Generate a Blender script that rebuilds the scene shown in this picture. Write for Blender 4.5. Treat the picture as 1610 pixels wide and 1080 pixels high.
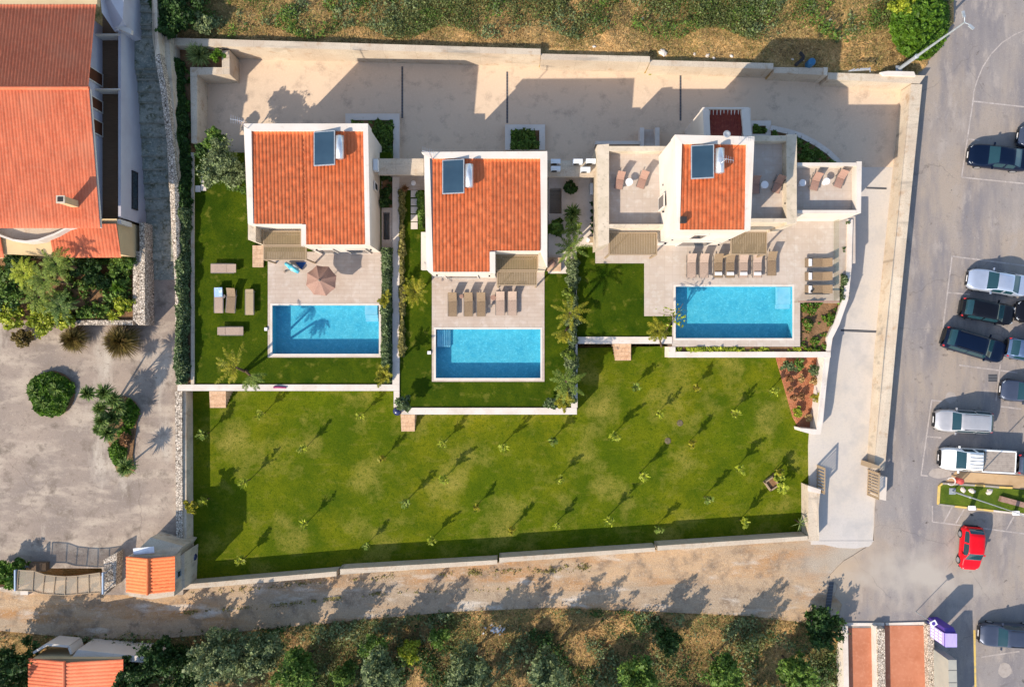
import bpy, math, random
import numpy as np
from mathutils import Vector, Matrix
R = math.radians
random.seed(7); rng = np.random.default_rng(7)
scene = bpy.context.scene
for o in list(bpy.data.objects): bpy.data.objects.remove(o)
C = scene.collection

# ------------------------------------------------------------------ camera, sky, sun
H = 60.0; F = 1200.0; CX = 805.0; CY = 540.0
cam = bpy.data.cameras.new('camera'); co = bpy.data.objects.new('camera', cam); C.objects.link(co)
co.location = (0, 0, H); co.rotation_euler = (0, 0, 0)
cam.sensor_width = 36; cam.lens = 36 * F / 1610.0; cam.clip_end = 2000
scene.camera = co
SUN_EL, SUN_AZ = R(33.0), R(224.0)            # azimuth of the sun, clockwise from north
w = bpy.data.worlds.new('World'); scene.world = w; w.use_nodes = True
nt = w.node_tree; nt.nodes.clear()
sky = nt.nodes.new('ShaderNodeTexSky'); sky.sky_type = 'NISHITA'; sky.sun_disc = False
sky.sun_elevation = SUN_EL; sky.sun_rotation = SUN_AZ; sky.air_density = 1.0; sky.dust_density = 0.6
bg = nt.nodes.new('ShaderNodeBackground'); bg.inputs[1].default_value = 0.15
wo = nt.nodes.new('ShaderNodeOutputWorld')
nt.links.new(sky.outputs[0], bg.inputs[0]); nt.links.new(bg.outputs[0], wo.inputs[0])
sl = bpy.data.lights.new('sun', 'SUN'); sl.energy = 3.75; sl.angle = R(0.5); sl.color = (1.0, 0.90, 0.765)
so = bpy.data.objects.new('sun', sl); C.objects.link(so)
sd = Vector((math.sin(SUN_AZ)*math.cos(SUN_EL), math.cos(SUN_AZ)*math.cos(SUN_EL), math.sin(SUN_EL)))
so.rotation_euler = sd.to_track_quat('Z', 'Y').to_euler(); so.location = (-40, -40, 60)
scene.view_settings.view_transform = 'Standard'; scene.view_settings.look = 'None'
scene.view_settings.exposure = 0.93; scene.view_settings.gamma = 1
scene.render.engine = 'CYCLES'
scene.cycles.transparent_max_bounces = 12; scene.cycles.max_bounces = 6

# ------------------------------------------------------------------ helpers
def W(px, py, z=0.0):
    return Vector(((px-CX)*(H-z)/F, (CY-py)*(H-z)/F, z))
PA, PB = -1.10, 0.008                         # gently tilted parking lot: z = PA + PB*y
def GP(px, py, dz=0.0):
    v = (CY-py)/F; z = (PA + H*PB*v)/(1+PB*v) + dz
    return W(px, py, z)
def lin(c):
    c = c/255.0
    return c/12.92 if c <= 0.04045 else ((c+0.055)/1.055)**2.4
def col(r, g, b, k=1.0): return (lin(r)*k, lin(g)*k, lin(b)*k, 1)

class MB:
    def __init__(s): s.v = []; s.f = []; s.n = 0
    def add(s, vs, fs):
        s.v.extend([tuple(p) for p in vs]); s.f.extend([tuple(i+s.n for i in f) for f in fs]); s.n += len(vs); return s
    def prism(s, top, z0):
        """top = list of world points (any height); z0 = bottom z or list"""
        n = len(top)
        if not hasattr(z0, '__len__'): z0 = [z0]*n
        a = 0
        for i in range(n):
            j = (i+1) % n; a += top[i][0]*top[j][1]-top[j][0]*top[i][1]
        if a < 0: top = top[::-1]; z0 = z0[::-1]
        vs = [tuple(p) for p in top] + [(p[0], p[1], q) for p, q in zip(top, z0)]
        fs = [tuple(range(n)), tuple(range(2*n-1, n-1, -1))] + [(i+n, (i+1) % n+n, (i+1) % n, i) for i in range(n)]
        return s.add(vs, fs)
    def pp(s, pts, z0):                        # pts = (px,py,ztop)
        return s.prism([W(*p) for p in pts], z0)
    def bp(s, x0, y0, x1, y1, zt, zb):         # pixel rectangle box
        return s.pp([(x0, y0, zt), (x1, y0, zt), (x1, y1, zt), (x0, y1, zt)], zb)
    def box(s, c, d, rz=0.0, ry=0.0, rx=0.0):
        M_ = Matrix.Rotation(rz, 3, 'Z') @ Matrix.Rotation(ry, 3, 'Y') @ Matrix.Rotation(rx, 3, 'X')
        vs = []
        for z in (-.5, .5):
            for x, y in ((-.5, -.5), (.5, -.5), (.5, .5), (-.5, .5)):
                vs.append(Vector(c) + M_ @ Vector((x*d[0], y*d[1], z*d[2])))
        return s.add(vs, [(3, 2, 1, 0), (4, 5, 6, 7), (0, 1, 5, 4), (1, 2, 6, 5), (2, 3, 7, 6), (3, 0, 4, 7)])
    def tube(s, pts, rad, n=8, cap=True):
        pts = [Vector(p) for p in pts]
        if not hasattr(rad, '__len__'): rad = [rad]*len(pts)
        vs = []
        for i, p in enumerate(pts):
            d = (pts[min(i+1, len(pts)-1)] - pts[max(i-1, 0)]).normalized()
            a = d.orthogonal().normalized() if abs(d.z) < .99 else Vector((1, 0, 0))
            if i and abs(d.z) < .99:
                a = (pa - d*pa.dot(d)).normalized()
            pa = a; b = d.cross(a)
            for k in range(n):
                t = 2*math.pi*k/n; vs.append(p + (a*math.cos(t)+b*math.sin(t))*rad[i])
        fs = []
        for i in range(len(pts)-1):
            for k in range(n):
                fs.append((i*n+k, i*n+(k+1) % n, (i+1)*n+(k+1) % n, (i+1)*n+k))
        if cap: fs += [tuple(range(n-1, -1, -1)), tuple((len(pts)-1)*n+k for k in range(n))]
        return s.add(vs, fs)
    def lathe(s, c, prof, n=20):
        vs = []; fs = []
        for r_, z in prof:
            for k in range(n):
                t = 2*math.pi*k/n; vs.append((c[0]+r_*math.cos(t), c[1]+r_*math.sin(t), c[2]+z))
        for i in range(len(prof)-1):
            for k in range(n):
                fs.append((i*n+k, i*n+(k+1) % n, (i+1)*n+(k+1) % n, (i+1)*n+k))
        fs += [tuple(range(n-1, -1, -1)), tuple((len(prof)-1)*n+k for k in range(n))]
        return s.add(vs, fs)
    def build(s, name, m, parent=None, smooth=False):
        return mesh_obj(name, s.v, s.f, m, parent, smooth)

def mesh_obj(name, v, f, m, parent=None, smooth=False):
    me = bpy.data.meshes.new(name)
    off = parent_off(parent)
    if isinstance(f, np.ndarray):
        v = np.asarray(v, dtype=np.float32) - np.array(off, dtype=np.float32)
        me.vertices.add(len(v)); me.vertices.foreach_set('co', v.ravel())
        k = f.shape[1]; me.loops.add(f.size); me.loops.foreach_set('vertex_index', f.ravel().astype(np.int32))
        me.polygons.add(len(f)); me.polygons.foreach_set('loop_start', np.arange(0, f.size, k, dtype=np.int32))
        me.polygons.foreach_set('loop_total', np.full(len(f), k, dtype=np.int32)); me.update(calc_edges=True)
    else:
        me.from_pydata([(p[0]-off[0], p[1]-off[1], p[2]-off[2]) for p in v], [], f)
    me.validate()
    if smooth: me.polygons.foreach_set('use_smooth', [True]*len(me.polygons))
    me.materials.append(m)
    o = bpy.data.objects.new(name, me); C.objects.link(o)
    if parent is not None: o.parent = parent
    return o
def parent_off(p):
    o = [0., 0., 0.]
    while p is not None:
        o = [o[i]+p.location[i] for i in range(3)]; p = p.parent
    return o
def thing(name, label, cat, loc, group=None):
    o = bpy.data.objects.new(name, None); C.objects.link(o); o.location = loc; o.empty_display_size = .3
    o['label'] = label; o['category'] = cat
    if group: o['group'] = group
    return o
def tag(o, label, cat, group=None):
    o['label'] = label; o['category'] = cat
    if group: o['group'] = group
    return o
def struct(o, kind='structure'): o['kind'] = kind; return o
def dup(root, loc, rz=0.0, label=None, scale=None):
    r_ = root.copy(); C.objects.link(r_); r_.location = loc; r_.rotation_euler = (0, 0, rz)
    if label: r_['label'] = label
    if scale: r_.scale = (scale, scale, scale)
    def rec(a, b):
        for ch in a.children:
            c_ = ch.copy(); C.objects.link(c_); c_.parent = b; rec(ch, c_)
    rec(root, r_); return r_
ORD = ['first', 'second', 'third', 'fourth', 'fifth', 'sixth', 'seventh', 'eighth', 'ninth', 'tenth', 'eleventh', 'twelfth', 'thirteenth', 'fourteenth', 'fifteenth']

# ------------------------------------------------------------------ materials
def M(name, c, rough=.85, var=(), bump=None, metal=0.0, spec=.3, stretch=None, trans=0.0, coat=0.0):
    """var: list of (scale, colour, lo, hi, detail[, stretch]) noise layers mixed over the base"""
    m = bpy.data.materials.new(name); m.use_nodes = True; n = m.node_tree; N = n.nodes; L = n.links
    b = N['Principled BSDF']; b.inputs['Roughness'].default_value = rough; b.inputs['Metallic'].default_value = metal
    b.inputs['Specular IOR Level'].default_value = spec; b.inputs['Base Color'].default_value = c
    if coat: b.inputs['Coat Weight'].default_value = coat; b.inputs['Coat Roughness'].default_value = .05
    tc = N.new('ShaderNodeTexCoord'); cur = None
    for i, lay in enumerate(var):
        sc, c2, lo, hi, det = lay[:5]
        mp = N.new('ShaderNodeMapping'); L.new(tc.outputs['Object'], mp.inputs[0])
        mp.inputs['Location'].default_value = (17.3*i, 5.1*i, 2.7*i)
        if len(lay) > 5: mp.inputs['Scale'].default_value = lay[5]
        nz = N.new('ShaderNodeTexNoise'); nz.inputs['Scale'].default_value = sc; nz.inputs['Detail'].default_value = det
        nz.inputs['Roughness'].default_value = .62
        L.new(mp.outputs[0], nz.inputs['Vector'])
        mr = N.new('ShaderNodeMapRange'); mr.inputs['From Min'].default_value = lo; mr.inputs['From Max'].default_value = hi
        L.new(nz.outputs['Fac'], mr.inputs['Value'])
        mx = N.new('ShaderNodeMix'); mx.data_type = 'RGBA'
        L.new(mr.outputs[0], mx.inputs['Factor'])
        if cur is None: mx.inputs['A'].default_value = c
        else: L.new(cur, mx.inputs['A'])
        mx.inputs['B'].default_value = c2; cur = mx.outputs['Result']
    if cur is not None: L.new(cur, b.inputs['Base Color'])
    if bump:
        nz = N.new('ShaderNodeTexNoise'); nz.inputs['Scale'].default_value = bump[0]; nz.inputs['Detail'].default_value = 6
        L.new(tc.outputs['Object'], nz.inputs['Vector'])
        bp_ = N.new('ShaderNodeBump'); bp_.inputs['Strength'].default_value = bump[1]; bp_.inputs['Distance'].default_value = bump[2] if len(bump) > 2 else .05
        L.new(nz.outputs['Fac'], bp_.inputs['Height']); L.new(bp_.outputs[0], b.inputs['Normal'])
    m['cur'] = 1
    return m
def add_lines(m, bw, bh, mortar, c2, off=0.5, rot=0.0, fac=1.0, size=.02):
    """tile / brick joints laid over a material's base colour"""
    n = m.node_tree; N = n.nodes; L = n.links; b = N['Principled BSDF']
    tc = N.new('ShaderNodeTexCoord'); mp = N.new('ShaderNodeMapping'); L.new(tc.outputs['Object'], mp.inputs[0]); mp.inputs['Rotation'].default_value[2] = rot
    br = N.new('ShaderNodeTexBrick'); br.inputs['Scale'].default_value = 1; br.inputs['Brick Width'].default_value = bw; br.inputs['Row Height'].default_value = bh
    br.inputs['Mortar Size'].default_value = mortar; br.inputs['Mortar Smooth'].default_value = .3; br.offset = off
    L.new(mp.outputs[0], br.inputs['Vector'])
    mx = N.new('ShaderNodeMix'); mx.data_type = 'RGBA'
    mu = N.new('ShaderNodeMath'); mu.operation = 'MULTIPLY'; mu.inputs[1].default_value = fac; L.new(br.outputs['Fac'], mu.inputs[0])
    src = b.inputs['Base Color'].links
    if src: L.new(src[0].from_socket, mx.inputs['A'])
    else: mx.inputs['A'].default_value = b.inputs['Base Color'].default_value
    mx.inputs['B'].default_value = c2; L.new(mu.outputs[0], mx.inputs['Factor']); L.new(mx.outputs['Result'], b.inputs['Base Color'])
    # slight tint per tile
    hs = N.new('ShaderNodeMix'); hs.data_type = 'RGBA'; hs.blend_type = 'MULTIPLY'; hs.inputs['Factor'].default_value = .25
    br.inputs['Color1'].default_value = (.75, .75, .75, 1); br.inputs['Color2'].default_value = (1, 1, 1, 1); br.inputs['Mortar'].default_value = (1, 1, 1, 1)
    L.new(mx.outputs['Result'], hs.inputs['A']); L.new(br.outputs['Color'], hs.inputs['B']); L.new(hs.outputs['Result'], b.inputs['Base Color'])
def add_cells(m, scale, c2, lo, hi, dist='F1', feature='DISTANCE_TO_EDGE', stretch=(1, 1, 1)):
    """stones separated by joints"""
    n = m.node_tree; N = n.nodes; L = n.links; b = N['Principled BSDF']
    tc = N.new('ShaderNodeTexCoord'); mp = N.new('ShaderNodeMapping'); mp.inputs['Scale'].default_value = stretch; L.new(tc.outputs['Object'], mp.inputs[0])
    vo = N.new('ShaderNodeTexVoronoi'); vo.feature = feature; vo.inputs['Scale'].default_value = scale; L.new(mp.outputs[0], vo.inputs['Vector'])
    mr = N.new('ShaderNodeMapRange'); mr.inputs['From Min'].default_value = hi; mr.inputs['From Max'].default_value = lo; L.new(vo.outputs['Distance'], mr.inputs['Value'])
    mx = N.new('ShaderNodeMix'); mx.data_type = 'RGBA'; src = b.inputs['Base Color'].links
    if src: L.new(src[0].from_socket, mx.inputs['A'])
    else: mx.inputs['A'].default_value = b.inputs['Base Color'].default_value
    mx.inputs['B'].default_value = c2; L.new(mr.outputs[0], mx.inputs['Factor']); L.new(mx.outputs['Result'], b.inputs['Base Color'])
    v2 = N.new('ShaderNodeTexVoronoi'); v2.inputs['Scale'].default_value = scale; L.new(mp.outputs[0], v2.inputs['Vector'])
    h = N.new('ShaderNodeHueSaturation'); L.new(mx.outputs['Result'], h.inputs['Color']); rr = N.new('ShaderNodeMapRange'); rr.inputs['To Min'].default_value = .7; rr.inputs['To Max'].default_value = 1.25
    sp = N.new('ShaderNodeSeparateColor'); L.new(v2.outputs['Color'], sp.inputs[0]); L.new(sp.outputs[0], rr.inputs['Value']); L.new(rr.outputs[0], h.inputs['Value'])
    L.new(h.outputs[0], b.inputs['Base Color'])
def leafmat(name, c, c2, c3=None, sc=1.2, trans=.25):
    m = M(name, c, .6, [(sc, c2, .35, .65, 3), (sc*9, c3 or c2, .5, .75, 2)], spec=.25)
    n = m.node_tree; N = n.nodes; L = n.links; b = N['Principled BSDF']; out = N['Material Output']
    tr = N.new('ShaderNodeBsdfTranslucent'); src = b.inputs['Base Color'].links[0].from_socket
    # each leaf island gets its own brightness
    ge = N.new('ShaderNodeNewGeometry'); h = N.new('ShaderNodeHueSaturation'); rr = N.new('ShaderNodeMapRange'); rr.inputs['To Min'].default_value = .55; rr.inputs['To Max'].default_value = 1.45
    L.new(ge.outputs['Random Per Island'], rr.inputs['Value']); L.new(rr.outputs[0], h.inputs['Value']); L.new(src, h.inputs['Color'])
    L.new(h.outputs[0], b.inputs['Base Color']); L.new(h.outputs[0], tr.inputs['Color'])
    ms = N.new('ShaderNodeMixShader'); ms.inputs[0].default_value = trans; L.new(b.outputs[0], ms.inputs[1]); L.new(tr.outputs[0], ms.inputs[2]); L.new(ms.outputs[0], out.inputs['Surface'])
    return m
K = .62
m_court = M('court_concrete', col(232, 204, 174, .76), .9, [(.12, col(222, 196, 168, .74), .35, .65, 5), (.9, col(200, 176, 152, .7), .52, .72, 6), (9, col(236, 210, 180, .74), .5, .75, 4)], (14, .25, .02))
m_drive = M('driveway_concrete', col(224, 214, 204, .64), .9, [(.16, col(230, 216, 198, .64), .35, .65, 5), (.5, col(200, 194, 188, .62), .5, .75, 6), (8, col(212, 202, 192, .62), .5, .8, 5)], (12, .2, .02))
m_deck = M('deck_tiles', col(228, 208, 190, K), .75, [(.35, col(214, 190, 170, K), .35, .65, 4), (1.5, col(234, 216, 200, K), .5, .7, 4)])
add_lines(m_deck, 1.2, .3, .012, col(170, 148, 130, K), .5, 0, .5)
m_deck3 = M('terrace_tiles', col(226, 208, 192, K), .75, [(.3, col(216, 196, 176, K), .35, .65, 4), (2, col(232, 218, 202, K), .5, .7, 4)])
add_lines(m_deck3, .6, .6, .012, col(178, 160, 144, K), .0, 0, .45)
m_white = M('white_render', col(240, 228, 214, .68), .85, [(.25, col(228, 212, 194, .66), .4, .7, 5), (2.5, col(214, 196, 176, .64), .6, .85, 6, (1, 1, .3))])
m_coping = M('pale_coping', col(232, 218, 204, .75), .8, [(.6, col(214, 198, 180, .75), .45, .7, 5), (5, col(190, 172, 150, .75), .6, .8, 5)])
m_rawconc = M('weathered_concrete', col(222, 200, 174, .66), .9, [(.35, col(232, 214, 188, .7), .4, .65, 5), (1.2, col(196, 160, 124, .66), .56, .75, 6), (.7, col(170, 158, 142, .66), .55, .75, 6, (.3, 2, 1)), (14, col(180, 164, 144, .66), .5, .8, 4)], (20, .35, .02))
add_lines(m_rawconc, 2.5, 60, .012, col(150, 134, 116, .6), 0, 0, .5)
m_lime = M('rough_parapet_plaster', col(236, 216, 190, .66), .9, [(.8, col(214, 196, 168, .64), .4, .7, 5), (4, col(170, 156, 138, .7), .55, .75, 6)], (12, .3, .02))
m_lawn = M('lawn_grass', col(108, 124, 14, .62), .95, [(.09, col(142, 140, 24, .64), .38, .62, 4), (.35, col(92, 112, 12, .56), .4, .65, 5), (.28, col(184, 168, 78, .66), .5, .74, 6), (1.3, col(160, 152, 60, .56), .56, .8, 5, (.6, 1.6, 1)), (5, col(78, 108, 10, .5), .5, .75, 5), (16, col(48, 84, 10, .45), .45, .8, 4), (45, col(160, 168, 60, .6), .56, .85, 3)], (28, .9, .06), spec=.06)
m_garden = M('garden_grass', col(80, 100, 12, .48), .95, [(.2, col(104, 120, 16, .5), .4, .62, 4), (.6, col(54, 86, 4, .44), .45, .7, 5), (5, col(64, 98, 14, .44), .5, .75, 5), (16, col(40, 74, 10, .42), .45, .8, 4), (1.2, col(156, 150, 60, .54), .58, .8, 5), (45, col(140, 156, 50, .52), .56, .85, 3)], (28, .9, .06), spec=.06)
m_soil = M('brown_soil', col(176, 134, 94, .56), .95, [(1.5, col(128, 94, 62, .52), .4, .7, 6), (8, col(180, 136, 96, .5), .55, .8, 5)], (9, .8, .08))
m_redsoil = M('red_soil', col(214, 140, 98, .55), .95, [(1.2, col(192, 112, 74, .52), .4, .65, 6), (9, col(230, 170, 126, .55), .5, .8, 5)], (10, .9, .08))
m_dirt = M('dirt_road', col(226, 188, 146, .66), .95, [(.13, col(204, 178, 148, .62), .42, .58, 4, (.35, 2.2, 1)), (.3, col(214, 160, 106, .6), .48, .64, 7, (.35, 1.8, 1)), (.9, col(170, 146, 122, .54), .5, .7, 8), (.45, col(236, 222, 204, .7), .56, .7, 7, (.5, 1.6, 1)), (18, col(140, 120, 98, .56), .5, .78, 5), (6, col(226, 206, 182, .64), .56, .8, 4)], (22, .9, .06))
m_asphalt = M('old_asphalt', col(178, 168, 162, .56), .9, [(.1, col(194, 176, 158, .58), .4, .6, 4), (.3, col(160, 152, 152, .52), .45, .66, 7, (1.8, .35, 1)), (.7, col(198, 184, 172, .58), .54, .68, 8, (1.4, .5, 1)), (2.2, col(150, 136, 124, .5), .6, .76, 7), (1.3, col(96, 86, 78, .42), .69, .75, 4), (8, col(196, 186, 178, .58), .58, .75, 5), (26, col(138, 130, 124, .52), .5, .78, 5)], (30, .4, .02))
m_yard = M('old_concrete_yard', col(198, 176, 156, .58), .9, [(.1, col(176, 158, 144, .52), .38, .6, 5), (.45, col(214, 194, 172, .6), .48, .62, 8, (.6, 1.5, 1)), (.8, col(154, 136, 120, .5), .54, .7, 8), (.22, col(222, 206, 186, .62), .56, .68, 8, (1.6, .5, 1)), (3.5, col(168, 150, 132, .54), .56, .72, 6), (9, col(220, 202, 182, .6), .58, .76, 5), (24, col(146, 130, 114, .52), .52, .8, 5)], (18, .4, .03))
def add_cracks(m, sc, w_, c2, fac):
    n = m.node_tree; N = n.nodes; L = n.links; b = N['Principled BSDF']; tc = N.new('ShaderNodeTexCoord'); nz = N.new('ShaderNodeTexNoise'); nz.inputs['Scale'].default_value = .9; nz.inputs['Detail'].default_value = 5
    L.new(tc.outputs['Object'], nz.inputs['Vector']); mv = N.new('ShaderNodeMix'); mv.data_type = 'RGBA'; mv.blend_type = 'ADD'; mv.inputs['Factor'].default_value = 2.5; L.new(tc.outputs['Object'], mv.inputs['A']); L.new(nz.outputs['Color'], mv.inputs['B'])
    vo = N.new('ShaderNodeTexVoronoi'); vo.feature = 'DISTANCE_TO_EDGE'; vo.inputs['Scale'].default_value = sc; L.new(mv.outputs['Result'], vo.inputs['Vector'])
    mr = N.new('ShaderNodeMapRange'); mr.inputs['From Min'].default_value = w_; mr.inputs['From Max'].default_value = 0; mr.inputs['To Max'].default_value = fac; L.new(vo.outputs['Distance'], mr.inputs['Value'])
    n2 = N.new('ShaderNodeTexNoise'); n2.inputs['Scale'].default_value = .25; L.new(tc.outputs['Object'], n2.inputs['Vector']); m2 = N.new('ShaderNodeMapRange'); m2.inputs['From Min'].default_value = .48; m2.inputs['From Max'].default_value = .58; L.new(n2.outputs['Fac'], m2.inputs['Value'])
    mm = N.new('ShaderNodeMath'); mm.operation = 'MULTIPLY'; L.new(mr.outputs[0], mm.inputs[0]); L.new(m2.outputs[0], mm.inputs[1])
    mx = N.new('ShaderNodeMix'); mx.data_type = 'RGBA'; L.new(b.inputs['Base Color'].links[0].from_socket, mx.inputs['A']); mx.inputs['B'].default_value = c2; L.new(mm.outputs[0], mx.inputs['Factor']); L.new(mx.outputs['Result'], b.inputs['Base Color'])
def add_dust(m, cx, cy, r0, r1, c2, stretch=(1, 1, 1)):
    n = m.node_tree; N = n.nodes; L = n.links; b = N['Principled BSDF']; tc = N.new('ShaderNodeTexCoord'); mp = N.new('ShaderNodeVectorMath'); mp.operation = 'SUBTRACT'; mp.inputs[1].default_value = (cx, cy, 0); L.new(tc.outputs['Object'], mp.inputs[0])
    m0 = N.new('ShaderNodeVectorMath'); m0.operation = 'MULTIPLY'; m0.inputs[1].default_value = (stretch[0], stretch[1], 0); L.new(mp.outputs[0], m0.inputs[0]); ln = N.new('ShaderNodeVectorMath'); ln.operation = 'LENGTH'; L.new(m0.outputs[0], ln.inputs[0])
    nz = N.new('ShaderNodeTexNoise'); nz.inputs['Scale'].default_value = .5; nz.inputs['Detail'].default_value = 7; L.new(tc.outputs['Object'], nz.inputs['Vector']); ma = N.new('ShaderNodeMath'); ma.operation = 'MULTIPLY_ADD'; ma.inputs[1].default_value = 7.0; L.new(nz.outputs['Fac'], ma.inputs[0]); L.new(ln.outputs['Value'], ma.inputs[2])
    mr = N.new('ShaderNodeMapRange'); mr.inputs['From Min'].default_value = r1+3.5; mr.inputs['From Max'].default_value = r0+3.5; L.new(ma.outputs[0], mr.inputs['Value'])
    mx = N.new('ShaderNodeMix'); mx.data_type = 'RGBA'; L.new(b.inputs['Base Color'].links[0].from_socket, mx.inputs['A']); mx.inputs['B'].default_value = c2; L.new(mr.outputs[0], mx.inputs['Factor']); L.new(mx.outputs['Result'], b.inputs['Base Color'])
add_dust(m_asphalt, 24.5, -17.5, 1.5, 7.0, col(210, 184, 154, .62)); add_dust(m_asphalt, 33.0, -18.5, .5, 3.5, col(200, 188, 174, .62), (.5, 1.3, 1)); add_dust(m_dirt, 27.0, -17.0, 1.0, 5.0, col(206, 190, 170, .62))
add_cracks(m_asphalt, .16, .007, col(120, 110, 102, .45), .4); add_cracks(m_yard, .14, .006, col(130, 112, 96, .48), .4)
m_step = M('passage_steps', col(176, 174, 158, .72), .9, [(.5, col(146, 152, 142, .66), .4, .6, 7), (2.2, col(120, 118, 88, .55), .48, .66, 8), (6, col(206, 198, 176, .75), .52, .7, 7), (12, col(140, 138, 124, .6), .55, .75, 5)], (10, .8, .06))
m_nose = M('worn_step_edge', col(176, 170, 152, .6), .9, [(3, col(130, 128, 100, .5), .45, .7, 6)])
m_stone = M('pale_fieldstone', col(226, 210, 190, .72), .9, [(6, col(186, 164, 140, .7), .45, .7, 5)], (8, .6, .05))
add_cells(m_stone, 5.5, col(120, 104, 88, .45), .03, .10)
m_scrub = M('dry_hillside_earth', col(216, 168, 108, .72), .95, [(.25, col(190, 156, 100, .68), .4, .62, 6), (.5, col(132, 130, 66, .5), .5, .68, 7), (2.2, col(232, 190, 132, .75), .5, .75, 6), (1.1, col(200, 120, 70, .6), .62, .74, 5), (10, col(130, 100, 62, .55), .5, .78, 5)], (7, 1.0, .12))
m_tile = M('terracotta_tile', col(240, 126, 72, .84), .8, [(.6, col(234, 116, 64, .84), .4, .65, 5), (5, col(244, 138, 86, .86), .45, .75, 4), (22, col(214, 92, 50, .82), .5, .8, 3), (1.4, col(222, 142, 100, .84), .66, .8, 6)], (30, .25, .01))
m_tile_old = M('weathered_terracotta_tile', col(236, 124, 84, .70), .85, [(.5, col(226, 114, 76, .7), .4, .65, 5), (4, col(240, 138, 98, .7), .45, .75, 5), (20, col(196, 100, 66, .7), .5, .8, 3), (.3, col(230, 134, 96, .7), .5, .7, 5)], (30, .3, .01))
m_tile_dark = M('maroon_roof_tile', col(150, 62, 44, .6), .85, [(.8, col(132, 52, 40, .6), .4, .65, 5), (6, col(172, 84, 62, .6), .5, .75, 4)], (30, .25, .01))
m_louver = M('taupe_louvre', col(172, 148, 112, .55), .7, [(.8, col(186, 160, 120, .55), .4, .7, 4), (20, col(150, 128, 96, .5), .5, .8, 3, (.1, 4, 1))])
m_pframe = M('pergola_frame', col(190, 164, 132, .6), .6)
m_mesh = M('taupe_mesh_fabric', col(164, 138, 108, .62), .8, [(25, col(140, 116, 90, .6), .45, .6, 2)])
m_greyfab = M('grey_sling_fabric', col(204, 176, 156, .62), .8, [(25, col(184, 158, 138, .6), .45, .6, 2)])
m_tan = M('tan_cushion_fabric', col(200, 176, 140, .62), .8, [(20, col(184, 160, 126, .6), .45, .6, 2)])
m_rose = M('dusty_pink_fabric', col(190, 150, 130, .6), .8, [(25, col(170, 130, 112, .6), .45, .6, 2)])
m_alu = M('painted_aluminium', col(150, 140, 130, .6), .45, metal=.3)
m_wfab = M('white_cushion', col(236, 230, 226, .8), .8)
m_btowel = M('pale_blue_towel', col(170, 200, 240, .75), .9, [(3, col(220, 232, 246, .8), .5, .6, 3)])
m_glassd = M('dark_window_glass', (.02, .03, .04, 1), .08, spec=.6)
m_solar = M('solar_collector_glass', col(66, 96, 118, .35), .12, [(.5, col(80, 112, 134, .35), .4, .7, 2)], spec=.6)
m_metal = M('galvanised_metal', (.62, .63, .64, 1), .35, [(3, (.5, .51, .53, 1), .4, .7, 4)], metal=.7)
m_steel = M('grey_painted_steel', col(190, 196, 200, .6), .4, [(4, col(160, 166, 170, .6), .5, .7, 4)], metal=.2)
m_acw = M('air_conditioner_casing', col(225, 228, 230, .8), .5)
m_dark = M('dark_recess', (.025, .022, .022, 1), .9)
m_drain = M('drain_grate', (.15, .15, .16, 1), .7, metal=.3)
add_lines(m_drain, 60, .12, .03, (.01, .01, .01, 1), 0, 0, 1)
m_trunk = M('bark', col(132, 104, 78, .5), .95, [(6, col(96, 74, 54, .5), .4, .7, 5)], (20, .6, .03))
m_wood = M('wood_boards', col(150, 120, 92, .5), .8, [(8, col(124, 98, 74, .5), .4, .7, 4, (.2, 3, 1))])
m_paint = M('white_road_paint', col(214, 200, 190, .62), .85, [(2, col(184, 172, 164, .56), .4, .68, 8), (10, col(174, 164, 156, .52), .5, .72, 6)])
m_yellow = M('yellow_kerb_paint', col(236, 200, 110, .7), .8, [(3, col(190, 176, 140, .6), .5, .75, 6)])
m_kerb = M('kerb_concrete', col(190, 180, 166, .6), .9, [(3, col(160, 150, 138, .6), .45, .7, 6)])
m_terra = M('terracotta_paving', col(232, 150, 112, .55), .85, [(.6, col(216, 134, 96, .55), .4, .65, 5), (4, col(240, 164, 126, .55), .5, .75, 6)], (20, .2, .02))
m_grassI = M('island_grass', col(120, 140, 24, .55), .95, [(.9, col(92, 118, 14, .5), .4, .65, 5), (1.2, col(150, 132, 84, .5), .68, .78, 5), (16, col(60, 90, 16, .4), .45, .8, 4)], (25, .9, .06))
# foliage
f_hedge = leafmat('ivy_leaves', col(98, 118, 66, .80), col(62, 84, 44, .76), col(168, 176, 134, .98))
f_olive = leafmat('olive_leaves', col(106, 118, 74, 0.97), col(74, 90, 48, 0.94), col(160, 166, 122, 1.08))
f_dark = leafmat('dark_leaves', col(58, 88, 34, 0.76), col(38, 66, 22, 0.72), col(96, 124, 58, 0.84))
f_mid = leafmat('mid_green_leaves', col(96, 126, 44, 0.81), col(66, 98, 28, 0.76), col(140, 156, 76, 0.90))
f_lime = leafmat('lime_leaves', col(168, 176, 44, 0.80), col(124, 144, 30, 0.72), col(206, 200, 80, 0.87))
f_palm = leafmat('palm_leaflets', col(116, 134, 44, 0.79), col(80, 106, 30, 0.72), col(170, 174, 80, 0.88))
f_ypalm = leafmat('yellow_green_fronds', col(172, 160, 30, .62), col(116, 126, 22, .6), col(206, 190, 62, .7))
f_yucca = leafmat('yucca_blades', col(92, 120, 50, 0.91), col(56, 84, 30, 0.85), col(168, 178, 100, 1.04))
f_agave = leafmat('pale_agave_blades', col(150, 164, 92, 0.84), col(110, 130, 60, 0.75), col(200, 204, 140, 0.87))
f_brown = leafmat('brown_cycad_blades', col(126, 108, 50, 0.70), col(92, 66, 38, 0.65), col(160, 144, 70, 0.72))
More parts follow.
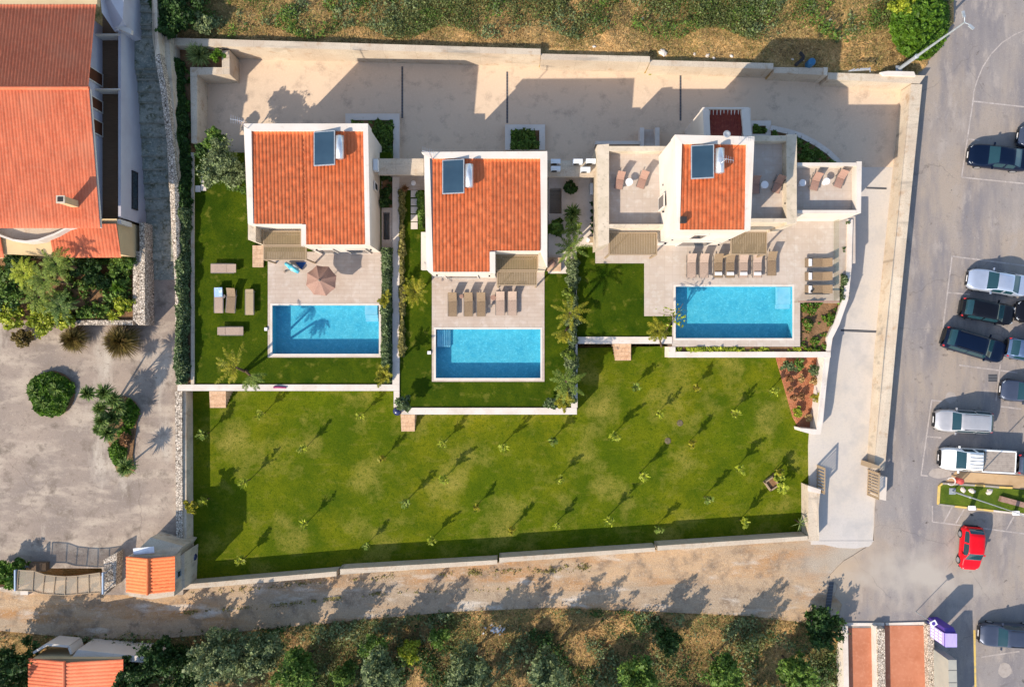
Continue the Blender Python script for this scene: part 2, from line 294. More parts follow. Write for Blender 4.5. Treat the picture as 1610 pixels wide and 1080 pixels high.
f_bush = leafmat('bright_bush_leaves', col(92, 130, 28, 0.75), col(62, 98, 18, 0.70), col(130, 156, 50, 0.80))
f_dry = leafmat('dry_grass_blades', col(214, 178, 116, .74), col(184, 146, 88, .68), col(232, 202, 142, .78), .5)
f_dryg = leafmat('olive_dry_grass', col(166, 154, 86, .68), col(132, 130, 66, .62), col(196, 178, 112, .7), .6)
f_shrub = leafmat('wild_shrub_leaves', col(118, 126, 66, .72), col(88, 102, 50, .66), col(160, 160, 104, .8), .5)
f_bark_red = leafmat('rust_dry_leaves', col(166, 118, 76, .66), col(132, 92, 56, .6), col(196, 150, 104, .74), .5)
f_thatch = leafmat('dead_stems', col(120, 96, 62, .6), col(92, 70, 44, .55), col(150, 124, 84, .65), .6)
f_pink = leafmat('pink_flowers', col(226, 150, 190, 1.01), col(200, 110, 160, 0.87), col(240, 200, 220, 1.16))

# ------------------------------------------------------------------ leaf geometry (numpy)
def quads(cen, size, updir=None, aspect=1.6, flat=.6):
    """one bent quad leaf at each centre; returns verts, faces"""
    n = len(cen); cen = np.asarray(cen, float)
    nrm = rng.normal(size=(n, 3)); nrm[:, 2] = np.abs(nrm[:, 2]) + flat
    nrm /= np.linalg.norm(nrm, axis=1)[:, None]
    t = rng.normal(size=(n, 3)); t -= nrm*np.sum(t*nrm, 1)[:, None]; t /= np.linalg.norm(t, axis=1)[:, None]
    b = np.cross(nrm, t); s = (size*rng.uniform(.25, 1.25, n)**1.0*rng.choice([.8, 1.1, 1.6], n, p=[.45, .4, .15]))[:, None]*1.25
    v = np.stack([cen - t*s*aspect/2, cen + b*s/2, cen + t*s*aspect/2, cen - b*s/2], 1)
    return v.reshape(-1, 3), np.arange(4*n).reshape(-1, 4)
def blades(base, direc, length, width, droop=0.0):
    """narrow tapering blades: base Nx3, direction Nx3; two segments (quad + tip quad)"""
    base = np.asarray(base, float); d = np.asarray(direc, float); n = len(base)
    d /= np.linalg.norm(d, axis=1)[:, None]; L_ = np.broadcast_to(length, (n,))[:, None]; w_ = np.broadcast_to(width, (n,))[:, None]
    side = np.cross(d, np.tile([0, 0, 1.0], (n, 1))) + rng.normal(size=(n, 3))*.15
    side /= np.linalg.norm(side, axis=1)[:, None] + 1e-9
    mid = base + d*L_*.55 + [0, 0, 0]; tip = base + d*L_; mid[:, 2] -= droop*L_[:, 0]*.25; tip[:, 2] -= droop*L_[:, 0]
    v = np.stack([base - side*w_*.35, base + side*w_*.35, mid + side*w_*.5, mid - side*w_*.5, tip + side*w_*.05, tip - side*w_*.05], 1).reshape(-1, 3)
    i = np.arange(n)[:, None]*6
    f = np.concatenate([i + [0, 1, 2, 3], i + [3, 2, 4, 5]], 1).reshape(-1, 4)
    return v, f
def cat(parts):
    vs, fs, o = [], [], 0
    for v, f in parts: vs.append(v); fs.append(f+o); o += len(v)
    return np.concatenate(vs), np.concatenate(fs)
def clump_crown(c, rx, ry, rz, nclump, nleaf, leaf, cr=.32, shell=.45):
    """leaves in many clumps spread unevenly through an ellipsoid, gaps between"""
    c = np.array(c, float); u = rng.normal(size=(nclump, 3)); u /= np.linalg.norm(u, axis=1)[:, None]
    u[:, 2] = np.where(u[:, 2] < -.35, -u[:, 2], u[:, 2])
    rad = rng.uniform(shell, 1.0, nclump)[:, None]*(1 + .22*np.sin(3*np.arctan2(u[:, 1], u[:, 0])+c[0])[:, None])
    cc = c + u*rad*[rx, ry, rz]; m_ = cr*(rx+ry)/2
    k = rng.integers(0, nclump, nleaf*nclump); g = rng.normal(size=(len(k), 3))
    g /= (np.linalg.norm(g, axis=1)[:, None]+1e-6); g *= (rng.uniform(0, 1, len(k))**.45)[:, None]*m_*rng.uniform(.55, 1.2, nclump)[k][:, None]
    pts = cc[k] + g*[1, 1, .75]
    v, f = quads(pts, leaf)
    return v, f, cc
def rosette(c, r, n, width, el0=-.1, el1=1.2, droop=.15):
    a = rng.uniform(0, 2*np.pi, n); e = rng.uniform(el0, el1, n)
    d = np.stack([np.cos(a)*np.cos(e), np.sin(a)*np.cos(e), np.sin(e)], 1)
    return blades(np.tile(c, (n, 1)) + d*.04, d, r*rng.uniform(.75, 1.1, n), width, droop)
def fronds(c, n, length, rise=.5, droop=.8, nl=22, lw=.05, ll=.38, amin=0, amax=2*math.pi, vee=.5):
    """pinnate palm crown: arching ribs with leaflets on both sides"""
    P = []; mids = []
    for i in range(n):
        a = amin + (amax-amin)*(i+rng.uniform(-.3, .3))/n; Ln = length*rng.uniform(.62, 1.12); r0 = rise*rng.uniform(.5, 1.4)
        t = np.linspace(.08, 1, nl); out = np.array([math.cos(a), math.sin(a), 0])
        x = t*Ln*np.cos(r0*(1-t*.2)); z = t*Ln*math.sin(r0) - droop*Ln*t**2.2*.6
        pts = np.array(c) + out[None]*x[:, None]; pts[:, 2] += z
        side = np.array([-out[1], out[0], 0]); ta = np.gradient(pts, axis=0); ta /= np.linalg.norm(ta, axis=1)[:, None]
        l_ = ll*np.sin(np.pi*np.clip(t*.85+.12, 0, 1))**.6
        for s_ in (1, -1):
            d = side[None]*s_ + ta*.75 + np.array([0, 0, vee*.3]) + rng.normal(size=(nl, 3))*.24
            P.append(blades(pts, d, l_*rng.uniform(.8, 1.1, nl), lw, .25))
        # rib
        P.append(blades(pts[:-1], pts[1:]-pts[:-1], np.linalg.norm(pts[1:]-pts[:-1], axis=1)*1.05, .035))
    return cat(P)

# ------------------------------------------------------------------ setting: ground and paved surfaces
def grid_region(name, rects, holes, zt, zb, m, kind='structure', zpix=None):
    """union of pixel rectangles minus holes, as one slab"""
    zp = zt if zpix is None else zpix
    xs = sorted({v for r_ in rects+holes for v in (r_[0], r_[2])}); ys = sorted({v for r_ in rects+holes for v in (r_[1], r_[3])})
    def inside(x, y): return any(a < x < c_ and b < y < d for a, b, c_, d in rects) and not any(a < x < c_ and b < y < d for a, b, c_, d in holes)
    mb = MB(); cell = {}
    for i in range(len(xs)-1):
        for j in range(len(ys)-1):
            cell[i, j] = inside((xs[i]+xs[i+1])/2, (ys[j]+ys[j+1])/2)
    for (i, j), ok in cell.items():
        if not ok: continue
        a, b = W(xs[i], ys[j], zp), W(xs[i+1], ys[j+1], zp); x0, x1, y1, y0 = a.x, b.x, a.y, b.y
        mb.add([(x0, y0, zt), (x1, y0, zt), (x1, y1, zt), (x0, y1, zt)], [(0, 1, 2, 3)])
        for di, dj, p, q in ((-1, 0, (x0, y1), (x0, y0)), (1, 0, (x1, y0), (x1, y1)), (0, -1, (x1, y1), (x0, y1)), (0, 1, (x0, y0), (x1, y0))):
            if not cell.get((i+di, j+dj), False):
                mb.add([(p[0], p[1], zb), (q[0], q[1], zb), (q[0], q[1], zt), (p[0], p[1], zt)], [(0, 1, 2, 3)])
    o = mb.build(name, m)
    if kind: o['kind'] = kind
    return o
def noise2(x, y, s=1.0, seed=0):
    """fractal value noise, roughly -1..1"""
    x = np.asarray(x, float)*s*.55; y = np.asarray(y, float)*s*.55; z = np.zeros_like(x); amp = 1.0; tot = 0
    for k in range(5):
        lat = np.random.default_rng(seed*17+k).uniform(-1, 1, (256, 256)); a = .7+k*.9; u = x*math.cos(a)-y*math.sin(a)+61.3*k; v = x*math.sin(a)+y*math.cos(a)+17.9*k
        iu = np.floor(u).astype(int); iv = np.floor(v).astype(int); fu = u-iu; fv = v-iv; fu = fu*fu*(3-2*fu); fv = fv*fv*(3-2*fv); iu &= 255; iv &= 255; i2 = (iu+1) & 255; j2 = (iv+1) & 255
        z += amp*((lat[iu, iv]*(1-fu)+lat[i2, iv]*fu)*(1-fv)+(lat[iu, j2]*(1-fu)+lat[i2, j2]*fu)*fv); tot += amp; amp *= .6; x = x*2.03; y = y*2.03
    return z/tot*2.0
def terrain(name, x0, x1, y0, y1, step, zf, m):
    nx = int((x1-x0)/step)+1; ny = int((y1-y0)/step)+1
    X, Y = np.meshgrid(np.linspace(x0, x1, nx), np.linspace(y0, y1, ny)); Z = zf(X, Y)
    v = np.stack([X, Y, Z], -1).reshape(-1, 3); i = np.arange(nx*ny).reshape(ny, nx)
    f = np.stack([i[:-1, :-1], i[:-1, 1:], i[1:, 1:], i[1:, :-1]], -1).reshape(-1, 4)
    o = mesh_obj(name, v, f, m, smooth=True); o['kind'] = 'structure'; return o

g = MB(); g.add([(-600, -600, -3.2), (600, -600, -3.2), (600, 600, -3.2), (-600, 600, -3.2)], [(0, 1, 2, 3)])
struct(g.build('ground', m_scrub))
# courtyard behind the villas, deep drop between it and the hill
ZC = -1.7
struct(MB().pp([(300, 90, ZC), (1420, 110, ZC), (1405, 262, ZC), (1405, 263, ZC), (1290, 263, ZC), (1250, 300, ZC), (300, 330, ZC)], -2.8).build('courtyard', m_court))
# driveway running down to the gate
dv = MB(); ys_ = [263, 380, 560, 700, 856]
lx = {263: 1265, 380: 1270, 560: 1280, 700: 1272, 856: 1275}; rx_ = {263: 1408, 380: 1400, 560: 1392, 700: 1384, 856: 1372}; zz = {263: -1.7, 380: -1.7, 560: -1.66, 700: -1.5, 856: -1.238}
for a, b in zip(ys_[:-1], ys_[1:]):
    dv.prism([W(lx[a], a, zz[a]), W(rx_[a], a, zz[a]), W(rx_[b], b, zz[b]), W(lx[b], b, zz[b])], -2.8)
struct(dv.build('driveway', m_drive))
struct(MB().prism([W(x, y, -1.228) for x, y in ((1270, 850), (1376, 850), (1366, 859), (1345, 862), (1318, 861), (1290, 855))], -2.8).build('driveway_apron', m_drive))
# lower lawn
struct(MB().pp([(286, 560, ZC), (1262, 540, ZC), (1283, 700, ZC), (1276, 856, ZC), (286, 926, ZC)], -2.9).build('lawn', m_lawn))
# dirt road
RD = -1.288
rd = [(-60, 985), (-60, 930), (160, 905), (285, 925), (530, 903), (785, 884), (1030, 864), (1275, 848), (1378, 850), (1368, 866), (1345, 885), (1335, 910), (1332, 950), (1335, 985), (1326, 986), (1180, 968), (1000, 960), (860, 955), (700, 962), (560, 975), (400, 990), (250, 1004), (120, 1003)]
struct(MB().pp([(x, y, RD) for x, y in rd], -2.9).build('road', m_dirt))
# parking lot, one gently tilted sheet
pk = [(1440, 128), (1441, 60), (1460, -120), (1850, -120), (1850, 1250), (1330, 1250), (1326, 985), (1318, 968), (1324, 950), (1312, 936), (1318, 920), (1304, 905), (1316, 892), (1326, 882), (1340, 874), (1352, 866), (1362, 860), (1374, 850), (1376, 800), (1384, 740), (1400, 540)]
struct(MB().prism([GP(x, y) for x, y in pk], -3.0).build('parking_lot', m_asphalt))
# old concrete yard on the left and the stepped passage
struct(MB().pp([(-80, 512, -.6), (286, 430, -.6), (289, 700, -.6), (288, 935, -.6), (165, 935, -.6), (160, 893, -.6), (-80, 893, -.6)], -2.9).build('yard', m_yard))
st = MB(); lines = [440, 410, 331, 312, 289, 267, 246, 216, 194, 162, 145, 126, 117, 109, 58, 46, 39, 19, 6, -20, -60]
zs = -.59
for i in range(len(lines)-1):
    zs += .155
    if i == 0: zs = -.55
    st.bp(170, lines[i+1], np.interp((lines[i]+lines[i+1])/2, [0, 100, 200, 440], [246, 258, 270, 292]), lines[i], zs, -2.8)
struct(st.build('stepped_path', m_step))
edg = MB(); zs = -.55
for i in range(1, len(lines)-1):
    zs += .155
    t0 = 205 + (lines[i]/440)*20; t1 = 238 + (lines[i]/440)*30
    edg.bp(t0, lines[i]-2.0, t1+12, lines[i]+.6, zs+.012, zs-.1)
struct(edg.build('step_nosings', m_nose))
# hillside behind the villas
def ztop(px): return np.interp(px, [255, 848, 852, 1020, 1024, 1214, 1218, 1300, 1304, 1460], [.9, .9, .6, .6, .3, .3, 0, 0, -.1, -.1])
def hill_z(X, Y):
    px = X*20.2+CX; base = ztop(px)*.7 - .35; yb = np.interp(px, [255, 849, 851, 1021, 1023, 1215, 1217, 1301, 1303, 1455], [23.66, 22.79, 22.53, 22.32, 22.16, 21.9, 21.7, 21.65, 21.3, 21.1])-.22
    d = np.clip(Y-yb, 0, 60)
    off_ = px > 1456+(118-(CY-Y*20.3))*.60+3*np.sin(Y*2.3)
    return np.where((Y < yb-.05) | off_, -2.75, base + d*.075 + noise2(X, Y, .9, 3)*.16*np.clip(d, 0, 1.2) - np.clip((px-1380)/60, 0, 1)*(.35+d*.07))
terrain('hillside', W(255, 0, 0).x, W(1508, 0, 0).x, 20.7, 37, .25, hill_z, m_scrub)
# scrub land south of the dirt road
def south_z(X, Y):
    yb = np.interp(X*19.5+CX, [-100, 120, 400, 700, 860, 1180, 1330], [-23.3, -23.4, -22.8, -21.5, -21.1, -21.8, -22.6])
    d = np.clip(yb-Y, -1.5, 40)
    return np.where(d < 0, RD-.25+.0*X, RD - .03 - np.clip(d, 0, 3)*.28 - np.clip(d-3, 0, 30)*.02 + noise2(X, Y, 1.1, 5)*.14*np.clip(d, 0, 1))
terrain('scrub_ground', W(-60, 0, -2).x, W(1326, 0, -1.4).x, -40, -20.3, .25, south_z, m_scrub)

# ------------------------------------------------------------------ villa gardens, decks and pools
P1 = (428, 480, 596, 556.5); P2 = (685, 517.5, 850, 594.5); P3 = (1062, 450.5, 1246, 532)
D1 = (421, 396, 601, 562); D2 = (679, 428, 856, 600)
grid_region('lawn', [(303, 240, 614, 604)], [D1, (600, 270, 614, 430)], -.05, -2.4, m_garden)
grid_region('lawn', [(628, 272, 862, 640), (856, 430, 898, 640)], [D2], -.05, -2.4, m_garden)
D3 = [(936, 340, 1345, 414), (1013, 414, 1335, 450), (1013, 450, 1057, 497), (1057, 450, 1258, 545), (1258, 450, 1320, 476)]
grid_region('lawn', [(907, 388, 1057, 530)], D3, -.05, -2.4, m_garden)
grid_region('patio', [D1], [P1], 0, -2.3, m_deck)
grid_region('patio', [D2], [P2], 0, -2.3, m_deck)
grid_region('patio', D3, [P3], 0, -2.3, m_deck3)
grid_region('path', [(862, 262, 936, 388), (862, 388, 906, 430)], [(864, 296, 883, 336)], -.02, -2.3, m_coping)
grid_region('path', [(600, 262, 628, 390)], [(602, 334, 612.5, 377), (600.5, 278, 617, 327)], -.02, -2.3, m_deck)

m_basin = M('pool_mosaic', col(88, 196, 216, .70), .5, [(.7, col(76, 188, 212, .68), .4, .65, 3), (7, col(104, 212, 232, .76), .5, .7, 4), (14, col(52, 168, 206, .62), .52, .72, 3)])
def water_mat():
    m = bpy.data.materials.new('pool_water'); m.use_nodes = True; n = m.node_tree; N = n.nodes; L = n.links; N.remove(N['Principled BSDF']); out = N['Material Output']
    tr = N.new('ShaderNodeBsdfTransparent'); tr.inputs[0].default_value = (.62, .93, .985, 1)
    gl = N.new('ShaderNodeBsdfGlossy'); gl.inputs['Roughness'].default_value = .04; fr = N.new('ShaderNodeMath'); fr.operation = 'MULTIPLY_ADD'; fr.inputs[1].default_value = .6; fr.inputs[2].default_value = .03; lw_ = N.new('ShaderNodeLayerWeight'); pw_ = N.new('ShaderNodeMath'); pw_.operation = 'POWER'; pw_.inputs[1].default_value = 4.0; L.new(lw_.outputs['Facing'], pw_.inputs[0]); L.new(pw_.outputs[0], fr.inputs[0])
    tc = N.new('ShaderNodeTexCoord'); nz = N.new('ShaderNodeTexNoise'); nz.inputs['Scale'].default_value = 5; nz.inputs['Detail'].default_value = 3; nz.inputs['Distortion'].default_value = .6
    L.new(tc.outputs['Object'], nz.inputs['Vector']); bm = N.new('ShaderNodeBump'); bm.inputs['Strength'].default_value = .8; bm.inputs['Distance'].default_value = .06
    L.new(nz.outputs['Fac'], bm.inputs['Height']); L.new(bm.outputs[0], gl.inputs['Normal'])
    # ripple light painted in: a cell pattern lightens and darkens the water tint
    wv = N.new('ShaderNodeTexVoronoi'); wv.feature = 'SMOOTH_F1'; wv.inputs['Scale'].default_value = 3.4; wv.inputs['Smoothness'].default_value = .6
    dn = N.new('ShaderNodeTexNoise'); dn.inputs['Scale'].default_value = 1.4; dn.inputs['Detail'].default_value = 3
    mxv = N.new('ShaderNodeMix'); mxv.data_type = 'RGBA'; mxv.inputs['Factor'].default_value = .35; L.new(tc.outputs['Object'], dn.inputs['Vector'])
    L.new(tc.outputs['Object'], mxv.inputs['A']); L.new(dn.outputs['Color'], mxv.inputs['B']); L.new(mxv.outputs['Result'], wv.inputs['Vector'])
    cr = N.new('ShaderNodeMapRange'); cr.inputs['From Min'].default_value = 0; cr.inputs['From Max'].default_value = .55; cr.inputs['To Min'].default_value = 0; cr.inputs['To Max'].default_value = 1
    L.new(wv.outputs['Distance'], cr.inputs['Value'])
    tm = N.new('ShaderNodeMix'); tm.data_type = 'RGBA'; tm.inputs['A'].default_value = (.66, .88, .94, 1); tm.inputs['B'].default_value = (.95, .985, .99, 1)
    L.new(cr.outputs[0], tm.inputs['Factor']); L.new(tm.outputs['Result'], tr.inputs[0])
    ms = N.new('ShaderNodeMixShader'); L.new(fr.outputs[0], ms.inputs[0]); L.new(tr.outputs[0], ms.inputs[1]); L.new(gl.outputs[0], ms.inputs[2]); L.new(ms.outputs[0], out.inputs['Surface'])
    return m
m_water = water_mat()
m_psteps = M('pool_steps', col(140, 206, 226, .74), .6)
def pool(rect, label, depth, stepf):
    x0, y0, x1, y1 = rect; a, b = W(x0, y0, 0), W(x1, y1, 0)
    t = thing('swimming_pool', label, 'swimming pool', ((a.x+b.x)/2, (a.y+b.y)/2, 0), 'pools of the three villas')
    mb = MB(); X0, X1, Y1, Y0 = a.x+.012, b.x-.012, a.y-.012, b.y+.012
    v = [(X0, Y0, -depth), (X1, Y0, -depth), (X1, Y1, -depth), (X0, Y1, -depth), (X0, Y0, .004), (X1, Y0, .004), (X1, Y1, .004), (X0, Y1, .004)]
    mb.add(v, [(0, 1, 2, 3), (4, 5, 1, 0), (5, 6, 2, 1), (6, 7, 3, 2), (7, 4, 0, 3)]); mb.build('basin', m_basin, t)
    e = .002
    nx, ny = 2, 2
    MB().add([(X0+e, Y0+e, -.12), (X1-e, Y0+e, -.12), (X1-e, Y1-e, -.12), (X0+e, Y1-e, -.12)], [(0, 1, 2, 3)]).build('water', m_water, t)
    cp = MB(); k = .16
    for r_ in ((X0-k, Y1, X1+k, Y1+k), (X0-k, Y0-k, X1+k, Y0), (X0-k, Y0, X0, Y1), (X1, Y0, X1+k, Y1)):
        cp.box(((r_[0]+r_[2])/2, (r_[1]+r_[3])/2, .0), (r_[2]-r_[0], r_[3]-r_[1], .036))
    cp.build('coping', m_coping, t)
    s_ = MB(); stepf(s_, X0, X1, Y0, Y1); s_.build('entry_steps', m_psteps, t)
    return t
def st1(s_, X0, X1, Y0, Y1):
    for k in range(3): s_.box((X1-.5-.17+.0, Y1-.35-.26*k-.14*0, -.28-.2*k-.25), (.98, .7-.0*k, .5)) if k == 0 else s_.box((X1-.67, Y1-.72-.26*(k-1)-.13, -.28-.2*k-.2), (.98, .26, .4))
def st2(s_, X0, X1, Y0, Y1):
    for k in range(7): s_.box((X0+.08+.14*k+.07, Y1-.7, -.24-.1*k-.2), (.138, 1.36, .4))
def st3(s_, X0, X1, Y0, Y1):
    s_.box((X1-.55, Y1-.7, -.5), (1.06, 1.36, .4)); s_.box((X1-.55, Y1-1.55, -.68), (1.06, .32, .34))
pool(P1, 'blue pool of the left villa with a palm shadow across its water', 1.05, st1)
pool(P2, 'blue pool of the middle villa with white corner steps at its upper left', 1.05, st2)
pool(P3, 'widest blue pool, below the row of seven loungers of the right villa', 1.05, st3)

# low white garden walls
def wallthing(label, pieces, m=None, name='garden_wall', grp=None):
    mb = MB()
    for p in pieces: mb.bp(*p) if len(p) == 6 else mb.pp(p[0], p[1])
    return tag(mb.build(name, m or m_coping), label, 'wall', grp)
wallthing('long white wall under the left villa garden, lined by the palm', [(279, 604.5, 628, 614.5, .06, -2.6)])
wallthing('white wall between the left and middle villa gardens beside the clipped hedge', [(617, 278, 628, 604.3, .06, -2.6), (619, 614.7, 628, 641, .06, -2.6)])
wallthing('white wall under the middle villa garden above the lower lawn', [(628.2, 641, 907, 651.5, .06, -2.6)])
wallthing('narrow white wall right of the middle villa garden with palms along it', [(898, 541, 908, 640.8, .06, -2.6), (899.5, 395, 906.5, 540.8, .05, -2.4)])
wallthing('white wall under the small square lawn of the right villa', [(908.2, 529.5, 1056.8, 540.5, .04, -2.6)])
wallthing('L-shaped white wall below the planting strip of the widest pool', [(1052, 545.2, 1062, 562, .03, -2.6), (1062, 553, 1306, 562, .02, -2.6)])
wallthing('bent white wall beside the driveway, right of the planted beds', [([(1333, 345, .1), (1341, 345, .1), (1339, 420, .1), (1334, 470, .1), (1320, 510, .1), (1309, 532, .1), (1306, 552, .1), (1300, 552, .1), (1301, 530, .1), (1312, 506, .1), (1326, 468, .1), (1331, 420, .1)], -2.4)])
wallthing('white wall between the red soil bed and the driveway', [([(1296, 562, -.1), (1305, 562, -.1), (1300, 600, -.2), (1294, 664, -.25), (1290, 683, -.25), (1278, 683, -.25), (1260, 678, -.25), (1259, 673, -.25), (1284, 675, -.25), (1286, 650, -.25)], -2.6)])
wallthing('thin grey retaining edge beside the ivy hedge of the left villa', [(300, 240, 305, 604, .1, -2.4)], m_rawconc)
# steps down to the lower lawn
def garden_steps(x0, x1, y0, n, label):
    mb = MB(); z = 0
    for i in range(n):
        z = -.0 - (i+1)*1.62/n; mb.bp(x0+i*.2, y0+i*(26/n)*.985, x1, y0+(i+1)*(26/n), z+.05, -2.4)
    return tag(mb.build('garden_steps', m_stepst), label, 'steps', 'stone steps down to the lower lawn')
m_stepst = M('sandstone_steps', col(228, 190, 154, .7), .9, [(2.5, col(206, 164, 128, .68), .45, .65, 5), (9, col(238, 208, 176, .7), .5, .75, 4)], (14, .4, .03))
add_lines(m_stepst, .5, .35, .02, col(180, 146, 116, .6), .5, 0, .6)
garden_steps(329, 355, 615, 6, 'sandstone steps descending below the left villa garden wall')
garden_steps(630, 652, 652, 6, 'sandstone steps descending below the middle villa garden wall')
garden_steps(966, 992, 540.7, 6, 'sandstone steps descending below the square lawn of the right villa')

# lower boundary wall, four stepped lengths
segs = [([(284.7, 919), (529, 898), (529, 905.5), (283, 927)], -.38), ([(534.7, 894.4), (781.7, 880), (781.7, 886.6), (534.7, 903)], -.32), ([(785, 876.6), (1030, 860.4), (1030, 866.6), (785, 884.4)], -.27), ([(1034, 857.8), (1270, 842.5), (1270, 849), (1034, 865.4)], -.22)]
for i, (p, z) in enumerate(segs):
    wl = thing('boundary_wall', ['pale boundary wall length from the tiled gatehouse along the dirt road', 'pale boundary wall length, second from the tiled gatehouse', 'pale boundary wall length, third from the tiled gatehouse', 'pale boundary wall length meeting the driveway gate pillar'][i], 'wall', W(p[0][0], p[0][1], z), 'stepped boundary wall lengths below the lawn')
    MB().pp([(x, y, z) for x, y in p], -2.9).build('wall', m_rawconc, wl)
    (a, b), (c_, d) = p[0], p[1]
    MB().pp([(a, b-2.2, z-.5), (c_, d-2.2, z-.5), (c_, d-.1, z-.5), (a, b-.1, z-.5)], -2.9).build('footing', m_kerb, wl)
# wall on the left of the lower lawn + pebble stone walls
wallthing('long pebble stone wall between the old yard and the lower lawn', [([(275, 615, -.2), (286, 615, -.2), (287, 862, -.3), (277, 862, -.3)], -2.4)], m_stone, 'stone_wall')
wallthing('grey rendered retaining wall along the left edge of the lower lawn', [([(286.6, 615, -.42), (292.5, 615, -.42), (293.5, 905, -.42), (287.8, 905, -.42)], -2.6)], m_rawconc)
wallthing('curving pebble stone wall between the stepped passage and ivy hedge', [([(243, 88, 2.6), (251, 84, 2.6), (262, 140, 2.3), (272, 220, 1.7), (281, 300, 1.2), (285, 440, .5), (284, 604, .2), (276, 604, .2), (275, 440, .5), (268, 340, .9), (262, 220, 1.6), (252, 140, 2.2)], -2.2)], m_stone, 'stone_wall')
wallthing('smooth concrete wall above the passage beside dark ivy', [([(238, -30, 3.0), (246, -30, 3.0), (248, 60, 2.9), (252, 84, 2.6), (244, 88, 2.6), (240, 60, 2.9)], -2)], m_rawconc)
wallthing('grey coping ledge between the pebble wall and the upper ivy', [([(252, -30, 2.0), (259, -30, 2.0), (266, 60, 1.8), (270, 120, 1.6), (284, 300, .9), (281, 300, .9), (264, 140, 1.6), (256, 60, 1.8)], -2)], m_rawconc)
# old garden bed by the left house
wallthing('pebble stone wall at the right of the palm garden bed', [([(209, 395, .75), (219, 395, .75), (219, 512, .75), (209, 503, .75)], -1), ([(219.3, 350, .95), (227, 350, .95), (228, 511, .95), (219.3, 511, .95)], -1)], m_stone, 'stone_wall')
wallthing('low pebble stone wall under the palm garden bed', [(60, 503.5, 209, 511, .5, -1)], m_stone, 'stone_wall')
struct(MB().bp(-80, 395, 209, 503.3, .25, -1).build('garden_bed', m_soil))

# big retaining wall behind the courtyard
def px_wall(pts, zt, zb, m, name, label, grp=None):
    return tag(MB().pp([(x, y, zt) for x, y in pts], zb).build(name, m), label, 'wall', grp)
g_ = 'stepped retaining wall lengths behind the courtyard'
px_wall([(262, 59.5), (850, 77.2), (850, 86.5), (262, 71)], .9, -2.6, m_rawconc, 'retaining_wall', 'longest and tallest pale retaining wall length above the courtyard', g_)
px_wall([(850.3, 84.8), (1021.8, 89), (1021.8, 98), (850.3, 94)], .6, -2.6, m_rawconc, 'retaining_wall', 'retaining wall length starting right of the tallest one', g_)
px_wall([(1022.2, 94.6), (1216, 99.8), (1216, 109), (1022.2, 103.5)], .3, -2.6, m_rawconc, 'retaining_wall', 'retaining wall length with its right half in shade', g_)
px_wall([(1216.4, 106), (1301, 107), (1301, 118.5), (1216.4, 115)], .0, -2.6, m_rawconc, 'retaining_wall', 'short fully shaded retaining wall length behind the right villa', g_)
px_wall([(1295, 106), (1301.5, 106.5), (1301, 119), (1295, 118)], .1, -2.0, m_lime, 'wall_pillar', 'small pale pillar on the retaining wall near the street lamp')
px_wall([(1301.8, 114.5), (1455, 119), (1446, 132), (1301.8, 125)], -.1, -2.6, m_rawconc, 'retaining_wall', 'sunlit retaining wall length at the corner by the street lamp', g_)
tag(MB().pp([(1433, 132.5, -.05), (1450, 133, -.05), (1409, 540, -.05), (1391, 740, -.2), (1374, 738, -.2), (1391, 540, -.05)], -2.6).build('boundary_wall', m_rawconc), 'long straight wall between the driveway and the parking lot', 'wall')
hl = MB()
for i in range(24):
    for (x, y, zt) in []: pass
gh = thing('gatehouse_wall', 'pale gate pillar wall left of the driveway mouth', 'wall', W(1275, 800, -1.5))
MB().pp([(1271, 764, -.2), (1290, 770, -.2), (1287, 800, -.2), (1288, 850, -.3), (1271, 850, -.3)], -2.4).build('wall', m_rawconc, gh)
MB().pp([(1270.5, 763, -.12), (1291, 769.5, -.12), (1290, 776, -.12), (1270.5, 772, -.12)], -.195).build('cap', m_coping, gh)
wallthing('pale low wall right of the driveway mouth beside the slatted gate', [([(1383, 748, -.25), (1395, 750, -.25), (1393, 787, -.25), (1380, 784, -.25)], -1.8)], m_coping)
# planter walls left of the courtyard
wallthing('L-shaped pale wall enclosing the agave corner by the courtyard', [([(299, 106, .45), (361, 106.5, .45), (361, 117, .45), (310, 118, .45), (310, 225, .3), (301, 225, .3)], -2.4), ([(349, 80.5, .5), (360.5, 79, .5), (360.8, 106, .5), (349, 106, .5)], -2.4)], m_rawconc)
struct(MB().bp(262, 70, 349, 106, -.05, -2.4).build('garden_bed', m_soil))
struct(MB().pp([(262, 106, -.1), (300, 106, -.1), (302, 330, -.1), (300, 604, -.1), (278, 604, -.1), (276, 440, -.1), (266, 200, -.1)], -2.4).build('garden_bed', m_soil))
# planters in the court
def planter(rects, inner, label):
    t = thing('planter', label, 'planter', W((rects[0][0]+rects[0][2])/2, (rects[0][1]+rects[0][3])/2, ZC))
    xs0 = inner
    mb = MB(); x0, y0, x1, y1 = rects[0]; a0, b0, a1, b1 = inner
    z = -1.3
    for q in ((x0, y0, x1, b0), (x0, b1, x1, y1), (x0, b0, a0, b1), (a1, b0, x1, b1)):
        if q[2]-q[0] > .2 and q[3]-q[1] > .2: mb.bp(*q, z, -2)
    mb.build('rim', m_white, t); MB().bp(a0, b0, a1, b1, -1.45, -2).build('soil', m_soil, t)
    return t
planter([(543, 179, 628, 250)], (552, 189, 618, 249.5), 'white rimmed planter behind the left villa with dark shrubs')
planter([(794, 196, 857, 236)], (803, 205, 848, 235.5), 'white rimmed planter behind the middle villa with shrubs')
planter([(1180, 190, 1212, 214)], (1183, 198, 1204, 211), 'small white planter box beside the maroon roofed annex')
cw = MB(); arc = [(1213, 197), (1240, 203), (1262, 210), (1285, 222), (1305, 236), (1322, 252), (1332, 262)]
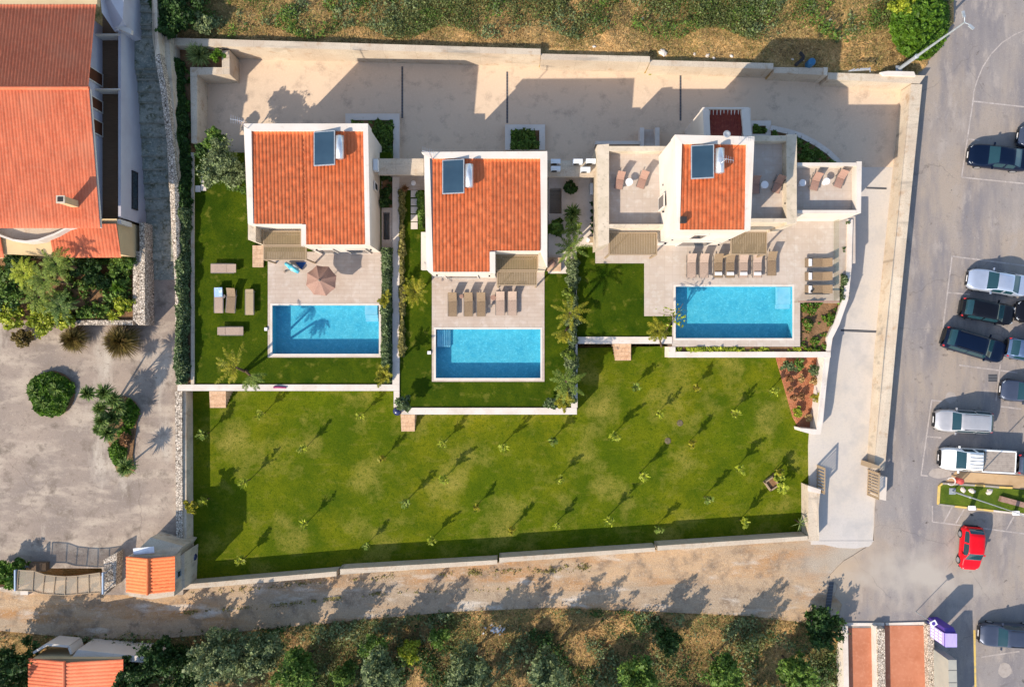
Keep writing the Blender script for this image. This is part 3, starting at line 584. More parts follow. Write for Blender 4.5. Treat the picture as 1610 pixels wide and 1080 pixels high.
for (a, b), (c_, d) in zip(arc[:-1], arc[1:]):
    nx_, ny_ = (d-b), -(c_-a); l_ = math.hypot(nx_, ny_); nx_ /= l_; ny_ /= l_
    cw.pp([(a, b, -1.2), (c_, d, -1.2), (c_-nx_*8, d-ny_*8, -1.2), (a-nx_*8, b-ny_*8, -1.2)], -2.2)
tag(cw.build('curved_planter_wall', m_coping), 'curved pale wall around the shaded soil bed behind the right villa', 'wall')
struct(MB().pp([(1213, 204, -1.35), (1240, 210, -1.35), (1262, 217, -1.35), (1285, 229, -1.35), (1303, 243, -1.35), (1320, 262, -1.35), (1213, 262, -1.35)], -2).build('garden_bed', m_soil))
# court drains
for x0, y0, x1, y1 in ((631, 105, 634, 186), (796, 113, 799, 194), (1068.5, 118, 1071.5, 190)):
    struct(MB().bp(x0, y0, x1, y1, ZC+.006, ZC-.1).build('drain_channel', m_drain))
struct(MB().prism([W(1322, 517.5, -1.655), W(1385, 520, -1.655), W(1385, 523.5, -1.655), W(1322, 521, -1.655)], -1.9).build('drain_channel', m_drain))
struct(MB().prism([W(1362, 294, ZC+.006), W(1394, 295, ZC+.006), W(1394, 298, ZC+.006), W(1362, 297, ZC+.006)], -1.9).build('drain_channel', m_drain))
# beds near villa 3
struct(MB().pp([(1258, 476, -.25), (1330, 470, -.25), (1314, 520, -.25), (1303, 552, -.25), (1258, 552, -.25)], -2.3).build('garden_bed', m_soil))
struct(MB().pp([(1062, 545.5, -.2), (1258, 545.5, -.2), (1303, 552.8, -.2), (1062, 552.8, -.2)], -2.3).build('garden_bed', m_soil))
struct(MB().pp([(1220, 562.2, -1.6), (1300, 562.2, -1.5), (1288, 675, -1.5), (1257, 675, -1.62), (1246, 655, -1.64)], -2.3).build('garden_bed', m_redsoil))
struct(MB().pp([(1318, 345, -.35), (1331, 345, -.35), (1331, 470, -.35), (1318, 476, -.35)], -2.3).build('garden_bed', m_soil))

# ------------------------------------------------------------------ tiled roofs
def tiles(name, m, parent, org, U, V, nu_len, vlen, pitch=.26, course=.36, amp=.048, seg=6, step=.018, smooth=True):
    """barrel-tile sheet: ribs along V, columns along U. vlen(u)=(v0,v1)"""
    org = np.array(org, float); U = np.array(U, float); V = np.array(V, float); U /= np.linalg.norm(U); V /= np.linalg.norm(V); Nn = np.cross(U, V)
    if Nn[2] < 0: Nn = -Nn
    nu = max(2, int(nu_len/pitch*seg)); us = np.linspace(0, nu_len, nu+1)
    allv, allf, o = [], [], 0
    v0s = np.array([vlen(u)[0] for u in us]); v1s = np.array([vlen(u)[1] for u in us])
    nc = max(2, int((v1s-v0s).max()/course)); t = []
    for k in range(nc): t += [k/nc+1e-4, (k+.97)/nc]
    t = np.array(t+[1.0]); nv = len(t)
    UU, T = np.meshgrid(us, t, indexing='ij'); VV = v0s[:, None] + (v1s-v0s)[:, None]*T
    ph = (UU/pitch) % 1.0
    prof = amp*np.abs(np.sin(np.pi*ph))**.5
    colid = np.floor(UU/pitch).astype(int); rowid = np.minimum((T*nc).astype(int), nc-1)
    jit = np.random.default_rng(1).uniform(-.006, .006, (colid.max()+2, nc+1))[colid, rowid]
    hgt = prof + jit - step*((T*nc) % 1.0)
    P = org + UU[..., None]*U + VV[..., None]*V + hgt[..., None]*Nn
    i = np.arange((nu+1)*nv).reshape(nu+1, nv)
    f = np.stack([i[:-1, :-1], i[1:, :-1], i[1:, 1:], i[:-1, 1:]], -1).reshape(-1, 4)
    if np.cross(U, V)[2] < 0: f = f[:, ::-1]
    return mesh_obj(name, P.reshape(-1, 3), np.ascontiguousarray(f), m, parent, smooth)

def solar(px, py, z, label, w_=1.65, l_=2.45, xo=0):
    c = W(px, py, z); t = thing('solar_water_heater', label, 'solar water heater', (c.x, c.y, z), 'solar water heaters on the villa roofs')
    MB().box((c.x, c.y, z+.42), (w_, l_, .1), 0, R(-14)).build('collector_frame', m_steel, t)
    q = MB().box((c.x-.012, c.y, z+.473), (w_-.14, l_-.14, .012), 0, R(-14)); q.build('collector_glass', m_solar, t)
    tk = MB(); x = c.x+w_/2+.34
    tk.tube([(x, c.y-.85, z+.72), (x, c.y-.8, z+.72), (x, c.y+.8, z+.72), (x, c.y+.85, z+.72)], [.12, .29, .29, .12], 18); tk.build('tank', m_metal, t, True)
    for sy in (-.6, .6):
        lg = MB(); lg.box((x, c.y+sy, z+.22), (.06, .06, .5)); lg.box((c.x-w_/2+.1, c.y+sy, z+.08), (.05, .05, .34)); lg.box((c.x+.4, c.y+sy, z+.25), (w_*.9, .04, .04)); lg.build('support_frame', m_steel, t)
    return t
def downlight(par, px, py, z): c = W(px, py, z); MB().box((c.x, c.y, z), (.12, .12, .14)).build('wall_lamp', m_dark, par)

# Villa 1
def zr(y, yn, ys, zn, zs): return zn + (zs-zn)*(y-yn)/(ys-yn)
def win(mb, fr, P, Q, z0, z1, t=.05):
    """a pane on the wall line P-Q (world xy) standing proud by t"""
    P = Vector((P[0], P[1])); Q = Vector((Q[0], Q[1])); d = (Q-P); n = Vector((d.y, -d.x)).normalized(); c = (P+Q)/2; a = math.atan2(d.y, d.x)
    mb.box((c.x+n.x*t*.5, c.y+n.y*t*.5, (z0+z1)/2), (d.length, t, z1-z0), a)
    for s_ in (-1, 1): e = c + d.normalized()*s_*d.length/2; fr.box((e.x+n.x*t*.6, e.y+n.y*t*.6, (z0+z1)/2), (.07, t+.06, z1-z0+.1), a)
    for zz_ in (z0, z1): fr.box((c.x+n.x*t*.6, c.y+n.y*t*.6, zz_), (d.length, t+.05, .07), a)
def windows(parent, lst):
    for P, Q, z0, z1 in lst:
        g_ = MB(); f_ = MB(); win(g_, f_, P, Q, z0, z1); w_ = g_.build('window', m_glassd, parent); f_.build('frame', m_white, w_)
def pergola(parent_or_none, rect, z, label, posts=True, n=None, m=m_louver, zground=0):
    x0, y0, x1, y1 = rect; a, b = W(x0, y0, z), W(x1, y1, z); X0, X1, Y1, Y0 = a.x, b.x, a.y, b.y
    t = thing('pergola', label, 'pergola', ((X0+X1)/2, (Y0+Y1)/2, zground)); fr = MB(); k = .08
    for c_, d in (((X0+X1)/2, Y0+k/2), ((X0+X1)/2, Y1-k/2)): fr.box((c_, d, z-.06), (X1-X0, k, .16))
    for c_ in (X0+k/2, X1-k/2): fr.box((c_, (Y0+Y1)/2, z-.06), (k, Y1-Y0-2*k, .16))
    fr.build('frame', m_pframe, t)
    sl_ = MB(); nn = n or int((X1-X0)/.13); 
    for i in range(nn):
        x = X0+k+(i+.5)*(X1-X0-2*k)/nn; sl_.box((x, (Y0+Y1)/2, z-.02), ((X1-X0-2*k)/nn*.86, Y1-Y0-2*k, .025), 0, R(12))
    sl_.build('louvres', m, t)
    if posts:
        for px_ in (X0+.06, X1-.06): MB().box((px_, Y0+.06, (z-.14+zground)/2), (.11, .11, z-.14-zground)).build('post', m_pframe, t)
    return t

v1 = thing('villa', 'left white villa with red tiled roof and a pink parasol on its patio', 'villa', W(485, 300, 0), 'three white pool villas')
ZN, ZS = 5.5, 4.7
z354 = zr(354, 194.5, 386, ZN, ZS)
body = [(384.5, 196, ZN-.32), (577, 196, ZN-.32), (580.8, 385, ZS-.1), (474.5, 386, ZS-.1), (474.5, 353, z354-.1), (391, 353, z354-.1)]
MB().prism([W(*p) for p in body], -1.9).build('wall', m_white, v1)
pr = MB()
pr.prism([W(383, 194.5, ZN), W(578.6, 194.5, ZN), W(571, 206, ZN), W(395, 206, ZN)], ZN-.6)
pr.prism([W(578.6, 194.6, ZN), W(582, 386, ZS), W(574.3, 386, ZS), W(571, 206.1, ZN)], ZS-.6)
pr.prism([W(383, 194.6, ZN), W(395, 206.1, ZN), W(398.2, 352, z354), W(389.7, 352, z354)], z354-.6)
pr.prism([W(473.6, 353, z354+.02), W(481, 353, z354+.02), W(481.3, 384.2, ZS), W(473.6, 386.8, ZS)], ZS-.6)
pr.build('parapet', m_white, v1)
pr = MB(); pr.prism([W(389.9, 352.2, 3.9), W(402, 352.2, 3.9), W(402, 380, 3.9), W(390, 376.8, 3.9)], -1)
pr.prism([W(402.2, 352.2, 3.2), W(473, 352.2, 3.2), W(473, 355.5, 3.2), W(402.2, 355.5, 3.2)], 0)
pr.build('wing_wall', m_lime, v1)
a = W(396, 206.5, ZN-.2); s_ = W(398.5, 384.5, ZS-.03); V_ = Vector((0, s_.y-a.y, s_.z-a.z)); Lr = V_.length
xl = W(398.5, 300, 5.0).x; xr = W(572.5, 300, 5.0).x; xn = W(480.6, 370, ZS).x
yn2 = W(480, 352.4, z354-.1); Ls = (Vector((0, yn2.y-a.y, yn2.z-a.z))).length
tiles('roof', m_tile, v1, (xl, a.y, a.z), (1, 0, 0), V_, xr-xl, lambda u: (0, Lr if xl+u > xn else Ls))
bx = W(581, 300, ZS); 
windows(v1, [((W(580.8, 385, ZS).x, W(0, 300, 2.2).y), (W(580.8, 385, ZS).x, W(0, 288, 2.2).y), 1.6, 2.8)])
yS = W(500, 385.7, ZS).y
windows(v1, [((W(492, 386, 3).x, yS), (W(520, 386, 3).x, yS), .1, 2.5), ((W(540, 386, 3).x, yS), (W(572, 386, 3).x, yS), .1, 2.5)])
yS2 = W(0, 353, z354).y
windows(v1, [((W(420, 386, 3).x, yS2), (W(462, 386, 3).x, yS2), .1, 2.3)])
downlight(v1, 498, 393, 3.6); downlight(v1, 583, 393, 3.2)
solar(512.5, 236, 5.15, 'solar water heater on the left villa roof')
pergola(v1, (414, 363, 474, 386), 2.75, 'taupe louvred pergola in the roof notch of the left villa', posts=False)
pergola(v1, (414, 386.5, 482, 409), 2.75, 'taupe louvred pergola over the left villa patio edge')
tag(MB().bp(397, 386, 414, 420, .12, -.5).build('stone_plinth', m_stepst), 'small stone paved ledge beside the left villa pergola', 'ledge')
# Villa 2
v2 = thing('villa', 'middle white villa with red tiled roof between the two others', 'villa', W(765, 330, 0), 'three white pool villas')
ZN2, ZS2 = 5.2, 4.5; z396 = zr(396, 238, 428, ZN2, ZS2)
body = [(667.5, 240.5, ZN2-.3), (859.5, 239.5, ZN2-.3), (859.5, 395.5, z396-.1), (778, 395.5, z396-.1), (777.5, 428.8, ZS2-.1), (675, 428.5, ZS2-.1), (671.5, 423, ZS2-.1)]
MB().prism([W(*p) for p in body], -1.9).build('wall', m_white, v2)
pr = MB()
pr.prism([W(662.5, 239.2, ZN2), W(860.5, 238, ZN2), W(849.5, 249, ZN2), W(675.6, 249, ZN2)], ZN2-.6)
pr.prism([W(849.5, 249.1, ZN2), W(860.5, 238.1, ZN2), W(860.5, 420, ZS2), W(851, 396, z396)], ZS2-.6)
pr.prism([W(666.5, 240, ZN2), W(675.6, 249.1, ZN2), W(681, 427.4, ZS2), W(675, 428.6, ZS2), W(670.6, 424, ZS2)], ZS2-.6)
pr.prism([W(769.8, 396, z396), W(778.7, 396, z396), W(778.7, 429.4, ZS2), W(770.2, 429.4, ZS2)], ZS2-.6)
pr.build('parapet', m_white, v2)
pr = MB(); pr.prism([W(847, 396.5, 3.9), W(859.5, 396.5, 3.9), W(859.5, 420.2, 3.9), W(847, 420.2, 3.9)], -1); pr.build('wing_wall', m_lime, v2)
a = W(676, 249.6, ZN2-.2); s_ = W(676, 427.5, ZS2-.03); V_ = Vector((0, s_.y-a.y, s_.z-a.z)); Lr2 = V_.length
xl = W(680, 330, 4.9).x; xr2 = W(850, 330, 4.9).x; xn2 = W(770, 410, ZS2).x; yn3 = W(480, 394.4, z396-.1); Ls2 = (Vector((0, yn3.y-a.y, yn3.z-a.z))).length
tiles('roof', m_tile, v2, (xl, a.y, a.z), (1, 0, 0), V_, xr2-xl, lambda u: (0, Lr2 if xl+u < xn2 else Ls2))
yS = W(0, 428.7, ZS2).y
windows(v2, [((W(698, 428, 3).x, yS), (W(750, 428, 3).x, yS), .1, 2.5)]); yS = W(0, 395.6, z396).y
windows(v2, [((W(790, 396, 3).x, yS), (W(838, 396, 3).x, yS), .1, 2.3)])
downlight(v2, 687, 433, 3.4); downlight(v2, 769.5, 434, 3.4)
solar(713.5, 280, 4.85, 'solar water heater on the middle villa roof')
pergola(v2, (779, 401, 846, 425.5), 2.75, 'taupe louvred pergola in the roof notch of the middle villa', posts=False)
pergola(v2, (781, 426, 844.5, 449), 2.75, 'taupe louvred pergola over the middle villa patio edge')
tag(MB().bp(662, 365, 671, 424, .5, -1).build('stone_plinth', m_white), 'narrow white ledge along the left side of the middle villa', 'ledge')
tag(MB().bp(860, 405, 882, 426, .3, -1).build('stone_plinth', m_stepst), 'small sandy ledge right of the middle villa with pink cloth on it', 'ledge')
tag(MB().lathe(W(868, 414, .45), [(.05, -.14), (.22, -.1), (.3, 0), (.2, .12), (.04, .16)], 9).build('cloth_bundle', m_rose), 'crumpled pink cloth bundle on the sandy ledge', 'cloth')

# Villa 3: tall block, first floor terraces left and right
v3 = thing('villa', 'right white villa, tallest, with roof terraces on both sides', 'villa', W(1120, 300, 0), 'three white pool villas')
TN, TS = 9.0, 8.4
def zt3(y): return zr(y, 214, 362, TN, TS)
blk = [(1063, 213, TN-.3), (1185.5, 216, TN-.3), (1179.5, 361, TS-.1), (1066.8, 361.5, TS-.1), (1062.5, 300, zt3(300)-.25)]
blk = [(1061.6, 213, TN-.3), (1185.5, 216, TN-.3), (1179.5, 361, TS-.1), (1065, 361.5, TS-.1)]
MB().prism([W(*p) for p in blk], -1.9).build('wall', m_white, v3)
pr = MB()
pr.prism([W(1061, 212, TN), W(1186.2, 215, TN), W(1174, 227, TN), W(1072.3, 226, TN)], TN-.7)
pr.prism([W(1174, 227.1, TN), W(1186.2, 215.1, TN), W(1180, 362, TS), W(1170.5, 362, TS)], TS-.7)
pr.prism([W(1061, 212.1, TN), W(1072.3, 226.1, TN), W(1069, 362.5, TS), W(1064.4, 362.5, TS)], TS-.7)
pr.build('parapet', m_white, v3)
a = W(1073, 226.6, TN-.22); s_ = W(1073, 361.5, TS-.03); V_ = Vector((0, s_.y-a.y, s_.z-a.z)); Lr3 = V_.length
xl = W(1070.5, 300, 8.7).x; xr = W(1172.5, 300, 8.7).x
tiles('roof', m_tile, v3, (xl, a.y, a.z), (1, 0, 0), V_, xr-xl, lambda u: (0, Lr3))
solar(1102, 257, 8.65, 'solar water heater on the tall right villa roof', 1.5, 2.25)
# left wing with terrace
FL = 2.85; PT = 3.75
MB().prism([W(942, 231, FL), W(1058, 231, FL), W(1062, 362, FL), (W(942, 362, FL))], -1.9).build('wing_floor', m_deck3, v3)
pr = MB()
pr.pp([(939, 228, PT), (957.5, 226.5, PT), (957.5, 382.8, PT), (940.5, 388, PT)], -1.9)
pr.pp([(957.7, 230, PT), (1052, 230, PT), (1052, 237.5, PT), (957.7, 237.5, PT)], -1.9)
pr.pp([(957.7, 352.5, PT), (1050, 352.5, PT), (1050, 358.6, PT), (957.7, 358.6, PT)], 0)
pr.build('terrace_parapet', m_lime, v3)
# right wing and far right terrace
FE = 3.4; PE = 4.3
MB().prism([W(1170, 216, FE), W(1250, 216, FE), W(1250, 352, FE), W(1170, 352, FE)], -1.9).build('wing_floor', m_deck3, v3)
pr = MB()
pr.pp([(1236.5, 211.5, PE), (1252.8, 211.5, PE), (1252.8, 351.5, PE), (1237, 353, PE)], -1.9)
pr.pp([(1176, 213.5, PE), (1236.3, 213.5, PE), (1236.3, 222, PE), (1176, 222, PE)], 0)
pr.pp([(1170, 343.5, PE), (1236.8, 343.5, PE), (1236.8, 349.5, PE), (1170, 349.5, PE)], 0)
pr.build('terrace_parapet', m_lime, v3)
FF = 2.9; PF = 3.7
MB().prism([W(1245, 259, FF), W(1352, 259, FF), W(1352, 332, FF), W(1245, 332, FF)], -1.9).build('wing_floor', m_deck3, v3)
pr = MB()
pr.pp([(1347, 254, PF), (1355, 254, PF), (1353.7, 335, PF), (1347, 335, PF)], -1.9)
pr.pp([(1253.3, 256, PF), (1346.8, 256, PF), (1346.8, 261, PF), (1253.3, 261, PF)], -1.9)
pr.pp([(1253.3, 330.5, PF), (1346.8, 330.5, PF), (1346.8, 335.3, PF), (1253.3, 335.3, PF)], 0)
pr.build('terrace_parapet', m_white, v3)
pr = MB(); pr.pp([(1205, 333, .9), (1346, 337, .3), (1318, 349, .04), (1207, 368, .04)], 0)
# annex with maroon roof
ax = [(1104.8, 170, 4.6), (1180, 170, 4.6), (1181, 213, 4.3), (1108, 213, 4.3)]
MB().prism([W(x, y, z-.25) for x, y, z in ax], -1.9).build('annex_wall', m_white, v3)
pr = MB(); pr.pp([(1104.8, 170, 4.6), (1115, 172.5, 4.6), (1117, 214, 4.3), (1107, 214, 4.3)], 3.7); pr.pp([(1165.5, 172.5, 4.6), (1177.5, 170, 4.6), (1182, 214, 4.3), (1169, 214, 4.3)], 3.7)
pr.pp([(1104.8, 169, 4.6), (1177.5, 169, 4.6), (1177.5, 171.5, 4.6), (1104.8, 171.5, 4.6)], 3.7); pr.build('annex_parapet', m_white, v3)
a = W(1116, 172.5, 4.3); tiles('annex_roof', m_tile_dark, v3, (a.x, a.y, a.z), (1, 0, 0), (0, -1, -.08), W(1167, 0, 4.3).x-a.x, lambda u: (0, 2.0))
yS = W(0, 361.6, TS).y
windows(v3, [((W(1075, 380, 3).x, yS), (W(1125, 380, 3).x, yS), .1, 2.5), ((W(1090, 375, 6).x, yS), (W(1112, 375, 6).x, yS), 4.3, 6.3)])
xw = W(1061.4, 213, TN).x; windows(v3, [((xw, W(0, 328, 4.3).y), (xw, W(0, 308, 4.3).y), 3.2, 5.2)])
for q in ((1043, 291, 4.2), (1042.5, 333, 4.2), (1046, 383, 1.7), (1057, 377, 3.3), (1130, 385, 1.7), (1147, 377, 3.4), (1236, 252, 4.0), (1235, 284, 4.0), (1235, 320, 4.0), (1346, 275, 3.4), (1346, 318, 3.4)): downlight(v3, *q)
tag(MB().bp(1071, 340.5, 1080, 350, 8.85, 8.35).build('roof_vent', m_dark), 'small dark square vent on the tall villa roof', 'vent')
pergola(v3, (957, 365.5, 1033.5, 401), 2.7, 'taupe louvred pergola below the left roof terrace of the tall villa')
pergola(v3, (1149, 364.5, 1206, 400.5), 2.7, 'taupe louvred pergola over the lounger row of the tall villa')
# entrance stairs behind villa 3
es = thing('entrance_stairs', 'short concrete stairs rising from the courtyard behind the right villa', 'stairs', W(1020, 215, ZC))
mb = MB()
for i in range(5): mb.bp(1013, 204+i*5.2, 1030, 204+(i+1)*5.2+.1, -1.5+i*.17, -1.9)
mb.build('steps', m_deck3, es)
MB().bp(1006, 201, 1012.8, 232, -.7, -1.9).build('side_wall', m_coping, es); MB().bp(1030.2, 201, 1037, 232, -.7, -1.9).build('side_wall', m_coping, es)
wallthing('low pale wall behind the left terrace of the tall villa', [(936, 222, 1005.8, 227, -.6, -1.9)])
# link slabs between villas
ls = thing('link_roof', 'stained concrete slab bridging the left and middle villas', 'roof slab', W(630, 262, 0))
MB().bp(594, 249.5, 666, 275, 2.5, 2.2).build('slab', m_rawconc, ls); MB().bp(594, 250, 666, 254, 2.19, -1.8).build('wall', m_white, ls)
ls = thing('link_roof', 'concrete slab with air conditioners bridging the middle and right villas', 'roof slab', W(900, 265, 0))
MB().bp(859, 252.5, 938, 278, 2.5, 2.2).build('slab', m_rawconc, ls); MB().bp(859, 253, 938, 257, 2.19, -1.8).build('wall', m_white, ls)
def ac(px, py, z, label):
    c = W(px, py, z); t = thing('air_conditioner', label, 'air conditioner', c, 'outdoor air conditioner units')
    MB().box((c.x, c.y, z+.32), (.72, .32, .56)).build('casing', m_acw, t); q = MB().tube([(c.x-.1, c.y-.16, z+.32), (c.x-.1, c.y-.19, z+.32)], .22, 16); q.build('fan_grille', m_dark, t)
    f_ = MB(); f_.box((c.x-.3, c.y, z+.03), (.06, .36, .04)); f_.box((c.x+.3, c.y, z+.03), (.06, .36, .04)); f_.build('feet', m_alu, t)
for q in ((873, 256.5, 'air conditioner at the back left corner of the right link slab'), (873, 267.5, 'air conditioner at the front left corner of the right link slab'), (907.5, 256.5, 'air conditioner in the back middle of the right link slab'), (928, 256, 'air conditioner in the back right corner of the right link slab'), (919.5, 269, 'air conditioner at the front right of the link slab')): ac(q[0], q[1], 2.5, q[2])
c_ = W(593, 262.5, 2.4); t = thing('air_conditioner', 'air conditioner turned sideways on the left villa wall by the slab', 'air conditioner', (c_.x, c_.y, 2.5), 'outdoor air conditioner units'); MB().box((c_.x, c_.y, 2.82), (.34, .85, .6)).build('casing', m_acw, t)
# light wells get dark gravel floors
for r_ in ((602, 334, 612.5, 377), (864, 296, 883, 336)): struct(MB().bp(*r_, -1.2, -1.3).build('light_well_floor', m_rawconc))
struct(MB().bp(600.5, 278, 617, 327, -.15, -1.3).build('garden_bed', m_soil))
for i, y in enumerate((305, 318, 330.5, 343, 355)): struct(MB().bp(646, y-5.3, 656.5, y+5.3, -.01, -.3).build('stepping_stone', m_coping))
struct(MB().bp(628, 275, 668, 299, -.02, -.3).build('path', m_deck))
# antennas
def antenna(px, py, z, label):
    c = W(px, py, z); t = thing('roof_antenna', label, 'antenna', c, 'roof antennas'); MB().tube([c, (c.x, c.y, z+2.2)], .03, 6).build('mast', m_metal, t)
    e = MB(); e.tube([(c.x-.5, c.y+.1, z+2.1), (c.x+.5, c.y-.1, z+2.1)], .018, 5)
    for k in range(7): e.tube([(c.x-.45+k*.15, c.y+.09-k*.03-.3+.02*k, z+2.1), (c.x-.45+k*.15, c.y+.09-k*.03+.3-.02*k, z+2.1)], .01, 4)
    e.build('elements', m_metal, t)
antenna(390, 203, 5.4, 'thin antenna at the upper left corner of the left villa roof')
antenna(680, 251, 5.1, 'thin antenna beside the solar heater of the middle villa')
antenna(1128, 262, 8.6, 'thin antenna beside the tank on the tall villa roof')
c_ = W(1142, 212, 9.1); t = thing('satellite_dish', 'small grey satellite dish on the tall villa back parapet', 'satellite dish', W(1140, 216, 9.0))
MB().lathe((c_.x, c_.y, 9.15), [(.02, 0), (.14, .03), (.25, .1), (.24, .12), (.12, .05), (.02, .02)], 18).build('dish', m_steel, t, True); MB().tube([W(1140, 216, 9.0), (c_.x, c_.y, 9.15)], .025, 6).build('mount', m_metal, t)

# ------------------------------------------------------------------ left house
hw = thing('house', 'large left house with two-slope weathered red tile roof and long balcony', 'house', (-38, 15, 0))
Xe = -29.55; zE, zRg, zN = 5.2, 6.65, 5.65
ye, yr, yn = W(0, 359, zE).y, W(0, 139, zRg).y, W(0, 8, zN).y
V_ = Vector((0, yr-ye, zRg-zE)); tiles('roof', m_tile_old, hw, (-45, ye, zE), (1, 0, 0), -V_ if False else V_, Xe+45, lambda u: (0, V_.length), pitch=.235, course=.85, step=-.02, amp=.04)
V2_ = Vector((0, yn-yr, zN-zRg)); tiles('roof', m_tile_old, hw, (-45, yn, zN), (1, 0, 0), -V2_, Xe+45-.05, lambda u: (0, V2_.length), pitch=.235, course=.36, step=.03, amp=.04)
MB().tube([(-45, yr, zRg+.02), (Xe, yr, zRg+.02)], .13, 8).build('ridge_cap', m_tile_old, hw)
m_lav = M('pale_lavender_render', col(206, 200, 204, .72), .9, [(.3, col(190, 180, 186, .72), .4, .7, 5)])
m_cream = M('cream_render', col(224, 196, 150, .7), .9, [(.3, col(210, 180, 136, .7), .4, .7, 5)])
MB().prism([(-60, ye+.3, zE-.15), (-60, yn-.3, zN-.2), (-30.8, yn-.3, zN-.2), (-30.8, yr, zRg-.25), (-30.8, ye+.3, zE-.15)], -1).build('wall', m_lav, hw)
MB().prism([(Xe, ye+.05, zE-.06), (Xe, yr, zRg-.1), (Xe-.9, yr, zRg-.12), (Xe-.9, ye+.05, zE-.08)], [zE-.25, zRg-.3, zRg-.3, zE-.25]).build('eaves', m_white, hw)
MB().prism([(-60, yn, zN+.0), (Xe, yn, zN), (Xe, yn+1.4, zN-.1), (-60, yn+1.4, zN-.1)], zN-.4).build('flat_roof', m_cream, hw)
# balcony along the passage side
b0, b1 = W(0, 345, 2.6).y, W(0, 40, 2.6).y; b2 = W(0, 8, 2.6).y
MB().prism([(-30.8, b0, 2.6), (-29.0, b0, 2.6), (-29.0, b2, 2.6), (-30.8, b2, 2.6)], -1.0).build('balcony_floor', m_wood, hw)
MB().prism([(-29.15, b0, 3.5), (-28.95, b0, 3.5), (-28.95, b2, 3.5), (-29.15, b2, 3.5)], -1.0).build('balcony_wall', m_lav, hw)
for yy in (60, 145): q = W(0, yy, 3).y; MB().box((-29.95, q, 3.1), (1.9, .06, 1.2)).build('balcony_divider', m_white, hw)
m_brn = M('brown_shutter', col(120, 70, 44, .5), .6)
g_ = MB()
for ya, yb in ((170, 152), (208, 186), (128, 108)):
    f_ = MB(); p_ = MB(); win(p_, f_, (-30.8, W(0, ya, 4).y), (-30.8, W(0, yb, 4).y), 2.7, 4.8, .06); d_ = p_.build('shutter', m_brn, hw); f_.build('frame', m_white, d_)
f_ = MB(); p_ = MB(); win(p_, f_, (-28.95, W(0, 331, 1).y), (-28.95, W(0, 273, 1).y), 1.1, 1.9, .06); d_ = p_.build('window', m_glassd, hw); f_.build('frame', m_dark, d_)
# white landing at the top right of the house
MB().pp([(155, -30, 5.2), (196, -30, 4.6), (193, 32, 4.4), (200, 45, 3.6), (180, 50, 3.6), (160, 20, 4.8)], -1).build('annex_wall', m_lav, hw)
MB().pp([(183, 36, 3.9), (207, 47, 3.9), (206, 54, 3.9), (182, 44, 3.9)], 3.6).build('door_canopy', m_white, hw)
# lower roofs and the curved balcony
zl = 3.2; ya_, yb_ = W(0, 352, 3.9).y, W(0, 405, zl).y; V_ = Vector((0, ya_-yb_, .7))
x0_, x1_ = W(84, 400, zl).x, W(191, 380, zl).x
tiles('lower_roof', m_tile_old, hw, (x0_, yb_, zl), (1, 0, 0), V_, x1_-x0_, lambda u: (0, V_.length), pitch=.26, course=.5, step=-.02)
tiles('lower_roof', m_tile_old, hw, (-44, yb_-.0, zl), (1, 0, 0), V_, W(7, 400, zl).x+44, lambda u: (0, V_.length), pitch=.26, course=.5, step=-.02)
MB().prism([(-60, yb_+.25, zl-.1), (x1_-.1, yb_+.25, zl-.1), (x1_-.1, ya_+.4, zl+.5), (-60, ya_+.4, zl+.5)], -.8).build('lower_wall', m_cream, hw)
MB().pp([(160, 345, 3.6), (190, 345, 3.6), (191, 352, 3.6), (160, 352, 3.6)], 2.0).build('lower_parapet', m_white, hw)
arcp = [(-60, 352), (-30, 356), (0, 372), (20, 379), (40, 381.5), (60, 379), (85, 370), (105, 360), (120, 356)]
fl = [(x, y, 3.9) for x, y in arcp] + [(120, 345, 3.9), (-60, 345, 3.9)]
MB().prism([W(*p) for p in fl], 3.5).build('curved_balcony_floor', m_rawconc, hw)
cb = MB()
for (a, b), (c2_, d2) in zip(arcp[:-1], arcp[1:]): cb.pp([(a, b+.2, 4.4), (c2_, d2+.2, 4.4), (c2_, d2-3, 4.4), (a, b-3, 4.4)], 3.4)
cb.build('curved_balcony_wall', m_white, hw)
ch = MB(); c_ = W(115, 320, 5.7); ch.box((c_.x, c_.y, 6.0), (.52, .46, 2.3)); ch = ch.build('chimney', m_cream, hw); MB().box((c_.x, c_.y, 7.2), (.6, .54, .1)).build('chimney_cap', m_rawconc, ch); MB().box((c_.x, c_.y, 7.26), (.36, .32, .05)).build('flue', m_dark, ch)
# hidden entry yard by the stone wall
struct(MB().bp(170, 352, 209, 395, -.2, -1).build('path', m_yard))

# gatehouse with two-slope roof
gh = thing('gatehouse', 'small concrete gatehouse with red tiled roof at the lawn corner', 'gatehouse', W(240, 880, -.9))
z0 = 2.1; zr_ = 2.75; A = W(199, 930, z0); B = W(275, 928, z0); Cc = W(275, 874, z0); D = W(199, 874, z0); RX = W(232, 900, zr_).x
V_ = Vector((RX-A.x, 0, zr_-z0)); tiles('roof', m_tile, gh, (A.x, D.y, z0), (0, -1, 0), V_, D.y-A.y, lambda u: (0, V_.length), pitch=.25, course=3, amp=.075)
V_ = Vector((B.x-RX, 0, z0-zr_)); tiles('roof', m_tile, gh, (RX, D.y, zr_), (0, -1, 0), V_, D.y-A.y-.05, lambda u: (0, V_.length), pitch=.25, course=.36, amp=.065, step=.06)
MB().tube([(RX, A.y-.02, zr_+.02), (RX, D.y, zr_+.02)], .1, 8).build('ridge_cap', m_tile, gh)
MB().prism([(A.x+.1, A.y-.35, z0-.1), (RX, A.y-.6, z0-.1), (B.x-.1, A.y-.35, z0-.1), (B.x-.1, D.y+.0, z0-.1), (A.x+.1, D.y, z0-.1)], -1.6).build('wall', m_rawconc, gh)
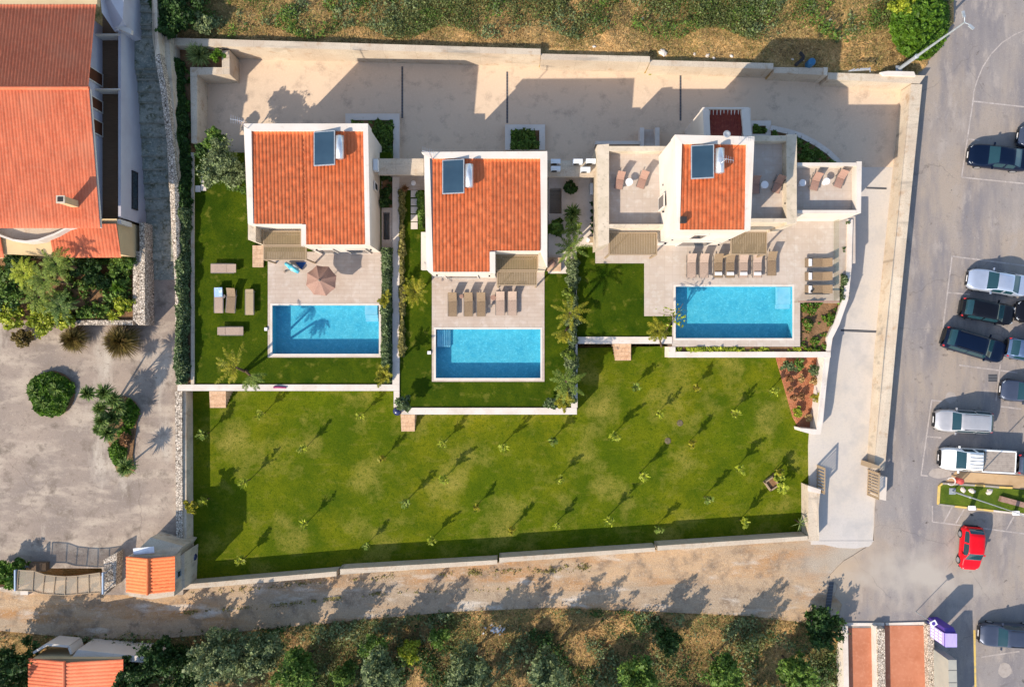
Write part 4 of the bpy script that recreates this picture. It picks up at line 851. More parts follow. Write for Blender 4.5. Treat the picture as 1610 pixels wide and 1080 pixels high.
MB().prism([(A.x+.3, D.y+.01, 1.75), (B.x-.1, D.y+.01, 1.75), (W(288, 858, 1.2).x, W(0, 858, 1.2).y, 1.2), (A.x+1.4, D.y+1.2, 1.2)], -1.4).build('rear_annex', m_rawconc, gh)
MB().prism([W(277, 880, .9), W(290, 868, .9), W(290, 925, .6), W(277, 932, .6)], -1.8).build('side_wall', m_rawconc, gh)
f_ = MB(); p_ = MB(); win(p_, f_, (B.x-.1, W(0, 902, .5).y), (B.x-.1, W(0, 892, .5).y), .95, 1.6, .05); d_ = p_.build('window', m_glassd, gh); f_.build('frame', m_steel, d_)
# debris on the roof edge
MB().box((A.x+1.2, D.y+.35, 1.85), (1.6, .5, .08), .1).build('roof_sheet', m_metal, gh)
wallthing('rubble stone wall stub left of the tiled gatehouse', [([(163, 880, .5), (176, 872, .4), (184, 868, .4), (182, 920, .3), (172, 925, .3), (163, 936, .3)], -2)], m_stone, 'stone_wall')
wallthing('small timber faced wall behind the curved canopy', [([(46, 885, -.1), (72, 885, -.1), (72, 898, -.1), (46, 898, -.1)], -1.2)], m_wood)

# curved canopy of translucent panels
def glass_mat(name, c, tr):
    m = bpy.data.materials.new(name); m.use_nodes = True; n = m.node_tree; N = n.nodes; L = n.links; b = N['Principled BSDF']; b.inputs['Base Color'].default_value = c; b.inputs['Roughness'].default_value = .35
    t_ = N.new('ShaderNodeBsdfTransparent'); t_.inputs[0].default_value = (.95, .93, .88, 1); ms = N.new('ShaderNodeMixShader'); ms.inputs[0].default_value = tr
    L.new(b.outputs[0], ms.inputs[1]); L.new(t_.outputs[0], ms.inputs[2]); L.new(ms.outputs[0], N['Material Output'].inputs['Surface']); return m
m_poly = glass_mat('translucent_panel', col(220, 202, 176, .62), .66)
m_bluem = M('pale_blue_metal', col(170, 190, 214, .6), .5, metal=.2)
cz = .95; up = [(29, 896), (53, 897), (70, 903), (87, 905), (103, 906), (121, 905), (139, 902.5), (157, 900)]; lo_ = [(27, 928), (51, 928.5), (67, 933), (84, 934), (102, 935.5), (121, 933.5), (140, 932), (159, 931)]
cv = thing('canopy', 'curved entrance canopy of translucent panels with pale blue end frames', 'canopy', W(95, 918, -.8))
for i in range(7): MB().pp([(up[i][0], up[i][1], cz), (up[i+1][0], up[i+1][1], cz), (lo_[i+1][0], lo_[i+1][1], cz), (lo_[i][0], lo_[i][1], cz)], cz-.02).build('panel', m_poly, cv)
for i in range(8): p_, q_ = W(up[i][0], up[i][1], cz+.03), W(lo_[i][0], lo_[i][1], cz+.03); MB().tube([p_, q_], .035, 6).build('rib', m_pframe, cv)
MB().tube([W(x, y, cz+.03) for x, y in up], .035, 6).build('edge_beam', m_pframe, cv); MB().tube([W(x, y, cz+.03) for x, y in lo_], .035, 6).build('edge_beam', m_pframe, cv)
for x, y0, y1 in ((23, 896, 929), (161, 900, 934)):
    MB().bp(x-1.1, y0, x+1.1, y1, cz+.08, cz-.12).build('end_frame', m_bluem, cv)
    for yy in (y0+3, y1-3): q = W(x, yy, cz); MB().tube([(q.x, q.y, cz-.1), (q.x, q.y, -1.5)], .05, 6).build('post', m_bluem, cv)
tag(MB().bp(32, 928.5, 44, 935, -.6, -1.6).build('concrete_block', m_white), 'small white block under the left end of the curved canopy', 'block')

# house at the lower left corner
sw = thing('house', 'small house with red tiled roof and white terrace among dark trees', 'house', (-34, -25.5, -2))
z0 = 1.5; zr_ = 2.1; yT = W(0, 1034, z0).y; RX = W(101, 1035, zr_).x; x0_ = W(45, 1030, z0).x; x1_ = W(194, 1040, z0).x
V_ = Vector((RX-x0_, 0, zr_-z0)); tiles('roof', m_tile_old, sw, (x0_, yT, z0), (0, -1, 0), V_, 6, lambda u: (0, V_.length), pitch=.27, course=3, amp=.08)
V_ = Vector((x1_-RX, 0, z0-zr_)); tiles('roof', m_tile_old, sw, (RX, yT-.1, zr_), (0, -1, 0), V_, 6, lambda u: (0, V_.length), pitch=.27, course=.42, amp=.07, step=.06)
MB().tube([(RX, yT, zr_+.02), (RX, yT-6, zr_+.02)], .11, 8).build('ridge_cap', m_tile_old, sw)
MB().prism([(x0_+.2, yT-.1, z0-.12), (x1_-.2, yT-.1, z0-.12), (x1_-.2, yT-6, z0-.12), (x0_+.2, yT-6, z0-.12)], -3).build('wall', m_cream, sw)
MB().pp([(112, 1034, 1.0), (122, 1021, 1.0), (246, 1034, 1.0), (240, 1042, 1.0)], -3).build('terrace', m_white, sw)
tr_ = MB()
for (a, b, c2_, d2) in ((52, 1026, 74, 1013), (74, 1013, 108, 1016), (108, 1016, 112, 1028)):
    P, Q = W(a, b, 1.0), W(c2_, d2, 1.0); d = (Q-P); tr_.box(((P.x+Q.x)/2, (P.y+Q.y)/2, .2), (d.length, .18, 1.6), math.atan2(d.y, d.x))
tr_.build('yard_wall', m_white, sw)

# ------------------------------------------------------------------ lower right: terracotta ramps, walls, kiosk, boxes
struct(MB().prism([GP(1334, 987, .02), GP(1374, 987, .02), GP(1380, 1250, .02), GP(1336, 1250, .02)], -2.5).build('terracotta_path', m_terra))
struct(MB().prism([GP(1391, 983, .02), GP(1456, 983, .02), GP(1464, 1250, .02), GP(1394, 1250, .02)], -2.5).build('terracotta_path', m_terra))
def gpwall(label, pts, h, m, name='garden_wall', cat_='wall'): return tag(MB().prism([GP(x, y, h) for x, y in pts], -2.6).build(name, m), label, cat_)
gpwall('narrow pale wall at the left edge of the terracotta path', [(1325, 984), (1333, 984), (1338, 1250), (1330, 1250)], .55, m_coping)
gpwall('white edged coping in front of the first terracotta path', [(1326, 983.5), (1390, 983.5), (1390, 979), (1326, 979)], .12, m_coping)
gpwall('pebble stone wall between the two terracotta paths', [(1379.5, 988), (1391, 988), (1395, 1250), (1384, 1250)], .7, m_stone, 'stone_wall')
gpwall('thin white wall beside the first terracotta path', [(1374, 984), (1379, 984), (1383.5, 1250), (1379, 1250)], .5, m_coping)
gpwall('pebble stone wall between terracotta path and kiosk', [(1458, 982), (1468, 982), (1475, 1250), (1465, 1250)], .6, m_stone, 'stone_wall')
gpwall('thin white edging at the second terracotta path', [(1393, 979), (1462, 977), (1462, 981.5), (1393, 982.5)], .1, m_coping)
m_box = M('pale_cabinet_metal', col(204, 198, 182, .56), .6, [(.6, col(186, 184, 174, .52), .4, .7, 4)])
m_purple = M('purple_panel', col(96, 70, 170, .6), .5); m_lilac = M('lilac_panel', col(196, 178, 240, .75), .5, [(8, col(180, 160, 232, .75), .45, .7, 3, (3, .2, 1))])
kz = 1.35; P = [W(1486, 995, kz), W(1504, 995.5, kz), W(1504, 1016.5, kz), W(1486, 1016.5, kz)]
kk = thing('kiosk', 'purple and lilac vending kiosk beside the pebble wall', 'kiosk', (P[0].x, P[0].y-.5, -1.3))
MB().prism(P, -1.35).build('body', m_purple, kk); MB().prism([Vector((p.x, p.y, kz+.06)) for p in P], kz+.002).build('roof', m_lilac, kk)
xw = P[0].x; yl, yh = P[3].y, P[0].y
MB().box((xw-.02, (yl+yh)/2, .1), (.03, yh-yl-.06, 2.3)).build('display_panel', m_lilac, kk)
for r_ in range(3):
    for k in range(4): MB().box((xw-.045, yl+.17+k*.235, -.35+r_*.55), (.02, .16, .34)).build('white_pictogram', m_wfab, kk)
MB().prism([(P[0].x+.05, P[0].y+.002, kz-.1), (P[0].x+.9, P[0].y+.03, kz-.1), (P[0].x+.8, P[0].y+.35, kz-.3), (P[0].x+.1, P[0].y+.3, kz-.3)], -1.2).build('rear_housing', m_purple, kk)
sg = thing('sign', 'white rounded sign with dark emblem on a thin pole by the kiosk', 'sign', W(1459, 974, -1.3)); c_ = W(1466.5, 979, 1.2)
MB().tube([(c_.x, c_.y, -1.4), (c_.x, c_.y, 1.2)], .03, 6).build('pole', m_steel, sg)
q = MB(); q.box((c_.x, c_.y, 1.3), (.5, .42, .05), .5); q = q.build('board', m_wfab, sg); MB().tube([(c_.x, c_.y, 1.32), (c_.x, c_.y, 1.34)], .14, 14).build('emblem', m_purple, q)
kz = 1.35; P = [W(1491, 1037, kz), W(1504, 1037, kz), W(1507, 1160, kz), W(1494, 1160, kz)]
bx = thing('storage_container', 'long pale grey metal cabinet below the purple kiosk', 'cabinet', (P[0].x, P[0].y-2, -1.4)); MB().prism(P, -1.4).build('body', m_box, bx)
g_ = MB()
for k in range(5): g_.box(((P[0].x+P[1].x)/2+.02*k, P[0].y-.8-k*.95, kz+.01), (P[1].x-P[0].x, .03, .02))
g_.build('lid_seams', m_alu, bx)

# ------------------------------------------------------------------ road paint
def line(mb, x0, y0, x1, y1, wd=2.2, dz=.006):
    d = math.hypot(x1-x0, y1-y0); nx_, ny_ = -(y1-y0)/d*wd/2, (x1-x0)/d*wd/2
    mb.add([GP(x0+nx_, y0+ny_, dz), GP(x0-nx_, y0-ny_, dz), GP(x1-nx_, y1-ny_, dz), GP(x1+nx_, y1+ny_, dz)], [(0, 1, 2, 3)])
rm = MB()
for q in ((1530, 158, 1512, 279), (1530, 159.5, 1660, 174), (1523, 219, 1540, 221), (1512, 279, 1660, 294), (1497, 402, 1482, 520), (1496.8, 403, 1660, 424), (1490.5, 460, 1525, 463), (1508, 574, 1600, 586), (1573, 572, 1566, 630), (1465, 628, 1448, 748), (1465, 629, 1481, 631), (1457, 686, 1480, 688), (1449, 747, 1459, 748), (1466, 795, 1466, 820), (1466, 820, 1620, 840), (1497, 797, 1484, 821), (1516, 800, 1503, 822), (1594, 812, 1582, 833), (1543, 1032.5, 1603, 1023.5), (1574, 639, 1607, 643), (1610, 490, 1660, 496)): line(rm, *q)
cvp = [(1530, 158), (1531, 145), (1536, 128), (1545, 106), (1558, 86), (1575, 68), (1595, 55), (1625, 42)]
for a, b in zip(cvp[:-1], cvp[1:]): line(rm, a[0], a[1], b[0], b[1], 1.8)
struct(rm.build('road_marking', m_paint))
rm = MB(); line(rm, 1532, 990, 1536, 1200, 3.2); struct(rm.build('road_marking', m_yellow))
m_patch = M('light_asphalt_patch', col(206, 192, 180, .55), .9, [(4, col(190, 176, 164, .55), .45, .7, 5)])
pm = MB()
for (x, y, rx_, ry_) in ((1580, 1053, 10.5, 12), (1478, 744, 18, 8), (1495, 625, 9, 9)):
    pts = [GP(x+rx_*math.cos(t)*(1+.08*math.sin(5*t)), y+ry_*math.sin(t)*(1+.06*math.cos(3*t)), .003) for t in np.linspace(0, 2*math.pi, 15)[:-1]]
    pm.add(pts[::-1], [tuple(range(14))])
struct(pm.build('asphalt_patch', m_patch))
tag(MB().prism([GP(1554, 588.5, .008), GP(1568, 588.5, .008), GP(1568, 600, .008), GP(1554, 600, .008)], -1.3).build('drain_cover', m_drain), 'rectangular rusty drain cover between parked cars', 'drain cover')
struct(MB().pp([(1304, 914.5, RD+.03), (1311, 914.5, RD+.03), (1305, 969, RD+.03), (1295, 969, RD+.03)], RD-.1).build('drain_channel', m_drain))
# traffic island
isl = thing('traffic_island', 'grassy traffic island with yellow and white kerb by the pickup', 'traffic island', GP(1540, 775))
MB().prism([GP(x, y, .1) for x, y in ((1478, 763), (1484, 761), (1640, 772), (1640, 812), (1560, 802), (1477, 793))], -2).build('grass', m_grassI, isl)
def kerb(pts, m, nm):
    mb = MB()
    for (x0, y0), (x1, y1) in zip(pts[:-1], pts[1:]):
        d = math.hypot(x1-x0, y1-y0); nx_, ny_ = -(y1-y0)/d*1.4, (x1-x0)/d*1.4
        mb.prism([GP(x0+nx_, y0+ny_, .14), GP(x0-nx_, y0-ny_, .14), GP(x1-nx_, y1-ny_, .14), GP(x1+nx_, y1+ny_, .14)], -1.9)
    mb.build(nm, m, isl)
kerb([(1476, 793), (1477.5, 764), (1482, 760)], m_yellow, 'kerb'); kerb([(1482.1, 760), (1533, 763)], m_kerb, 'kerb'); kerb([(1533.1, 763), (1549, 764)], m_yellow, 'kerb'); kerb([(1549.1, 764), (1571, 766)], m_kerb, 'kerb'); kerb([(1571.1, 766), (1592, 767)], m_yellow, 'kerb')
kerb([(1476, 793), (1501, 796)], m_kerb, 'kerb'); kerb([(1501.1, 796), (1520, 798)], m_yellow, 'kerb'); kerb([(1520.1, 798), (1536, 800)], m_kerb, 'kerb'); kerb([(1536.1, 800), (1562, 803)], m_yellow, 'kerb'); kerb([(1562.1, 803), (1640, 812)], m_coping, 'kerb')
struct(MB().prism([GP(x, y, .03) for x, y in ((1503, 741), (1640, 750), (1640, 771), (1484, 760))], -1.9).build('path', M('sandy_pavement', col(220, 184, 140, .58), .9, [(1, col(206, 168, 122, .56), .45, .7, 5)], (14, .4, .03))))
tag(MB().prism([GP(1575, 780, .35), GP(1640, 798, .35), GP(1640, 806, .35), GP(1572, 788, .35)], -1.5).build('low_brick_wall', M('pinkish_brick', col(196, 156, 136, .55), .9, [(5, col(170, 130, 110, .5), .45, .7, 5)])), 'low pinkish brick wall on the traffic island', 'wall')
def rock(px, py, r_, label, zf=GP, m=None, z=None):
    c = zf(px, py) if z is None else W(px, py, z); me = bpy.data.meshes.new('rock'); mb = MB(); n = 9; k = random.random()*6
    prof = [(.35, 0), (1, .15), (.95, .45), (.55, .75), (.1, .85)]
    vs = []; fs = []
    for j, (a, z_) in enumerate(prof):
        for i in range(n):
            t = 2*math.pi*i/n; q = a*(1+.25*math.sin(2*t+k+j)+.12*math.sin(5*t+k)); vs.append((c.x+r_*q*math.cos(t), c.y+r_*q*.8*math.sin(t), c.z+r_*z_))
    for j in range(4):
        for i in range(n): fs.append((j*n+i, j*n+(i+1) % n, (j+1)*n+(i+1) % n, (j+1)*n+i))
    fs.append(tuple(4*n+i for i in range(n))); mb.add(vs, fs); return tag(mb.build('rock', m or m_coping), label, 'rock')
rock(1513, 769.5, .26, 'round pale stone nearest the left end of the traffic island'); rock(1527, 771, .28, 'jagged pale stone, second from the left on the traffic island'); rock(1554, 772.5, .3, 'white painted stone right of centre on the traffic island')
# red bundle and hoop on the kerb
c_ = GP(1509, 756, .5); rb = thing('covered_bin', 'red topped bin with cream handle loop on the kerb near the pickup', 'bin', GP(1508, 757))
m_redp = M('faded_red_plastic', col(226, 96, 88, .6), .5, [(4, col(200, 70, 66, .6), .45, .7, 3)])
MB().lathe((c_.x, c_.y, -1.2), [(.16, 0), (.22, .1), (.24, .6), (.26, .7), (.18, .8), (.05, .83)], 12).build('bin_body', m_redp, rb)
MB().tube([Vector((c_.x-.75+.32*math.cos(t), c_.y+.3*math.sin(t), -.55)) for t in np.linspace(-2.6, 2.6, 16)], .05, 6).build('handle', m_coping, rb)
# low posts on the island path
for i, (x, y) in enumerate(((1527, 798), (1596, 806))):
    pb = thing('bollard_lamp', ['squat white lamp bollard under the leaning street lamp arm', 'slim grey lamp bollard at the right end of the traffic island'][i], 'bollard', GP(x, y, .1), 'lamp bollards on the traffic island')
    a, b = GP(x, y, .1), GP(x, y, 1.3); MB().tube([a, b], .12 if i else .16, 8).build('post', m_acw, pb); MB().box((b.x, b.y, b.z+.1), (.5, .34, .14)).build('head', m_wfab, pb)
# street lamps
def street_lamp(px, py, z, h, label, heads, r0=.14):
    c = W(px, py, z); t = thing('street_lamp', label, 'street lamp', c, 'grey steel street lamps')
    MB().tube([(c.x, c.y, z), (c.x, c.y, z+h*.30)], r0, 12).build('lower_pole', m_steel, t); MB().tube([(c.x, c.y, z+h*.30), (c.x, c.y, z+h*.31), (c.x, c.y, z+h*.315), (c.x, c.y, z+h)], [r0*1.25, r0*1.25, r0*.75, r0*.4], 12).build('upper_pole', m_steel, t)
    MB().box((c.x, c.y, z+.03), (.5, .5, .06)).build('base_plate', m_steel, t)
    for k, (dx, dy) in enumerate(heads):
        L_ = math.hypot(dx, dy); MB().tube([(c.x, c.y, z+h-.05), (c.x+dx*.6, c.y+dy*.6, z+h+.1), (c.x+dx, c.y+dy, z+h+.05)], .035, 6).build('arm', m_steel, t)
        hd = MB(); hd.box((c.x+dx*1.15, c.y+dy*1.15, z+h+.05), (.42, .18, .1), math.atan2(dy, dx)); hd.build('lamp_head', m_steel, t)
    return t
street_lamp(1413, 109, -.3, 8.8, 'tall grey street lamp on the concrete plinth by the hedge tree', [(.35, -.3), (-.1, .45)])
street_lamp(1497, 772, -1.1, 7.9, 'grey street lamp standing on the grassy traffic island', [(.6, -.25)], .065)
tag(MB().pp([(1396, 112, .1), (1437, 113, .1), (1440, 120, .1), (1390, 119, .1), (1384, 114, .1)], -1.5).build('lamp_plinth', m_white), 'white concrete plinth at the foot of the tall street lamp', 'plinth')
MBf = MB(); fp = [W(1386, 127.5, -.8), W(1401, 124, -.8), W(1424, 124.5, -.8), W(1413, 131.5, -.8)]
tag(MB().tube([W(1386, 131, -.55), W(1401, 125, -.25), W(1425, 125, -.25), W(1412, 131.5, -.55), W(1402, 130.5, -.5), W(1399, 132, -.5), W(1386, 131, -.55)], .035, 5).build('wall_bracket', m_dark), 'dark bent metal frame on the corner of the retaining wall', 'frame')
# metal rack behind the wall
rk = MB(); 
for k in range(5): a, b = W(1336+k*6, 112-k*.4, .55), W(1344+k*6, 108.5, .75); rk.tube([a, b], .04, 5)
rk.tube([W(1334, 112, .55), W(1368, 110, .6)], .04, 5); rk.tube([W(1352, 108.6, .8), W(1368, 108.2, .8)], .05, 5); rk.tube([W(1368, 106, .5), W(1368, 114, .5)], .04, 5)
tag(rk.build('metal_rack', m_metal), 'silver metal rack lying behind the retaining wall', 'rack')
c_ = W(1276, 98, .5); bk = thing('barrel', 'blue barrel in the shade behind the retaining wall', 'barrel', (c_.x, c_.y, -.2)); MB().lathe((c_.x, c_.y, -.2), [(.27, 0), (.3, .1), (.29, .4), (.3, .75), (.27, .85), (.2, .87)], 16).build('drum', M('blue_plastic', col(60, 120, 160, .6), .5), bk, True)
tag(MB().tube([W(1257+6*math.sin(t*1.4), 83+t*6.5, .45) for t in np.linspace(0, 3.2, 12)], .13, 8).build('corrugated_hose', m_dark), 'black curved hose lying in the shade behind the retaining wall', 'hose')

# slatted gates at the driveway
def slat_gate(x0, y0, x1, y1, zg, h, label, n=9):
    P, Q = W(x0, y0, zg), W(x1, y1, zg); d = Q-P; L_ = d.length; u = d.normalized(); a = math.atan2(d.y, d.x)
    t = thing('slatted_gate', label, 'gate', (P+Q)/2, 'slatted driveway gate leaves'); fr = MB()
    for zz_ in (.12, h-.05): fr.box(((P.x+Q.x)/2, (P.y+Q.y)/2, zg+zz_), (L_, .07, .1), a)
    for e in (P, Q): fr.box((e.x, e.y, zg+h/2), (.08, .08, h), a)
    fr.build('frame', m_pframe, t)
    for k in range(n): q = P + u*(L_*(k+.5)/n); MB().box((q.x, q.y, zg+h/2), (L_/n*.48, .035, h-.2), a).build('slat', m_pframe, t)
slat_gate(1284.5, 731, 1284, 770, -1.5, 1.6, 'taupe slatted gate leaf left of the driveway casting striped shadow', 8)
slat_gate(1364.5, 738, 1363, 777, -1.45, 2.0, 'taupe slatted gate leaf right of the driveway against its wall', 9)
MB_ = MB(); MB_.pp([(1370.5, 728, .3), (1384, 733, .3), (1384, 736, .3), (1369, 736, .3)], -1.6)
tag(MB_.build('gate_pillar', m_pframe), 'taupe gate post box above the right slatted gate', 'pillar')

# ------------------------------------------------------------------ vehicles
def paintmat(name, c, metal=.4): 
    m = M(name, c, .32, metal=metal, spec=.35 if c[2] > .03 else .12, coat=.45 if c[2] > .03 else .12, var=[(1.5, tuple(x*.9 for x in c[:3])+(1,), .4, .7, 3)]); return m
m_tyre = M('tyre_rubber', (.02, .02, .02, 1), .9); m_rim = M('alloy_rim', (.55, .56, .58, 1), .3, metal=.8)
m_cglass = M('car_glass', (.012, .04, .05, 1), .06, spec=.6); m_head = M('headlight_lens', (.42, .45, .48, 1), .15, spec=.7); m_tail = M('tail_light', (.5, .03, .03, 1), .25, spec=.6)
m_plast = M('black_trim', (.025, .025, .027, 1), .6)
def smooth_interp(xs, ks, vs):
    o = np.interp(xs, ks, vs); k = np.array([1, 2, 3, 2, 1.]); k /= k.sum(); p = np.pad(o, 2, mode='edge'); return np.convolve(p, k, 'valid')
def car(label, front, rear, wd, h, kind, mat, name='parked_car', zl=.75, group='cars parked in the lot'):
    Fp = GP(front[0], front[1], zl); Rp = GP(rear[0], rear[1], zl); d = Fp-Rp; L_ = math.hypot(d.x, d.y); ang = math.atan2(d.y, d.x); c = (Fp+Rp)/2; zg = PA+PB*c.y
    t = thing(name, label, 'car', (c.x, c.y, zg), group)
    s = np.linspace(0, 1, 61)
    if kind == 'hatch': k_ = dict(bk=[0, .02, .08, .25, .5, .8, .95, 1], bv=[.30, .40, .47, .56, .6, .63, .62, .5], tk=[0, .02, .08, .25, .42, .55, .82, .93, .985, 1], tv=[.36, .46, .53, .64, .97, 1.0, .96, .82, .62, .52], ws=(.255, .415), rw=(.86, .965), ro=(.42, .86))
    elif kind == 'sedan': k_ = dict(bk=[0, .02, .08, .27, .5, .8, .95, 1], bv=[.32, .42, .5, .6, .63, .66, .64, .5], tk=[0, .02, .08, .27, .42, .52, .66, .82, .95, 1], tv=[.38, .48, .56, .66, .97, 1.0, .96, .72, .68, .54], ws=(.275, .415), rw=(.68, .81), ro=(.42, .68))
    elif kind == 'suv': k_ = dict(bk=[0, .02, .08, .25, .5, .8, .95, 1], bv=[.36, .46, .54, .6, .62, .64, .63, .5], tk=[0, .02, .08, .24, .38, .5, .86, .94, .985, 1], tv=[.42, .52, .6, .68, .96, 1.0, .97, .86, .64, .54], ws=(.245, .375), rw=(.885, .97), ro=(.38, .885))
    else: k_ = dict(bk=[0, .02, .08, .16, .5, .8, .95, 1], bv=[.4, .5, .55, .6, .6, .6, .6, .55], tk=[0, .02, .08, .16, .27, .4, .52, .535, .55, 1], tv=[.46, .56, .62, .68, .97, 1.0, .98, .62, .6, .6], ws=(.165, .265), rw=(.53, .54), ro=(.27, .52))
    zb = smooth_interp(s, k_['bk'], k_['bv'])*h; zt = np.maximum(smooth_interp(s, k_['tk'], k_['tv'])*h, zb+.02)
    wv = smooth_interp(s, [0, .015, .05, .12, .25, .8, .93, .98, 1], [.58, .74, .88, .97, 1, 1, .95, .82, .70])*wd/2
    if kind == 'pickup': wv = smooth_interp(s, [0, .015, .05, .12, .25, .9, .99, 1], [.7, .82, .93, .98, 1, 1, 1, .98])*wd/2
    up_ = np.clip((zt-zb)/(h*.3), 0, 1); wt = wv*(.90-.14*up_)
    fr_y = [.90, .97, 1.0, 1.0, .975]; 
    secs = []
    for i in range(61):
        W_, b_, T_ = wv[i], zb[i], zt[i]; z0_ = .2 + .12*max(0, 1-s[i]/.04) + .12*max(0, (s[i]-.96)/.04)
        sec = [(W_*.9, z0_), (W_*.97, z0_+.06), (W_, (z0_+b_)/2), (W_*.985, b_*.93), (W_*.95, b_)]
        sec += [((W_*.95)*(1-f)+wt[i]*f, b_*(1-f)+(T_-.05*up_[i])*f) for f in (.5, .93)]
        sec += [(wt[i]*.93, T_-.018*up_[i]), (wt[i]*.6, T_+.012), (0.0001, T_+.022)]
        secs.append(sec)
    S = np.array(secs); n = S.shape[1]; ca, sa = math.cos(ang), math.sin(ang)
    def wp(x, y, z): return (c.x+x*ca-y*sa, c.y+x*sa+y*ca, zg+z)
    X = (0.5-s)*L_
    def pick(nm, m, cond, off=0.0, par=t, sm=True, sides=(1, -1)):
        vs, fs, mp = [], [], {}
        for side in sides:
            for i in range(60):
                for j in range(n-1):
                    if not cond(i, j): continue
                    q = []
                    for (a, b) in ((i, j), (i, j+1), (i+1, j+1), (i+1, j)):
                        key = (side, a, b)
                        if key not in mp: mp[key] = len(vs); y, z = S[a, b]; vs.append(wp(X[a], side*(y+off*(1 if b < 7 else .2)), z+off))
                        q.append(mp[key])
                    fs.append(tuple(q if side == 1 else q[::-1]))
        return mesh_obj(nm, vs, fs, m, par, sm) if fs else None
    ws, rw, ro = k_['ws'], k_['rw'], k_['ro']
    sm_ = (s[:-1]+s[1:])/2
    isw = lambda i, j: ws[0] < sm_[i] < ws[1] and j >= 7
    isr = lambda i, j: rw[0] < sm_[i] < rw[1] and j >= 7 and kind != 'pickup'
    side_a, side_b = ws[0]+.09, (rw[0]+.035 if kind != 'sedan' else rw[0]+.03)
    iss = lambda i, j: j in (4, 5) and side_a < sm_[i] < side_b and (up_[i] > .25) and not abs(sm_[i]-(side_a+side_b)/2-.01) < .012
    bed = lambda i, j: kind == 'pickup' and sm_[i] > .555 and j >= 5
    pick('body', mat, lambda i, j: not (isw(i, j) or isr(i, j) or iss(i, j) or bed(i, j)))
    pick('windshield', m_cglass, isw); pick('side_window', m_cglass, iss, sides=(1,)); pick('side_window', m_cglass, iss, sides=(-1,)); pick('rear_window', m_cglass, isr)
    def bx_(nm, m, x, y, z, dims, par=t, rz=0):
        mb = MB(); mb.box((0, 0, 0), dims, rz); vs = [wp(x+v[0], y+v[1], z+v[2]) for v in mb.v]; return mesh_obj(nm, vs, mb.f, m, par)
    for sy in (1, -1):
        bx_('mirror', mat, L_*(.5-ws[1]+.05), sy*(wd/2+.07), zb[20]+.06, (.10, .2, .11))
        bx_('headlight', m_head, L_/2-.19, sy*wd*.345, h*.43, (.24, .14, .06), rz=-sy*.7); bx_('tail_light', m_tail, -L_/2+.13, sy*wd*.37, h*.53, (.14, .22, .12), rz=sy*.3)
    bx_('number_plate', m_wfab, L_/2+.005, 0, .4, (.03, .5, .11)); bx_('bumper_trim', m_plast, L_/2-.03, 0, .3, (.12, wd*.6, .14)); bx_('bumper_trim', m_plast, -L_/2+.03, 0, .34, (.12, wd*.66, .14))
    for sx in (.31, -.29):
        for sy in (1, -1):
            y = sy*(wd/2-.085); pr_ = [(.2, -.1), (.3, -.1), (.32, -.06), (.32, .06), (.3, .1), (.2, .1)]
            mb = MB(); vs = []; m_ = 20
            for r_, yy in pr_:
                for k in range(m_): t_ = 2*math.pi*k/m_; vs.append((sx*L_+r_*math.cos(t_), y+yy, .32+r_*math.sin(t_)))
            fs = [(i*m_+k, (i+1)*m_+k, (i+1)*m_+(k+1) % m_, i*m_+(k+1) % m_) for i in range(5) for k in range(m_)]
            wl_ = mesh_obj('wheel', [wp(*v) for v in vs], fs, m_tyre, t, True)
            vs = [(sx*L_+.21*math.cos(2*math.pi*k/m_), y+sy*.105, .32+.21*math.sin(2*math.pi*k/m_)) for k in range(m_)] + [(sx*L_+.21*math.cos(2*math.pi*k/m_), y-sy*.02, .32+.21*math.sin(2*math.pi*k/m_)) for k in range(m_)]
            mesh_obj('rim', [wp(*v) for v in vs], [tuple(range(m_)), tuple(range(2*m_-1, m_-1, -1))]+[(k, (k+1) % m_, m_+(k+1) % m_, m_+k) for k in range(m_)], m_rim, wl_)
    # cabin floor so that glass gaps never show the ground
    bx_('underbody', m_plast, 0, 0, .3, (L_*.94, wd*.86, .16))
    for sy in (1, -1): bx_('roof_rail', m_plast, L_*(.5-(ro[0]+ro[1])/2), sy*wd*.345, zt[35]+.0, (L_*(ro[1]-ro[0])*.85, .035, .03)) if kind in ('suv',) else None
    if kind == 'pickup':
        bl = L_*.44; x0_ = -L_/2+bl/2+.02
        bx_('cargo_bed', m_lv, x0_, 0, h*.665, (bl-.1, wd-.24, .05)); 
        for sy in (1, -1): bx_('bed_side', mat, x0_, sy*(wd/2-.06), h*.6, (bl, .1, .32))
        bx_('tailgate', mat, -L_/2+.05, 0, h*.6, (.08, wd-.1, .32))
        for k in range(5): bx_('roof_rack_bar', m_alu, L_*(.5-.40), -wd*.30+k*wd*.15, zt[24]+.035, (L_*.2, .03, .02))
    return t
m_lv = M('grey_bed_liner', col(196, 180, 164, .6), .7, [(4, col(176, 160, 146, .55), .45, .7, 5)])
add_lines(m_lv, 30, .16, .012, col(150, 138, 126, .5), 0, 0, .7)
p_navy = paintmat('navy_paint', (.003, .008, .024, 1), .1); p_silver = paintmat('light_silver_paint', (.50, .54, .62, 1), .6); p_black = paintmat('black_paint', (.006, .007, .011, 1), .1); p_grey = paintmat('steel_grey_paint', (.05, .062, .095, 1), .3)
p_slate = paintmat('slate_blue_paint', (.10, .15, .25, 1), .5); p_champ = paintmat('silver_beige_paint', (.52, .49, .47, 1), .5); p_white = paintmat('white_paint', (.78, .77, .74, 1), 0); p_red = paintmat('red_paint', (.62, .006, .014, 1), 0)
m_lvw = p_white
car('dark navy saloon parked alone at the upper right bays', (1525.5, 242), (1619, 253), 1.78, 1.45, 'sedan', p_navy)
car('dark car whose nose just enters the right frame edge above the navy saloon', (1604, 212), (1690, 226), 1.78, 1.45, 'sedan', p_grey)
